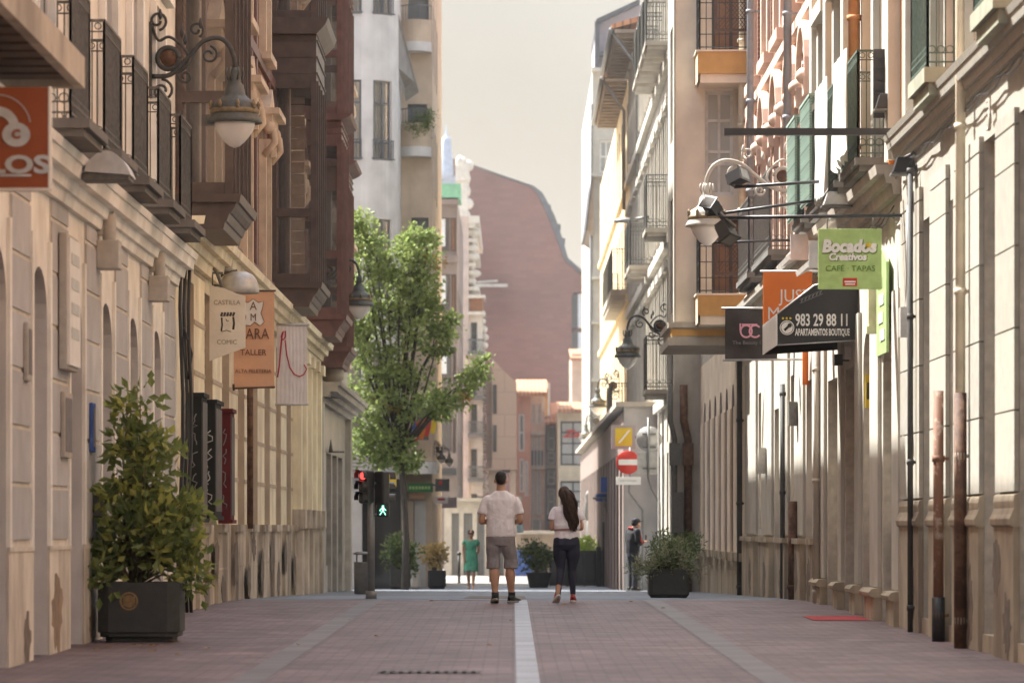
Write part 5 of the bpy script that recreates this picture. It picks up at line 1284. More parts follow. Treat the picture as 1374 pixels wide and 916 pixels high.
for dz in (0, 5): m.tube([(X(1073), Ya - .006, Z(407 - dz)), (X(1104), Ya - .006, Z(394 - dz))], .005, 4)
for k in range(6): m.tube([(X(1075 + 5 * k), Ya - .006, Z(405 - 2.1 * k)), (X(1077 + 5 * k), Ya - .006, Z(400.5 - 2.1 * k))], .009, 4)
m.build('sloped_lettering', 'faint_grey', aw)
# small square signs under the awning
for px0, px1, pa, pb, Y_, mt, lb in ((1134, 1149, 482, 465, 47.6, 'sign_white', 'small white box sign under the black awning'), (1120, 1131, 490, 475, 47.9, 'black_metal', 'small black square sign on a stalk under the black awning')):
    m = MB(); m.box(xx(px0, Y_), xx(px1, Y_), Y_, Y_ + .1, zz(pa, Y_), zz(pb, Y_)); m.tube([(xx(px1, Y_), Y_ + .05, zz(pa - 7, Y_)), (XR, Y_ + .05, zz(pa - 7, Y_))], .012, 5); m.build('box_sign', mt, label=lb, cat='sign')
# fascia panels flat on the wall
gp = thing('fascia_sign', 'tall light green wall sign with white shapes above a shop door', 'sign', (4.15, 43, 3)); m = MB(RW); m.prism([(42.35, 2.95), (43.5, 2.95), (43.5, 3.95), (42.9, 4.12), (42.35, 3.95)], .05, .08); m.build('sign_board', 'sign_pale_green', gp)
m = MB(RW)
for q, (a, b) in enumerate(((42.5, 3.1), (42.7, 3.3), (42.6, 3.5), (42.8, 3.7))): m.box(a, a + .5, b, b + .12, .082, .09)
m.build('lettering', 'sign_white', gp)
yp = thing('fascia_sign', 'yellow panel sign inside the arched shop door beside the black awning', 'sign', (4.3, 45.4, 2.5)); m = MB(); m.box(4.22, 4.5, 45.96, 45.99, 2.45, 2.85); m.build('sign_board', 'sign_yellow', yp)
m = MB(); [m.box(4.24 + .05 * k, 4.27 + .05 * k, 45.95, 45.957, 2.55, 2.75) for k in range(5)]; m.build('lettering', 'black_metal', yp)
m = MB(RW); m.box(43.62, 43.78, 3.3, 3.85, .05, .16); m.box(43.6, 43.8, 3.22, 3.3, .05, .18); m.build('wall_light', 'cream_pipe', label='small cream wall light beside the light green wall sign', cat='wall lamp')
# spotlights on long arms
def spot(label, Y, pA, pB, head, yaw=.5, tilt=-.5, wall=True, r=.02):
    o = thing('arm_spotlight', label, 'spotlight', (XR, Y, zz(pB[1], Y)), 0, 'spotlights on long arms over the shops')
    a = (xx(pA[0], Y), Y, zz(pA[1], Y)); b = (XR + .02, Y, zz(pB[1], Y))
    m = MB(); m.tube([a, b], r, 8); m.box(XR - .02, XR - .002, Y - .06, Y + .06, b[2] - .08, b[2] + .08); m.build('arm', 'black_metal', o)
    h = MB(); h.box(-.085, .085, -.085, .085, -.07, .07); h.box(-.105, .105, -.10, -.085, -.09, .09)
    for k in range(5): h.box(-.08 + k * .036, -.066 + k * .036, .085, .12, -.065, .065)
    ho = h.build('lamp_head', 'black_metal', o, local=True); ho.location = Vector((xx(head[0], Y), Y, zz(head[1], Y))) - o.location; ho.rotation_euler = (tilt, .2, yaw)
    g_ = MB(); g_.box(-.08, .08, -.104, -.101, -.065, .065); g_.build('lens', 'glass_mid', ho, local=True)
    m = MB(); hp = Vector((xx(head[0], Y), Y, zz(head[1], Y))); m.tube([hp + Vector((.09, 0, .06)), Vector(a) + Vector((0, 0, .05)), Vector(a)], .02, 6); m.build('yoke', 'iron', o)
spot('black spotlight on the topmost of the long arms', 46.2, (985, 251), (1160, 240), (990, 238), .9, -.4)
spot('black spotlight at the end of the second arm from the top', 48.2, (948, 289), (1142, 263), (955, 277), -.8, -.6)
spot('black spotlight on the long arm over the green cafe sign', 41.0, (966, 292), (1215, 289), (975, 312), .9, 1.0)
spot('black spotlight on the lowest arm, nearest the lattice balcony', 56.6, (940, 326), (1065, 322), (940, 300), -1.0, -.3)
m = MB(); Y = 41.1; m.box(xx(972, Y), XR, Y, Y + .09, zz(181, Y), zz(172, Y)); m.build('flat_bar', 'black_metal', label='long flat grey bar reaching out over the street above the lamps', cat='bar')
for px, py, Y, lb, s in ((1122, 268, 45.4, 'pale floodlight tray under the cafe balcony', 1.0), (1190, 138, 41.7, 'black floodlight in front of the dark open shutter', .8), (1230, 223, 40.0, 'black floodlight on the end of the granite cornice', .8)):
    X0 = min(xx(px, Y), XR - .12); o = thing('floodlight', lb, 'floodlight', (X0, Y, zz(py, Y)))
    m = MB(); m.prism([(-.16 * s, -.07), (.16 * s, -.07), (.10 * s, .09), (-.10 * s, .09)], -.12, .12); m.v = [(a, c, b) for a, b, c in m.v]; m.build('housing', 'pale_metal' if 'pale' in lb else 'black_metal', o, local=True, bevel=.01)
    m = MB(); m.box(-.18 * s, .18 * s, -.13, .13, -.095, -.072); m.build('rim', 'iron', o, local=True)
    m = MB(); m.tube([(0, 0, .09), (.10, 0, .14), (XR - X0, 0, .12)], .014, 6); m.build('arm', 'iron', o, local=True)
lf = thing('street_luminaire', 'flat modern grey street luminaire high on the sunlit cream house', 'street lamp', (3.5, 100, zz(296, 100)))
m = MB(); Y = 100.; m.lathe([(.005, .10), (.25, .07), (.34, .0), (.30, -.03), (.005, -.04)], (xx(840, Y), Y, zz(297, Y)), 20, sy=.6); m.build('luminaire_head', 'grey_metal', lf); m = MB(); m.tube([(xx(852, Y), Y, zz(294, Y)), (3.6, Y, zz(290, Y))], .035, 8); m.build('arm', 'grey_metal', lf)
# cloths, blinds, shutter
wc = cloth(0, 1, 0, 1, 0, .02); 
def drape(name, label, cat, u0, u1, z0, z1, w, mt, amp=.03, seed=0):
    mb = MB(RW); mb.smooth = True; nx, nz = 26, 10; g_ = []
    for j in range(nz + 1):
        g_.append([mb.P((u0 + (u1 - u0) * i / nx, z0 + (z1 - z0) * j / nz - .12 * (1 - j / nz) * abs(math.sin(i * .5 + seed)), w + amp * math.sin(i * 1.1 + seed + j * .25) * (1.2 - j / nz))) for i in range(nx + 1)])
    for j in range(nz):
        for i in range(nx): mb.face((g_[j][i], g_[j][i + 1], g_[j + 1][i + 1], g_[j + 1][i]))
    return mb.build(name, mt, label=label, cat=cat)
drape('hanging_cloth', 'white sheet draped over the nearer iron balcony of the orange house', 'cloth', 42.5, 44.4, 5.2, 6.34, .50, 'cloth_white')
drape('hanging_cloth', 'white sheet draped over the second iron balcony of the orange house', 'cloth', 45.3, 46.9, 5.05, 6.34, .50, 'cloth_white', seed=2)
for a, b, lb in ((48.0, 49.6, 'green slatted blind hung over the third balcony of the orange house'), (50.5, 52.0, 'green slatted blind hung over the farthest balcony of the orange house')):
    m = MB(RW); m.prism([(a, 5.12), (b, 5.12), (b, 6.4), (a, 6.4)], .46, .48); 
    for k in range(30): m.box(a, b, 5.14 + k * .042, 5.16 + k * .042, .48, .492)
    m.box(a, b, 6.4, 6.44, .38, .5); m.build('roller_blind', 'shutter_green', label=lb, cat='blind')
sh = thing('open_shutter', 'dark open shutter standing out from the orange house', 'shutter', (4.05, 41.9, 5.4)); m = MB(); Y = 41.9; m.box(xx(1172, Y), XR - .004, Y, Y + .05, zz(158, Y), zz(66, Y)); m.build('board', 'flag_black', sh); m = MB(); [m.box(xx(1172, Y) + .02, XR - .02, Y - .01, Y - .001, zz(150 - 14 * k, Y), zz(148 - 14 * k, Y)) for k in range(6)]; m.build('battens', 'dark_shop', sh)
for Y_, pa, lb in ((49.0, 352, 'white rolled awning cassette behind the orange sign'), (52.2, 342, 'smaller white awning cassette beyond the orange sign')):
    o = thing('rolled_awning', lb, 'awning', (3.9, Y_, zz(pa, Y_))); m = MB(RW); m.sweep([(zz(pa, Y_) - .12, .50), (zz(pa, Y_) - .06, .52), (zz(pa, Y_) + .22, .06), (zz(pa, Y_) + .12, .04)], Y_ - 1.0, Y_ + 1.0); m.box(Y_ - 1.04, Y_ - 1.0, zz(pa, Y_) - .14, zz(pa, Y_) + .2, .05, .5); m.build('cassette', 'white_paint', o); m = MB(RW); m.tube([(Y_, zz(pa, Y_), .005), (Y_, zz(pa, Y_), .13)], .04, 6); m.build('mount', 'white_paint', o)
m = MB(); Y = 41.7; m.box(xx(1200, Y) - .06, XR, Y, Y + .04, zz(222, Y), zz(192, Y)); m.build('small_flag', 'flag_orange', label='small red orange pennant at the end of the granite cornice', cat='flag')
rm = MB(); 
for a in [43.6 + .35 * k for k in range(5)]: rm.poly([(3.42, a, gz(a) + .008), (4.08, a, gz(a) + .008), (4.08, a + .35, gz(a + .35) + .008), (3.42, a + .35, gz(a + .35) + .008)])
rm.build('door_mat', 'red_carpet', label='thin red mat lying at the foot of the right hand shops', cat='mat')
# traffic signs
ne = thing('road_sign', 'round red no entry sign with white bar and small white plate beneath', 'road sign', (2.9, 96, gz(96)))
Y = 94.; X = lambda p: xx(p, Y); Z = lambda p: zz(p, Y)
m = MB(); m.lathe([(.285, -.008), (.29, 0), (.285, .008)], (X(842.5), Y, Z(620)), 32, axis='y'); m.build('disc', 'sign_red', ne)
m = MB(); m.box(X(830), X(856), Y - .016, Y - .009, Z(623.5), Z(616)); m.build('white_bar', 'sign_white', ne)
m = MB(); m.box(X(826.5), X(860), Y - .01, Y + .01, Z(650), Z(639.5)); m.build('plate', 'sign_white', ne, bevel=.006)
text('lettering', 'EXCEPTO AUTORIZADOS', .058, (X(843.2), Y - .014, Z(644.8)), ne, 'faint_grey', sx=.62, ext=.001)
m = MB(); m.tube([(X(846), Y + .04, Z(600)), (X(844), Y + .04, Z(660)), (X(862), Y + .04, Z(684)), (X(862), Y + .04, gz(Y))], .03, 8); m.build('post', 'grey_metal', ne)
bk = thing('road_sign', 'pair of grey road sign backs, round above square, on a bent post', 'road sign', (3.4, 91, gz(91)))
Y = 91.; X = lambda p: xx(p, Y); Z = lambda p: zz(p, Y)
m = MB(); m.lathe([(.30, -.008), (.305, .012)], (X(871), Y, Z(589)), 32, axis='y'); m.build('disc', 'pale_metal', bk)
m = MB(); m.box(X(855), X(885), Y, Y + .012, Z(636), Z(606)); m.build('square_plate', 'pale_metal', bk, bevel=.02)
m = MB(); m.tube([(X(870), Y - .05, Z(560)), (X(870), Y - .05, Z(640)), (X(874), Y - .05, Z(655)), (X(885), Y - .05, Z(675)), (X(886), Y - .05, gz(Y))], .03, 8)
for p in (600, 582, 628): m.box(X(862), X(880), Y - .035, Y - .008, Z(p) - .02, Z(p) + .02)
m.build('post', 'grey_metal', bk)
ys = thing('box_sign', 'square yellow and grey box sign with pale slash above the no entry sign', 'sign', (3, 97, 3)); Y = 94.4; X = lambda p: xx(p, Y); Z = lambda p: zz(p, Y)
m = MB(); m.box(X(820.5), X(852.5), Y, Y + .12, Z(602), Z(570)); m.build('frame', 'lilac_grey', ys); m = MB(); m.box(X(825.5), X(848), Y - .006, Y - .001, Z(598), Z(574)); m.build('yellow_face', 'sign_yellow', ys)
m = MB(); m.T = lambda u, v, w: (u, Y - .008 - w, v); m.prism([(X(829), Z(594)), (X(832), Z(594)), (X(846), Z(577)), (X(843), Z(577))], 0, .006); m.build('slash_emblem', 'sign_white', ys)
m = MB(); m.tube([(X(852), Y + .06, Z(586)), (3.58, Y + .06, Z(586))], .03, 6); m.build('bracket', 'grey_metal', ys)
m = MB(); m.lathe([(.16, 0), (.17, .05), (.15, .1), (.16, .7), (.18, .74), (.12, .8), (.01, .82)], (xx(851, 90.5), 90.5, gz(90.5)), 14); m.build('bollard', 'black_metal', label='black bollard beside the man in the dark jacket', cat='bollard')
# white bright door frame leaves at the lit house
m = MB(R5W); [m.box(87.35 + 2.4 * k, 87.55 + 2.4 * k, -.9, 3.7, .16, .2) for k in range(2)]; m.build('door_leaf', 'white_paint', R5)

op = thing('wall_poster', 'narrow orange vertical wall sign under the black fabric sign', 'sign', (4.1, 54.6, 2.9)); m = MB(); Y = 54.6; m.box(xx(1077, Y), xx(1086, Y), Y, Y + .06, zz(516, Y), zz(462, Y)); m.build('sign_board', 'sign_orange_bright', op); m = MB(); m.box(xx(1086, Y), XR, Y + .02, Y + .04, zz(490, Y), zz(488, Y)); m.build('bracket', 'iron', op)

# cables clipped along the cornices, wall boxes
for Y0_, Y1_, z_, w_, lb in ((30, 41.4, 4.86, .07, 'thin black cable sagging along the granite frieze'), (41.6, 52.5, 4.50, .07, 'bunch of cables below the cornice of the orange house'), (52.7, 68.8, 4.42, .06, 'cable clipped along the cream wall of the brick house')):
    m = MB(RW)
    for q in range(2 if 'thin' in lb else 3):
        m.tube([(Y0_ + (Y1_ - Y0_) * k / 24, z_ - .03 * q - (.04 + .02 * q) * abs(math.sin(k * 1.05 + q)), w_) for k in range(25)], .009, 5)
    m.build('wall_cable', 'black_metal', label=lb, cat='cable')
for Y0_, z_, s_, mt, lb in ((39.9, 3.0, .22, 'pale_metal', 'small grey junction box high on the granite corner'), (56.0, 2.5, .25, 'iron', 'dark junction box under the black fabric sign'), (62.9, 1.9, .3, 'lamp_pale', 'pale meter cabinet on the cream wall of the brick house')):
    m = MB(RW); m.box(Y0_, Y0_ + s_, z_, z_ + s_ * 1.4, .05, .17); m.tube([(Y0_ + s_ / 2, z_ + s_ * 1.4, .1), (Y0_ + s_ / 2, z_ + 1.4, .08)], .012, 5); m.build('junction_box', mt, label=lb, cat='box')

for k, (a, z0_, z1_) in enumerate(((31.9, -.1, .5), (32.6, .4, .95), (34.5, -.1, .7), (35.4, .1, .9), (37.2, -.05, .6), (39.6, -.05, .8))):
    patch(R1, RW, a, a + .6, z0_, z1_, .0555, 'grime_patch', 40 + k)
for k, (a, z0_, z1_) in enumerate(((53.0, -.1, .6), (55.4, 0, .7), (58.5, -.15, .5), (62.4, -.2, .6), (66.2, -.2, .5))):
    patch(R3, RW, a, a + .8, z0_, z1_, .0905, 'grime_patch', 60 + k)
# ================================================================ far buildings
def wallbox(b, name, mats, x0, x1, y0, y1, z1, fops=(), sops=(), depth=.2, side='r', z0=-2, roofm=None):
    """a block seen from the front: real openings in its front wall and in the street side"""
    w = MB(front_map(y0)); wall_panel(w, x0, x1, z0, z1, fops, depth, 0, 1); w.build(name, mats, b)
    xs = x1 if side == 'r' else x0
    w = MB(side_map(xs, 1 if side == 'r' else -1)); wall_panel(w, y0, y1, z0, z1, sops, depth, 0, 1); w.build('side_wall', mats, b)
    xo = x0 if side == 'r' else x1
    w = MB(); w.poly([(xo, y0, z0), (xo, y1, z0), (xo, y1, z1), (xo, y0, z1)]); w.poly([(x0, y1, z0), (x1, y1, z0), (x1, y1, z1), (x0, y1, z1)]); w.poly([(x0, y0, z1), (x1, y0, z1), (x1, y1, z1), (x0, y1, z1)]); w.build('roof', roofm or mats[0], b)
# ---- white corner house with a rounded corner
C1 = house('corner_house', 'white rendered house with rounded corner and grey framed windows', -4.5, 108)
R_ = 1.0; xc, y0 = -4.28, 108.0; q = R_ * math.pi / 2
def Tc(u, v, w):
    if u <= 0: return (xc + u, y0 - w, v)
    if u < q: a = u / R_; return (xc + (R_ + w) * math.sin(a), y0 + R_ - (R_ + w) * math.cos(a), v)
    return (xc + R_ + w, y0 + R_ + (u - q), v)
ops = []
for z in (3.6, 7.45, 11.35, 15.45, 19.2): ops += [(-.95, .02, z, z + 2.25), (.36, 1.05, z, z + 2.25)]
w = MB(Tc); wall_panel(w, -6, 6, -2, 22, ops, .16, 0, 0, ub=[q * k / 12 for k in range(13)])
for k in range(12): pass
w.build('white_wall', 'white_render', C1)
for a, b, c, d in ops:
    o = window(C1, Tc, a, b, c, d, -.12, 'frame_grey', 'glass_clear', 1 if a < 0 else 2, 1, trans=(.72, .22))
    k = MB(Tc); n = 14
    for i in range(n): u = a + (b - a) * i / n; k.poly([(u, c, -.2 - .04 * (i % 2)), (u + (b - a) / n, c, -.2 - .04 * ((i + 1) % 2)), (u + (b - a) / n, d, -.2 - .04 * ((i + 1) % 2)), (u, d, -.2 - .04 * (i % 2))])
    k.build('curtain', 'curtain_cream', o)
    s = MB(Tc); s.box(a - .04, b + .04, c + .02, c + .06, .02, .08); n = 7
    for i in range(n + 1): u = a + (b - a) * i / n; s.box(u - .012, u + .012, c + .06, c + .55, .03, .05)
    s.box(a - .02, b + .02, c + .55, c + .58, .02, .06); s.build('railing', 'frame_grey', o)
s = MB(); s.T = None
pv = [Vector(A(532, 10, 109.9)), Vector(A(562, 124, 112.3)), Vector(A(545, 136, 112.3)), Vector(A(531, 96, 109.9))]
i0 = [s.P(p) for p in pv]; i1 = [s.P(p + Vector((-.05, .0, .22))) for p in pv]; s.face(i0); s.face(i1[::-1])
for k in range(4): s.face((i0[k], i0[(k + 1) % 4], i1[(k + 1) % 4], i1[k]))
s.build('sloping_eave', 'eave_grey', C1)
# ribbed rounded shop canopy at its foot
m = MB()
for k in range(8):
    z = zz(640, 107) + k * .10; m.box(xx(458, 107), xx(505 + k * 1.6, 107), 106.4 - k * .05, 107.8, z, z + .085)
m.build('ribbed_canopy', 'white_render', C1)
m = MB(); m.box(xx(470, 107.4), xx(486, 107.4), 107.2, 107.9, -1.5, zz(642, 107)); m.build('corner_pillar', 'white_render', C1)
m = MB(); m.box(xx(486, 107.7), xx(538, 107.7), 107.6, 107.9, -1.5, zz(642, 107)); 
for k in range(6): m.box(xx(488 + k * 9, 107.5), xx(490 + k * 9, 107.5), 107.5, 107.6, -1.4, zz(646, 107))
m.build('dark_shop_window', 'glass_dark', C1)
m = MB(); m.box(xx(520, 106), xx(531, 106), 106.5, 106.7, zz(652, 106), zz(632, 106)); m.build('shop_sign', 'sign_yellow', C1)
# ---- peach building with planted balconies
C2 = house('apartment_building', 'peach rendered apartment block with planted curved balconies', -3, 114)
Y = 113.; X = lambda p: xx(p, Y); Z = lambda p: zz(p, Y)
fops = [(X(552), X(575), Z(320), Z(292)), (X(547), X(573), Z(172), Z(140)), (X(548), X(575), Z(33), Z(-5)), (X(551), X(575), Z(420), Z(385)), (X(551), X(575), Z(590), Z(548))]
wallbox(C2, 'peach_wall', ['peach_render', 'shade_stone'], -6, -2.37, 113, 128, 24, fops, [(114 + 2.6 * k, 115.2 + 2.6 * k, z, z + 2) for k in range(3) for z in (4, 7.5, 11, 14.5)])
for f in fops: window(C2, front_map(113), *f, -.14, 'frame_grey', 'glass_mid', 2, 1)
for (pa, pb, pc, plant) in ((212, 188, 168, True), (72, 48, 30, False)):
    s = MB(); n = 12; x0, x1 = X(538), X(579)
    arc = [(x0 + (x1 - x0) * k / n, 113 - .15 - .55 * math.sin(math.pi * (.15 + .7 * k / n))) for k in range(n + 1)]
    poly = [(x0, 112.99)] + arc + [(x1, 112.99)]
    s.T = lambda u, v, w: (u, v, w); s.mi = 1; s.prism(poly, Z(pa), Z(pa) + .28); s.mi = 0
    for p, q_ in zip(arc, arc[1:]): s.poly([(p[0], p[1], Z(pa) + .28), (q_[0], q_[1], Z(pa) + .28), (q_[0], q_[1], Z(pc)), (p[0], p[1], Z(pc))])
    o = s.build('balcony', ['peach_render', 'white_render'], C2)
    r = MB(); r.T = lambda u, v, w: (u, w, v)
    for k in range(n + 1): r.tube([(arc[k][0], Z(pc), arc[k][1]), (arc[k][0], Z(pc) + .42, arc[k][1])], .012, 4)
    r.tube([(a[0], Z(pc) + .42, a[1]) for a in arc], .02, 4); r.build('railing', 'frame_grey', o)
for n_, (px, py) in enumerate(((556, 164), (572, 160))):
    shrub('balcony_plant', ['trailing green plants spilling over the middle of the peach balcony', 'taller green plant at the street corner of the peach balcony'][n_], 'plant', A(px, 172, 112.4), [(A(px, py + 4, 112.3), (.28, .2, .16)), (A(px + 3, py - 6, 112.4), (.16, .2, .2)), (A(px + 4, py + 12, 112.25), (.2, .1, .14))], 22, .09, .02, 'leaf_laurel', 10, 30 + n_)
m = MB(); m.T = lambda u, v, w: (u, w, v); m.sweep
m = MB(); n = 10
cv = [(X(541) + (X(590) - X(541)) * k / n, 112.6 - .9 * math.sin(math.pi * .5 * (1 - abs(2 * k / n - 1)) ** .6)) for k in range(n + 1)]
for p, q_ in zip(cv, cv[1:]): m.poly([(p[0], p[1], Z(636)), (q_[0], q_[1], Z(636)), (q_[0], q_[1] + .1, Z(620)), (p[0], p[1] + .1, Z(620))])
m.poly([(c_[0], c_[1], Z(636)) for c_ in cv]); m.poly([(c_[0], c_[1] + .1, Z(620)) for c_ in cv]); o = m.build('curved_awning', 'white_paint', C2)
m = MB(); m.box(X(541), X(581), 112.2, 112.98, Z(619), Z(604)); m.build('shop_lintel', 'peach_render', C2)
def plainsign(name, label, Y, px0, px1, pa, pb, mt, mk_=None, mmt=None, cat='sign', wall=None):
    o = thing(name, label, cat, (xx((px0 + px1) / 2, Y), Y, zz(pa, Y))); m = MB(); m.box(xx(px0, Y), xx(px1, Y), Y, Y + .1, zz(pa, Y), zz(pb, Y)); m.build('sign_board', mt, o)
    if mk_:
        m = MB(); 
        for a, b, c, d in mk_: m.box(xx(a, Y), xx(b, Y), Y - .01, Y - .002, zz(c, Y), zz(d, Y))
        m.build('lettering', mmt, o)
    if wall is not None: m = MB(); m.tube([(xx((px0 + px1) / 2, Y), Y + .05, zz((pa + pb) / 2, Y)), (wall, Y + .05, zz((pa + pb) / 2, Y))], .03, 6); m.build('bracket', 'iron', o)
    return o
mk('sign_dark_green', (.03, .16, .05), rough=.4, sc=5); mk('sign_charcoal', (.07, .075, .07), rough=.5, sc=5)
plainsign('shop_sign', 'green horizontal shop sign with pale lettering below the white curved awning', 111.8, 547, 581, 660, 648, 'sign_dark_green', [(549 + 4.2 * k, 552 + 4.2 * k, 656, 652) for k in range(7)], 'sign_green', wall=-2.9)
plainsign('shop_sign', 'charcoal hanging sign with small red mark beside the green one', 111.4, 584, 603, 659, 642, 'sign_charcoal', [(589, 593, 650, 645)], 'sign_red', wall=-2.4)
plainsign('shop_sign', 'white oblong hanging sign with red bird like mark', 117, 582, 601, 675, 666, 'sign_white', [(587, 597, 671, 668)], 'sign_red', wall=-2.4)
plainsign('shop_sign', 'plain pale lilac hanging sign just behind the white oblong one', 119, 593, 613, 681, 667, 'lilac_grey', wall=-2.4)
plainsign('shop_sign', 'small tan wooden shop sign under the green one', 112.0, 551, 570, 668, 659, 'banner_tan', wall=-2.9)
for k, (px, mt, lb) in enumerate(((552, 'flag_blue', 'blue flag hanging among the others over the peach shop'), (558, 'flag_red', 'dark red flag hanging beside the blue one'), (566, 'flag_orange', 'orange flag hanging among the others over the peach shop'), (573, 'flag_red', 'small red and white flag between the orange and yellow ones'), (581, 'flag_yellow', 'yellow flag, the one nearest the street, over the peach shop'))):
    m = MB(); m.T = lambda u, v, w: (u, 111.7 + w + .03 * k, v); p0, p1 = xx(px - 4, 111.7), xx(px + 4, 111.7)
    m.prism([(p0, zz(596 - 4 * k, 111.7)), (p0 + .12, zz(598 - 4 * k, 111.7)), (p1 + .02, zz(585 - 4 * k, 111.7)), (p1 + .05, zz(566 - 3 * k, 111.7)), (p0 + .08, zz(568 - 3 * k, 111.7))], 0, .02)
    f = m.build('flag', mt, label=lb, cat='flag', group='flags over the peach shop')
m = MB(); m.box(X(540), X(556), 112.2, 112.95, -1.5, Z(672)); m.mi = 1; m.box(X(557), X(572), 112.3, 112.95, -1.5, Z(672)); m.mi = 0; m.box(X(572), X(581), 112.3, 112.95, -1.5, Z(664)); m.build('shop_pillars', ['peach_render', 'white_render'], C2)
# ---- dusky corner building with mirador windows, green netting above
C3 = house('apartment_building', 'dusky brown building with white roller blinds and green netting on top', -3, 178)
Y = 175.; X = lambda p: xx(p, Y); Z = lambda p: zz(p, Y)
fops = [(X(588), X(603), Z(337), Z(292)), (X(588), X(604), Z(420), Z(368)), (X(588), X(606), Z(515), Z(465)), (X(590), X(606), Z(605), Z(560)), (X(604.5), X(612), Z(337), Z(292)), (X(605.5), X(612), Z(420), Z(368)), (X(607.5), X(612), Z(515), Z(465)), (X(607.5), X(612), Z(610), Z(560))]
wallbox(C3, 'dusky_wall', ['dusky_render', 'dusky_render'], X(575), X(613.5), 175, 196, Z(268), fops, [(177 + 4 * k, 179 + 4 * k, z, z + 2) for k in range(4) for z in (3, 6.5, 10)], depth=.25)
for i, f in enumerate(fops): window(C3, front_map(175), *f, -.2, 'frame_brown', 'glass_dark', 2, 1) if i != 4 and i != 5 else window(C3, front_map(175), *f, -.2, 'frame_brown', 'shutter_brown', 1, 1)
for f, h in zip(fops[:3], (.85, .75, .72)): m = MB(front_map(175)); m.box(f[0] + .08, f[0] + (f[1] - f[0]) * .62, f[3] - (f[3] - f[2]) * h, f[3] - .05, -.14, -.10); m.build('roller_blind', 'shutter_white', C3)
for pz in (352, 440, 535, 275): m = MB(front_map(175)); m.box(X(583), X(615), Z(pz), Z(pz - 9), .005, .3); m.build('string_course', 'dusky_render', C3)
m = MB(); m.box(X(582), X(618), 174.7, 178, Z(268), Z(247)); o = m.build('scaffold_netting', 'net_green', label='green safety netting wrapped round the top of the dusky building', cat='netting')
m = MB(front_map(175)); m.box(X(584), X(614), Z(628), Z(608), .01, .6); m.mi = 1; m.box(X(590), X(613), Z(637), Z(629), .01, .9); m.build('shop_fascia', ['dusky_render', 'dark_shop'], C3)
# ---- ornate pale building and the spire
C4 = house('ornate_building', 'tall pale pink building with carved white balconies on its street edge', -2, 205)
Y = 200.; X = lambda p: xx(p, Y); Z = lambda p: zz(p, Y)
fops = [(X(632), X(640), Z(q_), Z(q_ - 38)) for q_ in (470, 530, 580, 640, 700)]
wallbox(C4, 'pink_wall', ['pink_stone', 'shade_stone'], X(616), X(629), 200, 225, Z(290), [], [], .2)
w = MB(front_map(200.3)); wall_panel(w, X(629), X(648), -2, Z(418), fops, .25, 0, 1); w.build('cream_wall', ['carved_white', 'shade_stone'], C4)
for f in fops: window(C4, front_map(200.3), *f, -.2, 'frame_black', 'glass_dark', 2, 2); 
for i, q_ in enumerate((470, 530, 580, 640, 700)):
    m = MB(front_map(200.3)); m.box(X(628), X(651), Z(q_ + 6), Z(q_ + 1), .003, .6); [m.box(X(629 + 2 * k), X(629.6 + 2 * k), Z(q_), Z(q_ - 14), .5, .54) for k in range(10)]; m.box(X(628.5), X(650), Z(q_ - 13), Z(q_ - 15), .48, .56); m.build('balcony', 'iron_light', C4)
m = MB(side_map(X(629), 1))
r = random.Random(4)
for k in range(34):
    z = Z(300) - k * .42
    if z > Z(418): m.ball((200.5 + r.random() * .8, z, .12), .35, .24, .24 + .28 * math.sin(k * 1.3) ** 2, 8, 6); m.box(200.2, 208, z - .1, z + .08, .0, .25 + .3 * (k % 4 == 0))
    else: m.ball((200.8, z, .72 + .1 * math.sin(k)), .3, .2, .22, 8, 6)
m.box(199.7, 222, Z(300), Z(290), .0, .55); m.box(199.8, 222, Z(306), Z(300), .0, .35); m.build('carved_edge', 'carved_white', C4)
m = MB(); m.box(X(630), X(648), 200.1, 203, Z(418), Z(400)); m.mi = 1; m.box(X(628), X(651), 199.7, 203, Z(400), Z(396)); m.box(X(628), X(651), 199.8, 203, Z(422), Z(418)); m.build('attic', ['shutter_brown', 'carved_white'], C4)
C5 = house('church_tower', 'pale blue slate church spire rising behind the green netting', -4, 260)
Y = 258.; X = lambda p: xx(p, Y); Z = lambda p: zz(p, Y)
m = MB(); m.lathe([(.55, 0), (.5, .5), (.30, 2.6), (.26, 2.8)], (X(599), Y, Z(240)), 8); m.lathe([(.26, 0), (.34, .2), (.12, .5), (.03, 1.2), (.01, 1.4)], (X(599), Y, Z(240) + 2.2), 8); m.build('spire', 'spire_slate', C5)
m = MB(); m.box(X(585), X(611), Y, Y + 6, -2, Z(243)); m.box(X(588), X(611), Y - .2, Y + 6, Z(243), Z(237)); m.build('tower', 'spire_slate', C5)
m = MB(); zt = Z(222); xa, xb = X(611), X(627)
m.box(xa, xb, Y, Y + 5, -2, zt - 1); r = random.Random(2)
for k in range(14): z = zt - k * .85; m.ball((xb - .05, Y + .4, z), .28 + .2 * (k % 3 == 0), .4, .42, 8, 6)
m.box(xa, xb + .1, Y - .2, Y + 4, zt - 1, zt); m.ball((xa + .3, Y + .3, zt + .2), .3, .3, .5); m.ball((xb - .3, Y + .3, zt + .2), .3, .3, .4); m.build('ornate_gable', 'carved_white', C5)
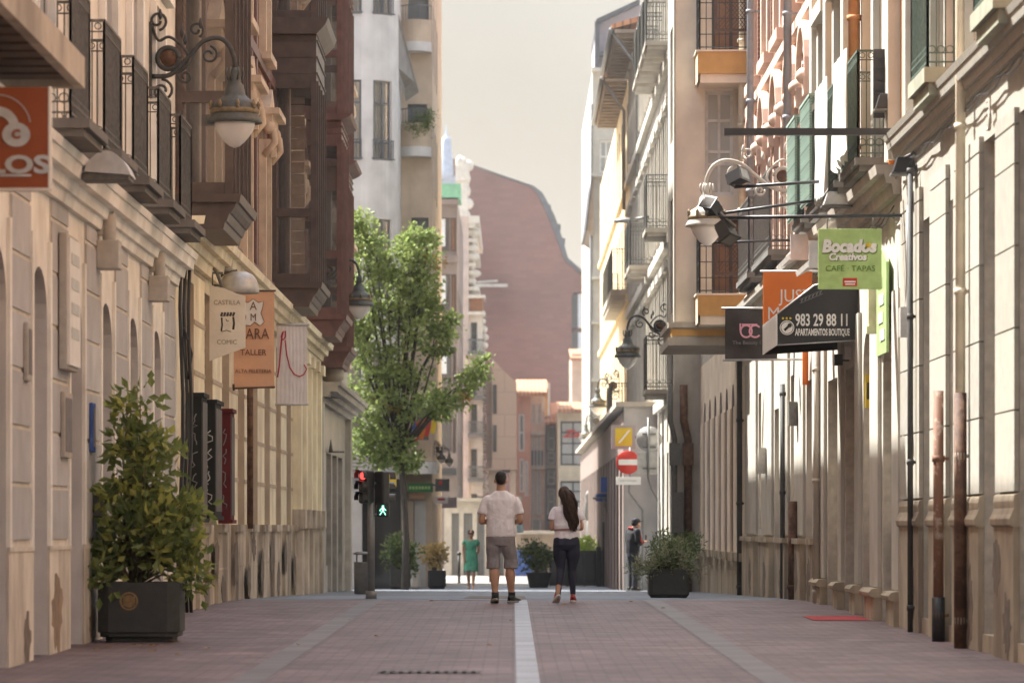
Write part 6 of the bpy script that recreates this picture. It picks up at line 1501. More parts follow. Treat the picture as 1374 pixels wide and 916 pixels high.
# ---- great brick gable
C6 = house('brick_building', 'huge windowless brown brick gable with slate mansard edge', 0, 290)
Y = 285.; P2 = lambda px, py: (xx(px, Y), zz(py, Y))
outl = [(575, 800), (575, 206), (600, 210), (624, 219), (672, 237), (714, 252), (722, 262), (736, 292), (748, 324), (758, 350), (768, 358), (782, 371), (786, 377), (786, 390), (770, 392), (767, 397), (767, 800)]
m = MB(); m.T = lambda u, v, w: (u, Y + w, v); m.prism([P2(*p) for p in outl], 0, 25); m.build('gable_wall', 'gable_brick', C6)
m = MB(); m.T = lambda u, v, w: (u, Y - .15 + w, v)
edge = [(621, 218), (672, 236), (714, 251), (722, 261), (736, 291), (748, 323), (758, 349), (768, 357), (783, 370), (788, 376)]
ofs = [(0, -1.5), (0, -1.5), (2, -1.5), (6, -2), (8, -2), (7, -2), (4, -3), (3, -3), (3, -3), (2, -1)]
for k in range(len(edge) - 1):
    a, b = edge[k], edge[k + 1]; oa, ob = ofs[k], ofs[k + 1]
    m.prism([P2(*a), P2(*b), P2(b[0] + ob[0], b[1] + ob[1]), P2(a[0] + oa[0], a[1] + oa[1])], 0, 25)
r = random.Random(6)
for px, py in ((733, 279), (734, 287), (752, 324), (746, 305)): p = P2(px, py); m.prism([(p[0] - .1, p[1] - .2), (p[0] + .35, p[1] - .2), (p[0] + .35, p[1] + .25), (p[0] - .1, p[1] + .25)], .2, 1.6)
m.build('slate_edge', 'slate', C6)
T6 = side_map(xx(767, Y), 1)
for k, (pa, pb) in enumerate(((440, 396), (480, 447), (520, 490))):
    z0_, z1_ = zz(pa, Y + 2), zz(pb, Y + 2); m = MB(T6); m.box(Y + .6, Y + 9, z0_, z1_, .02, .5); o = m.build('bay_window', 'slate', C6)
    m = MB(front_map(Y + .55)); xa = xx(767, Y); m.box(xa + .05, xa + .45, z0_ + .05, z1_ - .05, .0, .05); m.mi = 1; m.box(xa + .48, xa + 1.0, z0_, z1_, -.2, .05); m.build('blind', ['glass_dark', 'shutter_white'], o)
m = MB(); m.box(xx(768, 286), xx(786, 286), 286, 305, -2, zz(440, 286)); m.build('lower_bay', 'gable_brick', C6)
sl = MB(); 
sl.box(xx(636, 284), xx(681, 284), 284.6, 284.98, zz(384, 284), zz(380, 284)); sl.tube([(xx(640, 284), 284.6, zz(378, 284)), (xx(668, 284), 284.6, zz(376, 284))], .08, 6); sl.build('ledge', 'shade_stone', C6)
# ---- rose panelled block
C7 = house('office_block', 'rose beige panelled block with slit windows and overhanging upper floors', -.6, 190)
Y = 190.; P2 = lambda px, py: (xx(px, Y), zz(py, Y))
m = MB(); m.T = lambda u, v, w: (u, Y + w, v); m.prism([P2(660, 628), P2(693, 628), P2(693, 513), P2(673, 494), P2(660, 480)], 0, 12)
m.prism([P2(652, 628), P2(659.9, 628), P2(659.9, 497), P2(652, 487)], 1.0, 12); m.build('panel_wall', 'rose_panel', C7)
m = MB(front_map(Y)); 
for pa, pb in ((555, 516), (606, 570)): m.box(xx(661.5, Y), xx(666.5, Y), zz(pa, Y), zz(pb, Y), .004, .03)
m.build('slit_window', 'glass_dark', C7)
m = MB(); m.box(xx(652, Y), xx(694, Y), Y - .25, Y + 12, zz(630, Y), zz(628, Y)); m.mi = 1; m.box(xx(655, Y), xx(672, Y), Y + 1, Y + 10, -2, zz(630, Y)); m.box(xx(684, Y), xx(692, Y), Y + 1, Y + 10, -2, zz(630, Y)); m.build('undercroft', ['rose_panel', 'pale_pink'], C7)
m = MB(); m.box(xx(640, 191), xx(700, 191), 192, 196, -2, zz(665, 191)); m.build('shop_base', 'shade_stone', C7)
# ---- coloured row closing the street
def rowhouse(name, label, px0, px1, ptop, Y, mt, wins, depth=12, wf='frame_white', wg='glass_mid', roof=True, nu=2, nv=2):
    b = house(name, label, xx((px0 + px1) / 2, Y), Y)
    fo = [(xx(a, Y), xx(c, Y), zz(d, Y), zz(e, Y)) for a, c, d, e in wins]
    wallbox(b, 'front_wall', [mt, mt], xx(px0, Y), xx(px1, Y), Y, Y + depth, zz(ptop, Y), fo, [], .2)
    for f in fo: window(b, front_map(Y), *f, -.14, wf, wg, nu, nv, fw=.09)
    return b
H1 = rowhouse('row_house', 'salmon pink row house under a tiled roof, left of the pale pink one', 690, 712, 527, 222, 'salmon_render', [(696, 704, 605, 555), (697, 703, 660, 615), (704, 709, 665, 618)], wf='frame_white', wg='glass_mid', nu=1)
H2 = rowhouse('row_house', 'pale pink row house with tall white shuttered windows', 711, 731, 531, 224, 'pale_pink', [(713, 718, 569, 541), (720, 726, 569, 541), (713, 718, 625, 583), (720, 726, 625, 583), (713, 718, 690, 630), (720, 726, 690, 630), (713, 726, 725, 695)], wg='glass_blind', nu=1)
H3 = rowhouse('row_house', 'narrow lilac grey row house with glazed gallery', 731, 750, 566, 226, 'lilac_grey', [(734, 745, 604, 571), (734, 745, 622, 606), (734, 745, 650, 630), (734, 745, 690, 655)], wf='frame_white', wg='glass_pale', nu=1)
H4 = rowhouse('row_house', 'sand coloured house with big black gridded windows and red sign', 749, 790, 548, 215, 'sand_render', [(752, 786, 624, 565), (752, 786, 700, 645)], wf='frame_black', wg='glass_pale', nu=2, nv=4)
text('lettering', 'Zar', .55, (xx(770, 215), 214.9, zz(582, 215)), H4, 'sign_red', sx=1.5, shear=.3, bold=.02)
for (pa, hh) in ((623, 2.5),):
    m = MB(front_map(224)); [m.box(xx(713 + 4.4 * k, 224), xx(715.6 + 4.4 * k, 224), zz(624, 224), zz(604, 224), .02, .1) for k in range(4)]; m.build('shutter', 'frame_grey', H2)
for pa, pb, pw in ((629, 625, .4), (583, 579, .2)): m = MB(front_map(224)); m.box(xx(711, 224), xx(731, 224), zz(pa, 224), zz(pb, 224), .004, pw); m.build('string_course', 'carved_white', H2)
m = MB(front_map(226)); m.box(xx(733, 226), xx(746, 226), zz(628, 226), zz(623, 226), .004, .25); m.build('string_course', 'carved_white', H3)
def troof(b, px0, px1, pa, pb, y0, y1, mt='roof_tile'):
    m = MB(); a, c = (xx(px0, y0), xx(px1, y0)), (xx(px0, y1), xx(px1, y1))
    m.poly([(a[0], y0 - .5, zz(pa, y0)), (a[1], y0 - .5, zz(pa, y0)), (a[1], y1, zz(pb, y1)), (a[0], y1, zz(pb, y1))]); m.box(a[0], a[1], y0 - .55, y0 - .4, zz(pa, y0) - .2, zz(pa, y0)); m.build('tiled_roof', mt, b)
troof(H2, 690, 734, 527, 520, 221.5, 226); troof(H1, 692, 735, 521, 509, 226, 234); troof(H4, 748, 792, 549, 539, 214.6, 222); troof(H3, 729, 752, 566, 558, 225, 229)
m = MB(); m.box(xx(694, 233), xx(737, 233), 233.2, 236, 3, zz(512, 233)); m.mi = 1; [m.box(xx(p, 232), xx(p + 3, 232), 231.5, 232.5, 4, zz(514, 232)) for p in (728, 735)]; m.build('attic_wall', ['orange_render', 'carved_white'], H1)
m = MB(); m.box(xx(738, 227), xx(749, 227), 227, 229, 4, zz(540, 227)); m.build('red_gable', 'salmon_render', H3)
H5 = rowhouse('row_house', 'peach house with tiled roof in front of the brick gable', 767, 800, 474, 245, 'peach_house', [(792, 799, 530, 495)], wf='frame_white', wg='glass_blind', nu=1)
troof(H5, 765, 802, 480, 468, 244.5, 252); 
m = MB(front_map(245)); m.box(xx(790, 245), xx(801, 245), zz(530, 245), zz(492, 245), .004, .15); m.build('yellow_surround', 'yellow_render', H5)
H6 = rowhouse('row_house', 'small yellow rendered house glimpsed beyond the gable', 783, 800, 368, 300, 'yellow_render', [(787, 792, 400, 380)], nu=1)
# low shops closing the sunlit square
for px0, px1, pt, mt, lb, cols in ((596, 664, 672, 'shade_stone', 'low grey stone shop front at the far end, behind the woman in green', ((606, 616), (622, 634), (640, 650))), (664, 692, 704, 'pale_pink', 'low pinkish shop front at the far end, behind the tall man', ((668, 676), (680, 688))), (692, 756, 716, 'wall_grime', 'low ochre shop front at the far end, between the two walkers', ((712, 720), (726, 734), (742, 750)))):
    Y = 151.; o = thing('shop_building', lb, 'shop', (xx((px0 + px1) / 2, Y), Y, gz(Y))); fo = [(xx(a, Y), xx(c, Y), -2, zz(pt + 16, Y)) for a, c in cols]
    m = MB(front_map(Y)); wall_panel(m, xx(px0, Y), xx(px1, Y), -2, zz(pt, Y), fo, .2); m.build('front_wall', mt, o)
    for f in fo: window(o, front_map(Y), *f, -.15, 'frame_grey', 'glass_mid', 2, 2, name='shop_window')
    m = MB(); m.box(xx(px0, Y) - .05, xx(px1, Y) + .05, Y - .4, Y + 3, zz(pt, Y), zz(pt, Y) + .12); m.build('roof_slab', 'stone_slab', o)
m = MB(); Y = 149.; m.box(xx(690, Y), xx(714, Y), Y, Y + .2, gz(Y), zz(738, Y)); m.build('blue_hoarding', 'flag_blue', label='low blue hoarding between the two walkers at the far end', cat='hoarding')
# ---- white glazed gallery building at right, roofs above
C8 = house('gallery_building', 'tall cream building with white glazed galleries facing down the street', 4, 162)
Y = 160.; X = lambda p: xx(p, Y); Z = lambda p: zz(p, Y)
rows = [(232, 188), (270, 245), (362, 282), (430, 405), (505, 440), (560, 515), (170, 120)]
fops = [(X(804), X(832), Z(a), Z(b)) for a, b in rows] + [(X(835), X(862), Z(a), Z(b)) for a, b in rows]
wallbox(C8, 'cream_wall', ['cream_right', 'cream_right'], X(795), X(900), 160, 185, Z(95), fops, [], .2, side='l')
for f in fops: window(C8, front_map(160), *f, -.15, 'frame_white', 'glass_pale', 3, 2, fw=.09)
for p in (238, 375, 435, 512, 97): m = MB(front_map(160)); m.box(X(794), X(870), Z(p), Z(p - 4), .004, .35 if p > 100 else .6); m.build('string_course', 'cream_right', C8)
m = MB(); m.tube([(X(793), 159.9, -1), (X(793), 159.9, Z(140))], .07, 8); m.build('drain_pipe', 'grey_metal', C8)
m = MB(front_map(160)); m.prism([(X(801), Z(92)), (X(868), Z(92)), (X(868), Z(5)), (X(845), Z(8)), (X(801), Z(31))], -10, -.3); m.build('attic', 'roof_lilac', C8)
m = MB(front_map(160)); m.box(X(798), X(804), Z(92), Z(30), -.3, .3); m.box(X(804), X(822), Z(76), Z(70), -.3, .3); m.prism([(X(800), Z(33)), (X(858), Z(6)), (X(858), Z(0)), (X(800), Z(27))], -10, .3); m.build('roof_edge', 'slate', C8)
m = MB(); e = [(X(786), Z(311)), (X(796), Z(318)), (X(796), Z(238)), (X(793), Z(240))]; m.T = lambda u, v, w: (u, 159 + w, v); m.prism(e, 0, 8); m.build('side_eave', 'eave_brown', C8)
m = MB(); m.T = lambda u, v, w: (u, 158.8 + w, v); m.prism([(X(784.5), Z(312)), (X(787), Z(312)), (X(794.5), Z(240)), (X(793), Z(238))], 0, 8.4); m.build('side_gutter', 'slate', C8)
# ---- terrace screen, hedge, distant lamp post, bollards
tr_ = thing('terrace_screen', 'black framed glass terrace screen behind the woman in leggings', 'screen', (xx(772, 116), 116, gz(116))); Y = 116.
m = MB(); x0, x1, zb, zt = xx(737, Y), xx(808, Y), gz(Y), zz(741, Y)
for p in (737, 760, 783, 806): m.box(xx(p, Y), xx(p, Y) + .05, Y, Y + .06, zb, zt)
m.box(x0, x1, Y - .01, Y + .07, zt, zt + .06); m.box(x0, x1, Y + .005, Y + .055, zb + .02, zb + .12); m.build('frame', 'black_metal', tr_)
m = MB(); m.box(x0, x1, Y + .02, Y + .04, zb + .12, zt); m.build('glass_panel', 'glass_dark', tr_)
shrub('hedge', 'bright yellow green sunlit hedge behind the terrace screen', 'hedge', A(778, 770, 124), [(A(768, 735, 124), (.35, .4, .22)), (A(780, 733, 124), (.35, .4, .24)), (A(793, 734, 124), (.3, .4, .24)), (A(757, 738, 124), (.3, .4, .2)), (A(780, 755, 124), (.9, .4, .4))], 110, .13, .035, 'leaf_bright', 10, 41)
for n_, (pa, pb) in enumerate(((800, 733), (808, 700))): m = MB(); m.box(xx(pa, 115), xx(pa + 6, 115), 115, 115.3, gz(115), zz(pb, 115)); m.build('post', 'black_metal', label=['shorter square black post at the end of the terrace screen', 'taller square black post beside the dark shops'][n_], cat='post')
lp = thing('lamp_post', 'dark lamp post with white globe and ornament behind the woman in leggings', 'street lamp', (xx(788, 140), 140, gz(140))); Y = 140.
m = MB(); m.tube([(xx(789, Y), Y, gz(Y)), (xx(789, Y), Y, zz(690, Y))], [.09, .06], 10); m.lathe([(.06, 0), (.15, .2), (.17, .5), (.08, .7), (.12, .9), (.02, 1.1)], (xx(789, Y), Y, zz(698, Y)), 12); m.tube([(xx(789, Y), Y, zz(690, Y)), (xx(797, Y), Y, zz(690, Y))], .03, 6); m.build('post', 'iron', lp)
m = MB(); m.ball((xx(797, Y), Y, zz(680, Y)), .17, .17, .19); m.build('globe', 'opal_glass', lp)
for n_, (px, Y) in enumerate(((616, 128), (658, 130))): m = MB(); m.tube([(xx(px, Y), Y, gz(Y)), (xx(px, Y), Y, gz(Y) + .95)], .05, 8); m.ball((xx(px, Y), Y, gz(Y) + .98), .07, .07, .07); m.build('bollard', 'black_metal', label=['slim black bollard left of the woman in the green dress', 'slim black bollard at the sunlit strip left of the tall man'][n_], cat='bollard')
st = thing('shop_sign', 'dark blue and black shop sign cluster over the dark shops at right', 'sign', (2.6, 112, 2.5)); Y = 112.; m = MB(); m.box(xx(806, Y), xx(828, Y), Y, Y + .3, zz(660, Y), zz(640, Y)); m.box(xx(800, Y), xx(824, Y), Y + .4, Y + .6, zz(672, Y), zz(662, Y)); m.build('sign_board', 'flag_blue', st); m = MB(); m.tube([(xx(795, Y), Y, zz(668, Y)), (2.76, Y, zz(668, Y))], .03, 6); m.tube([(xx(810, Y), Y, zz(668, Y)), (2.76, Y, zz(690, Y))], .03, 6); m.build('bracket', 'iron', st)
# unseen house mass that only casts shade and closes the side street
S1 = house('side_street_house', 'ochre side street house out of view behind the white corner house', -14, 96); m = MB(); m.box(-24, -10.4, 107.5, 118, -2, 16); m.build('wall', 'sand_render', S1)
# ================================================================ people
def remesh(o, vox, smooth=6):
    md = o.modifiers.new('skin', 'REMESH'); md.mode = 'VOXEL'; md.voxel_size = vox; md.use_smooth_shade = True
    if smooth: s = o.modifiers.new('smooth', 'SMOOTH'); s.iterations = smooth; s.factor = .5
    return o
def limb(mb, pts, rs, n=14):    # rounded, tapering limb
    P = [Vector(p) for p in pts]; out = []; rr = []
    for i in range(len(P) - 1):
        p0, p1, p2, p3 = P[max(0, i - 1)], P[i], P[i + 1], P[min(len(P) - 1, i + 2)]
        for k in range(5):
            t = k / 5; out.append(.5 * ((2 * p1) + (-p0 + p2) * t + (2 * p0 - 5 * p1 + 4 * p2 - p3) * t * t + (-p0 + 3 * p1 - 3 * p2 + p3) * t ** 3))
            a, b = rs[i], rs[i + 1]; t2 = t * t * (3 - 2 * t)
            rr.append(a + (b - a) * t2 if not isinstance(a, tuple) else (a[0] + (b[0] - a[0]) * t2, a[1] + (b[1] - a[1]) * t2))
    out.append(P[-1]); rr.append(rs[-1]); mb.tube(out, rr, n)
def torso(mb, rings, n=24):     # (z, cx, cy, rx, ry)
    idx = []
    for z, cx, cy, rx, ry in rings:
        ring_ = []
        for j in range(n):
            a = 2 * math.pi * j / n; c, s = math.cos(a), math.sin(a)
            e = .85
            ring_.append(mb.P((cx + rx * math.copysign(abs(c) ** e, c), cy + ry * math.copysign(abs(s) ** e, s), z)))
        idx.append(ring_)
    for A_, B_ in zip(idx, idx[1:]):
        for j in range(n): mb.face((A_[j], A_[(j + 1) % n], B_[(j + 1) % n], B_[j]))
    mb.face(idx[0][::-1]); mb.face(idx[-1])
def head(mb, c, s=1., back=True):   # centre of the skull; the face looks along +y
    x, y, z = c
    mb.ball((x, y - .008 * s, z + .02 * s), .076 * s, .094 * s, .105 * s, 18, 12)
    mb.ball((x, y + .028 * s, z - .045 * s), .058 * s, .066 * s, .075 * s, 16, 10)       # jaw
    mb.ball((x, y + .098 * s, z - .015 * s), .012 * s, .020 * s, .024 * s, 8, 6)         # nose
    mb.ball((x, y + .083 * s, z - .055 * s), .026 * s, .012 * s, .010 * s, 10, 6)        # lips
    for sx in (-1, 1): mb.ball((x + sx * .078 * s, y, z - .005 * s), .012 * s, .022 * s, .034 * s, 8, 6)
def hand(mb, w, d, up, s=1., side=1):
    """palm and five curled fingers from wrist w along d; up is the back of the hand"""
    d = Vector(d).normalized(); up = Vector(up); up = (up - d * up.dot(d)).normalized(); sd = d.cross(up).normalized() * side; w = Vector(w)
    mb.tube([w, w + d * .045 * s, w + d * .09 * s], [(.024 * s, .018 * s), (.040 * s, .016 * s), (.040 * s, .014 * s)], 10)
    for k, (o, L) in enumerate(((-.030, .066), (-.010, .075), (.010, .070), (.030, .054))):
        a = w + d * .088 * s + sd * o * s; b = a + (d * .45 * L - up * .012 + d * .1 * L) * s; c = b + (d * .30 * L - up * .55 * L) * s
        mb.tube([a, b, c], [.0095 * s, .009 * s, .007 * s], 7)
    a = w + d * .03 * s - sd * .036 * s; b = a + (d * .03 - sd * .022 - up * .012) * s; mb.tube([a, b, b + (d * .03 - up * .012) * s], [.012 * s, .011 * s, .008 * s], 7)
def shoe(mb_u, mb_s, c, yaw, L=.29, w=.052, pitch=0., h=.085):
    """upper and sole; the toe points along +y turned by yaw, heel lifted by pitch"""
    def tr(p):
        x, y, z = p; y0_ = y - L * .3
        y1_, z1_ = y0_ * math.cos(pitch) + z * math.sin(pitch), -y0_ * math.sin(pitch) + z * math.cos(pitch)
        y1_ += L * .3; ca, sa = math.cos(yaw), math.sin(yaw)
        return (c[0] + x * ca - y1_ * sa, c[1] + x * sa + y1_ * ca, c[2] + z1_)
    for mb, zs in ((mb_s, ((0, .94), (.008, 1.03), (.028, 1.03), (.032, .98))),):
        idx = []
        for z, f in zs:
            idx.append([mb.P(tr((w * f * (1 + .12 * math.sin(t)) * math.cos(t) , L * (.14 + .5 * math.sin(t) * f * .98) , z))) for t in [2 * math.pi * k / 20 for k in range(20)]])
        for A_, B_ in zip(idx, idx[1:]):
            for j in range(20): mb.face((A_[j], A_[(j + 1) % 20], B_[(j + 1) % 20], B_[j]))
        mb.face(idx[0][::-1]); mb.face(idx[-1])
    mb = mb_u; sm = mb.smooth; mb.smooth = True; idx = []
    for y, hw, hh in ((-.34, .3, .055), (-.33, .7, h), (-.26, .9, h + .012), (-.12, .92, h + .01), (.05, .9, h * .9), (.22, .98, h * .68), (.42, 1.0, h * .52), (.56, .85, h * .42), (.63, .4, h * .34)):
        idx.append([mb.P(tr((w * hw * math.cos(t), L * (y + .14), .030 + (hh - .015) * max(0, math.sin(t)) ** .7))) for t in [math.pi * k / 12 for k in range(13)]])
    for A_, B_ in zip(idx, idx[1:]):
        for j in range(12): mb.face((A_[j], A_[j + 1], B_[j + 1], B_[j]))
    mb.face(idx[0]); mb.face(idx[-1][::-1]); mb.smooth = sm
def fin(mb, name, mat, root, vox=None, sm=6, **kw):
    o = mb.build(name, mat, root, local=True, **kw)
    if vox: remesh(o, vox, sm)
    return o
# ---- the man: pale tee, grey shorts, walking away
Y = 52.2; man = thing('person', 'tall man walking away in pale tee shirt, grey shorts and dark trainers', 'person', (xx(672, Y), Y, gz(Y)))
b = MB()
LH, LK, LA = (-.095, .0, .90), (-.088, .02, .50), (-.075, -.10, .085)
RH, RK, RA = (.095, .0, .90), (.122, .07, .50), (.148, .09, .085)
for H_, K_, A_ in ((LH, LK, LA), (RH, RK, RA)):
    mid = Vector(K_).lerp(Vector(A_), .30) + Vector((0, -.018, 0))
    limb(b, [H_, Vector(H_).lerp(Vector(K_), .5), K_, mid, Vector(K_).lerp(Vector(A_), .72), A_, (A_[0], A_[1] + .03, .05)], [.085, .070, .056, .070, .047, .042, .045])
torso(b, [(.86, 0, 0, .15, .11), (.98, 0, 0, .172, .125), (1.10, 0, .01, .168, .128), (1.25, 0, .01, .165, .110), (1.38, 0, 0, .165, .095), (1.44, 0, -.005, .11, .070), (1.49, 0, -.005, .065, .058)])
limb(b, [(0, -.01, 1.46), (0, .0, 1.53), (0, .012, 1.60)], [.068, .062, .060]); head(b, (0, .02, 1.665), 1.04)
for s_ in (-1, 1):
    sh_, el, wr = (s_ * .200, -.01, 1.415), (s_ * .262, -.035, 1.115), (s_ * .175, .225, 1.10)
    limb(b, [(s_ * .15, -.005, 1.42), sh_, Vector(sh_).lerp(Vector(el), .5), el, Vector(el).lerp(Vector(wr), .4), wr], [.045, .046, .046, .044, .042, .029])
    hand(b, wr, (-.25 * s_, 1, .05), (0, 0, 1) if s_ < 0 else (.4, 0, 1), 1., s_)
fin(b, 'body', 'skin', man, .009, 5)
c = MB()
torso(c, [(.90, .004, 0, .205, .145), (.93, .004, 0, .207, .148), (1.02, .002, .004, .200, .148), (1.12, 0, .008, .194, .146), (1.25, 0, .008, .202, .140), (1.34, 0, .0, .214, .130), (1.40, 0, -.006, .214, .112), (1.445, 0, -.008, .172, .096), (1.485, 0, -.008, .128, .086), (1.525, 0, -.006, .082, .072)])
for s_ in (-1, 1):
    limb(c, [(s_ * .10, -.004, 1.405), (s_ * .185, -.01, 1.392), (s_ * .232, -.022, 1.31), (s_ * .258, -.030, 1.205)], [.075, .066, .064, .066])
t_ = fin(c, 'tee_shirt', 'tee_white', man, .009, 7)
md = t_.modifiers.new('creases', 'DISPLACE'); tx = bpy.data.textures.new('creases', 'CLOUDS'); tx.noise_scale = .085; md.texture = tx; md.strength = .022; md.mid_level = .5; md.texture_coords = 'LOCAL'
c = MB()
torso(c, [(.78, 0, 0, .165, .125), (.86, 0, 0, .192, .142), (.93, 0, 0, .190, .142), (.97, 0, 0, .178, .132)])
for s_, K_ in ((-1, LK), (1, RK)):
    limb(c, [(s_ * .095, 0, .90), (s_ * .098, 0, .78), (K_[0] + s_ * .012, K_[1], .62), (K_[0] + s_ * .014, K_[1] - .005, .465)], [.105, .104, .096, .096])
s_h = fin(c, 'shorts', 'shorts_grey', man, .010, 4)
md = s_h.modifiers.new('creases', 'DISPLACE'); md.texture = tx; md.strength = .018; md.texture_coords = 'LOCAL'
c = MB()
c.ball((0, .003, 1.708), .080, .099, .088, 20, 12); c.ball((0, -.035, 1.672), .070, .066, .070, 18, 10)
fin(c, 'hair', 'hair_dark', man, .008, 2)
u, so_ = MB(), MB(); shoe(u, so_, (LA[0], LA[1] - .03, 0), .10, .30, .053, .22); shoe(u, so_, (RA[0], RA[1] - .03, .0), -.45, .30, .053, 0)
fin(u, 'trainers', 'shoe_dark', man); fin(so_, 'soles', 'sole_grey', man)
k = MB(); limb(k, [(LA[0], LA[1], .15), (LA[0], LA[1] + .005, .07)], [.050, .050]); limb(k, [(RA[0], RA[1], .15), (RA[0], RA[1] + .005, .07)], [.050, .050]); fin(k, 'socks', 'sock', man)
mk_ = cloth(-.045, .045, -.075, .075, 0, .008, .4, 8, 8); mk_.v = [(a + .262, b_ - .02, c_ + 1.03) for a, b_, c_ in mk_.v]
mk_.tube([(.215, -.02, 1.105), (.255, -.03, 1.115), (.295, -.03, 1.105)], .004, 4); o = mk_.build('face_mask', 'mask_blue', None, label='pale blue face mask hanging from the forearm of the walking man', cat='mask'); o.location = o.location + man.location
# ---- the woman: white tee, navy leggings, long ponytail
Y = 52.6; wo = thing('person', 'young woman walking away in white tee, navy leggings and long brown ponytail', 'person', (xx(760, Y), Y, gz(Y)))
b = MB()
LH, LK, LA = (-.078, 0, .82), (-.080, .01, .46), (-.118, -.17, .115)
RH, RK, RA = (.078, 0, .82), (.078, .03, .45), (.090, .02, .080)
for H_, K_, A_ in ((LH, LK, LA), (RH, RK, RA)):
    limb(b, [H_, Vector(H_).lerp(Vector(K_), .5), K_, Vector(K_).lerp(Vector(A_), .3), A_, (A_[0], A_[1] + .03, .05)], [.085, .075, .05, .048, .034, .036])
torso(b, [(.78, 0, 0, .14, .10), (.90, 0, 0, .15, .11), (1.02, 0, 0, .115, .085), (1.15, 0, 0, .125, .085), (1.25, 0, 0, .125, .075), (1.29, 0, 0, .09, .058), (1.335, 0, 0, .05, .048)])
limb(b, [(0, -.005, 1.31), (-.012, .0, 1.37), (-.022, .012, 1.43)], [.05, .046, .046]); head(b, (-.03, .02, 1.475), .96)
for s_ in (-1, 1):
    sh_, el, wr = (s_ * .158, 0, 1.265), (s_ * .205, -.02, 1.02), (s_ * .115, .19, 1.03)
    limb(b, [(s_ * .11, 0, 1.275), sh_, Vector(sh_).lerp(Vector(el), .5), el, Vector(el).lerp(Vector(wr), .4), wr], [.034, .036, .036, .034, .034, .023])
    hand(b, wr, (-.3 * s_, 1, .1), (0, 0, 1), .88, s_)
fin(b, 'body', 'skin', wo, .008, 5)
c = MB()
torso(c, [(.855, 0, 0, .165, .120), (.90, 0, 0, .168, .122), (.985, 0, 0, .160, .112), (1.01, .01, 0, .185, .125), (1.06, .015, -.005, .190, .130), (1.15, 0, 0, .178, .120), (1.25, 0, 0, .176, .105), (1.285, 0, -.004, .150, .088), (1.315, 0, -.004, .105, .072), (1.338, 0, -.004, .070, .060)])
for s_ in (-1, 1): limb(c, [(s_ * .08, 0, 1.255), (s_ * .15, 0, 1.245), (s_ * .190, -.01, 1.18), (s_ * .205, -.018, 1.125)], [.052, .062, .056, .056])
t_ = fin(c, 'tee_shirt', 'tee_pale', wo, .008, 10); md = t_.modifiers.new('creases', 'DISPLACE'); md.texture = tx; md.strength = .026; md.texture_coords = 'LOCAL'
c = MB(); idx = []
for z in (.985, 1.012): idx.append([c.P((.178 * math.cos(t) + .002, .130 * math.sin(t), z + .012 * math.cos(t))) for t in [2 * math.pi * k / 28 for k in range(28)]])
for j in range(28): c.face((idx[0][j], idx[0][(j + 1) % 28], idx[1][(j + 1) % 28], idx[1][j]))
fin(c, 'waist_strap', 'belt_mauve', wo)
c = MB()
torso(c, [(.72, 0, 0, .135, .105), (.79, 0, -.01, .182, .132), (.86, 0, -.005, .178, .125), (.92, 0, 0, .150, .108)])
for s_, H_, K_, A_ in ((-1, LH, LK, LA), (1, RH, RK, RA)):
    cf = Vector(K_).lerp(Vector(A_), .28) + Vector((0, -.014, 0))
    limb(c, [(s_ * .085, -.005, .80), (s_ * .092, 0, .66), K_, cf, Vector(K_).lerp(Vector(A_), .7), (A_[0], A_[1], .105)], [.100, .093, .060, .059, .042, .037])
fin(c, 'leggings', 'leggings_navy', wo, .008, 3)
c = MB(); c.ball((-.03, .002, 1.50), .080, .098, .096, 20, 12); c.ball((-.028, -.03, 1.47), .074, .072, .08, 16, 10)
pony = [(-.01, -.095, 1.54), (.02, -.135, 1.47), (.05, -.135, 1.36), (.072, -.13, 1.25), (.088, -.128, 1.15), (.10, -.125, 1.06)]
limb(c, pony, [.030, .046, .060, .056, .036, .008]); r = random.Random(9)
for k in range(70):
    a = r.uniform(0, 6.28); q = r.uniform(.6, 1.25); ph = r.uniform(0, 6)
    pts = []
    for i, p in enumerate(pony):
        rad = (.03, .056, .072, .068, .052, .022)[i] * q
        pts.append((p[0] + rad * math.cos(a) + .026 * math.sin(i * 1.5 + ph), p[1] + rad * .6 * math.sin(a), p[2] - .02 * r.random() * i))
    limb(c, pts, [.006, .011, .011, .010, .008, .003], 5)
fin(c, 'hair', 'hair_brown', wo)
c = MB(); c.lathe([(.034, -.012), (.038, 0), (.034, .012)], (-.008, -.098, 1.53), 12); fin(c, 'hair_tie', 'sock', wo)
u, so_ = MB(), MB(); shoe(u, so_, (LA[0], LA[1] - .02, .0), .25, .25, .044, .62, .08); shoe(u, so_, (RA[0], RA[1] - .03, 0), -.06, .25, .044, 0, .08)
fin(u, 'trainers', 'shoe_red', wo); fin(so_, 'soles', 'sole_white', wo)
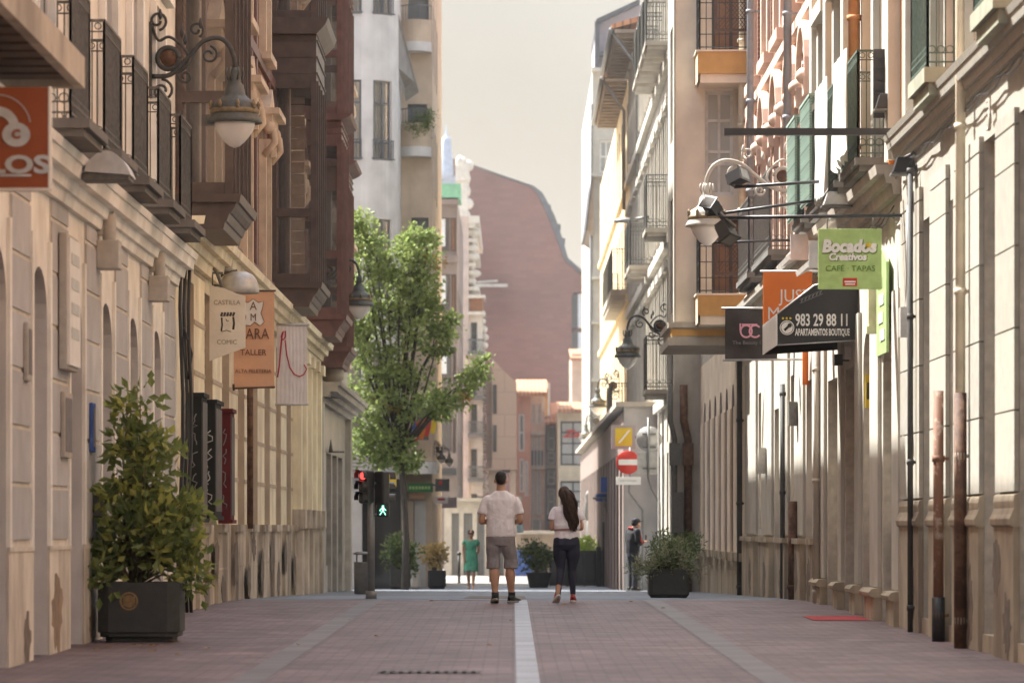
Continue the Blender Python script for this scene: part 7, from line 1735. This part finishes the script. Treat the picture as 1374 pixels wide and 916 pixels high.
# ---- woman in the green dress, walking towards us
Y = 106.; gd = thing('person', 'distant woman in green dress and sunglasses walking towards the camera', 'person', (xx(632, Y), Y, gz(Y)), math.pi)
b = MB()
for s_, yk, ya in ((-1, .10, .20), (1, -.02, -.12)):
    limb(b, [(s_ * .075, 0, .82), (s_ * .08, yk * .5, .62), (s_ * .075, yk, .45), (s_ * .068, (yk + ya) / 2 - .02, .30), (s_ * .06, ya, .09)], [.085, .075, .05, .048, .032]); limb(b, [(s_ * .06, ya, .07), (s_ * .06, ya + .06, .04), (s_ * .06, ya + .13, .025)], [.035, .034, .025])
torso(b, [(.80, 0, 0, .14, .11), (.92, 0, 0, .16, .12), (1.05, 0, 0, .13, .10), (1.18, 0, 0, .14, .10), (1.30, 0, 0, .15, .09), (1.36, 0, 0, .10, .065), (1.385, 0, 0, .055, .05)])
limb(b, [(0, 0, 1.36), (0, .01, 1.45)], [.05, .047]); head(b, (0, .03, 1.525), .98)
limb(b, [(-.11, 0, 1.32), (-.16, 0, 1.31), (-.20, -.02, 1.18), (-.215, -.04, 1.06), (-.14, -.10, .98), (-.06, -.14, .95)], [.045, .05, .042, .036, .032, .024]); hand(b, (-.06, -.14, .95), (1, -.2, -.1), (0, -1, .2), .88, 1)
limb(b, [(.11, 0, 1.32), (.16, 0, 1.31), (.20, 0, 1.18), (.21, -.02, 1.05), (.20, .05, .93), (.19, .10, .83)], [.045, .05, .042, .036, .030, .023]); hand(b, (.19, .10, .83), (-.1, .2, -1), (1, 0, 0), .88, -1)
fin(b, 'body', 'skin_tan', gd, .011, 4)
c = MB(); torso(c, [(.50, 0, .02, .205, .17), (.62, 0, .01, .20, .165), (.80, 0, 0, .185, .145), (.92, 0, 0, .178, .135), (1.03, 0, 0, .148, .115), (1.10, 0, 0, .150, .118), (1.20, 0, .01, .160, .120), (1.30, 0, .005, .162, .105), (1.345, 0, 0, .13, .08)])
for s_ in (-1, 1): limb(c, [(s_ * .10, 0, 1.32), (s_ * .165, 0, 1.31), (s_ * .20, -.01, 1.22)], [.05, .06, .062])
t_ = fin(c, 'dress', 'dress_green', gd, .011, 3); md = t_.modifiers.new('creases', 'DISPLACE'); md.texture = tx; md.strength = .04; md.texture_coords = 'LOCAL'
c = MB(); c.ball((0, .0, 1.565), .092, .105, .085, 16, 10); c.ball((0, -.04, 1.52), .085, .07, .09, 14, 8); fin(c, 'hair', 'hair_dark', gd)
c = MB(); c.box(-.07, .07, .115, .135, 1.515, 1.55); fin(c, 'sunglasses', 'case_black', gd, bevel=.008)
c = MB()
for s_, ya in ((-1, .20), (1, -.12)): c.tube([(s_ * .06, ya - .03, .012), (s_ * .06, ya + .15, .012)], [(.035, .012), (.03, .010)], 10)
fin(c, 'sandals', 'banner_tan', gd)
# ---- person in a dark jacket leaning by the wall, head bowed
Y = 90.; dk = thing('person', 'person in dark jacket with red trim looking down beside the right wall', 'person', (xx(849, Y), Y, gz(Y)), -1.1)
b = MB()
for s_ in (-1, 1): limb(b, [(s_ * .085, 0, .88), (s_ * .09, .02, .48), (s_ * .09, 0, .09)], [.09, .058, .04]); limb(b, [(s_ * .09, 0, .07), (s_ * .1, .12, .04)], [.04, .035])
torso(b, [(.84, 0, 0, .15, .11), (.98, 0, 0, .16, .12), (1.2, 0, 0, .17, .12), (1.38, 0, .01, .19, .11), (1.46, 0, .02, .12, .075), (1.49, 0, .03, .06, .06)])
limb(b, [(0, .03, 1.46), (0, .06, 1.54)], [.06, .058]); head(b, (0, .11, 1.59), 1.0)
for s_ in (-1, 1):
    limb(b, [(s_ * .14, .01, 1.40), (s_ * .20, .01, 1.38), (s_ * .235, .02, 1.13), (s_ * .11, .24, 1.16)], [.055, .06, .045, .028]); hand(b, (s_ * .11, .24, 1.16), (-.35 * s_, 1, .2), (0, .2, 1), 1., s_)
fin(b, 'body', 'skin_tan', dk, .011, 4)
c = MB(); torso(c, [(.90, 0, 0, .18, .14), (1.0, 0, 0, .19, .145), (1.2, 0, 0, .20, .145), (1.36, 0, .01, .215, .13), (1.45, 0, .02, .14, .10), (1.50, 0, .03, .085, .085)])
for s_ in (-1, 1): limb(c, [(s_ * .14, .01, 1.40), (s_ * .205, .01, 1.38), (s_ * .245, .02, 1.12), (s_ * .13, .20, 1.155)], [.07, .08, .065, .045])
fin(c, 'jacket', 'jacket_black', dk, .012, 3)
c = MB(); limb(c, [(-.11, -.06, 1.47), (0, -.085, 1.49), (.11, -.06, 1.47)], [.02, .022, .02], 8); limb(c, [(.21, .06, 1.40), (.262, .07, 1.2), (.25, .12, 1.13)], [.03, .03, .03], 8); limb(c, [(-.21, .06, 1.40), (-.262, .07, 1.2), (-.25, .12, 1.13)], [.03, .03, .03], 8); fin(c, 'jacket_trim', 'jacket_red', dk)
c = MB(); torso(c, [(.80, 0, 0, .155, .12), (.92, 0, 0, .175, .135)])
for s_ in (-1, 1): limb(c, [(s_ * .085, 0, .88), (s_ * .092, .02, .48), (s_ * .095, 0, .08)], [.10, .078, .065])
fin(c, 'trousers', 'jeans_dark', dk, .012, 3)
c = MB(); c.ball((0, .085, 1.635), .092, .105, .085, 16, 10); c.ball((0, .05, 1.59), .085, .075, .085, 14, 8); c.box(-.06, .06, .17, .25, 1.63, 1.645); fin(c, 'cap', 'jacket_black', dk)
u, so_ = MB(), MB(); [shoe(u, so_, (s_ * .09, -.03, 0), -.1 * s_, .29, .05) for s_ in (-1, 1)]; fin(u, 'shoes', 'shoe_dark', dk); fin(so_, 'soles', 'sole_grey', dk)
c = MB(); c.box(-.04, .04, .345, .355, 1.17, 1.32); o = fin(c, 'phone', 'phone_black', dk); 
# ================================================================ camera, light, air
cam = bpy.data.cameras.new('camera'); co = bpy.data.objects.new('camera', cam); COL.objects.link(co)
co.location = (0, 0, EYE); co.rotation_euler = (math.pi / 2, 0, 0)
cam.lens = F * 36 / 1374; cam.sensor_width = 36; cam.shift_x = -1 / 1374; cam.shift_y = 249 / 1374
cam.clip_start = .5; cam.clip_end = 3000
cam.dof.use_dof = True; cam.dof.focus_distance = 52; cam.dof.aperture_fstop = 3.0; cam.dof.aperture_blades = 9
SC.camera = co
SUN = Vector((-.47, .34, .865)).normalized()
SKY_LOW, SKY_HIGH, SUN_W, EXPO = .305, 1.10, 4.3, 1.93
el = math.asin(SUN.z); az = math.atan2(SUN.x, SUN.y)
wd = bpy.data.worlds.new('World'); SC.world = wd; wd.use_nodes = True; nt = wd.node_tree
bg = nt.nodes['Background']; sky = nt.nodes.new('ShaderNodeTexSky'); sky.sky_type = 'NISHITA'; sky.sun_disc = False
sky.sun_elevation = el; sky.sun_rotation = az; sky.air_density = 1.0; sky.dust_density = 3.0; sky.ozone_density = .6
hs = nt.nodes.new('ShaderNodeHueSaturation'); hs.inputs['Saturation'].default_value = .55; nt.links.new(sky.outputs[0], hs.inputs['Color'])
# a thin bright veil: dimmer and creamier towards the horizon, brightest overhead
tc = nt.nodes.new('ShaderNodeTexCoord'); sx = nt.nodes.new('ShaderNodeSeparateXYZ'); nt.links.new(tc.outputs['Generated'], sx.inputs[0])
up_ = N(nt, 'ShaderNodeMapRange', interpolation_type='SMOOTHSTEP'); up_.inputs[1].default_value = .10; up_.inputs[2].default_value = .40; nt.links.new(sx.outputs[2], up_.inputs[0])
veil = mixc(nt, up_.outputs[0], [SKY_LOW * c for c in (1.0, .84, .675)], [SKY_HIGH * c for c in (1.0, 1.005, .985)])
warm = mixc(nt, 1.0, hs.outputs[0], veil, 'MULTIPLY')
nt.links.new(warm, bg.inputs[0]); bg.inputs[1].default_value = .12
sl_ = bpy.data.lights.new('sun', 'SUN'); sl_.energy = SUN_W; sl_.angle = math.radians(.53); sl_.color = (1.0, .98, .93)
so2 = bpy.data.objects.new('sun', sl_); COL.objects.link(so2); so2.rotation_euler = (-SUN).to_track_quat('-Z', 'Y').to_euler(); so2.location = (-20, 20, 40)
HAZE = .0005
if HAZE:
    hz = MB(); hz.box(-420, 420, -65, 920, -1.9 - .6, 45); ho = hz.build('haze', [], kind='stuff') if False else None
    me = bpy.data.meshes.new('haze'); me.from_pydata(hz.v, [], hz.f); import bmesh; bm_ = bmesh.new(); bm_.from_mesh(me); bmesh.ops.recalc_face_normals(bm_, faces=bm_.faces); bm_.to_mesh(me); bm_.free(); hm = bpy.data.materials.new('haze'); hm.use_nodes = True
    n_ = hm.node_tree; n_.nodes.remove(n_.nodes['Principled BSDF']); pv_ = n_.nodes.new('ShaderNodeVolumePrincipled'); pv_.inputs['Color'].default_value = (.97, .95, .92, 1); pv_.inputs['Density'].default_value = HAZE; pv_.inputs['Anisotropy'].default_value = .35
    n_.links.new(pv_.outputs[0], n_.nodes['Material Output'].inputs['Volume']); me.materials.append(hm)
    ho = bpy.data.objects.new('haze', me); COL.objects.link(ho); ho['kind'] = 'stuff'
SC.view_settings.view_transform = 'Standard'; SC.view_settings.look = 'None'; SC.view_settings.exposure = EXPO; SC.view_settings.gamma = 1
SC.cycles.use_denoising = True; SC.cycles.max_bounces = 8; SC.cycles.diffuse_bounces = 6; SC.cycles.glossy_bounces = 3; SC.cycles.transparent_max_bounces = 12; SC.cycles.transmission_bounces = 4; SC.cycles.volume_bounces = 0
SC.cycles.volume_step_rate = 10; SC.cycles.sample_clamp_indirect = 6
SC.cycles.use_adaptive_sampling = True
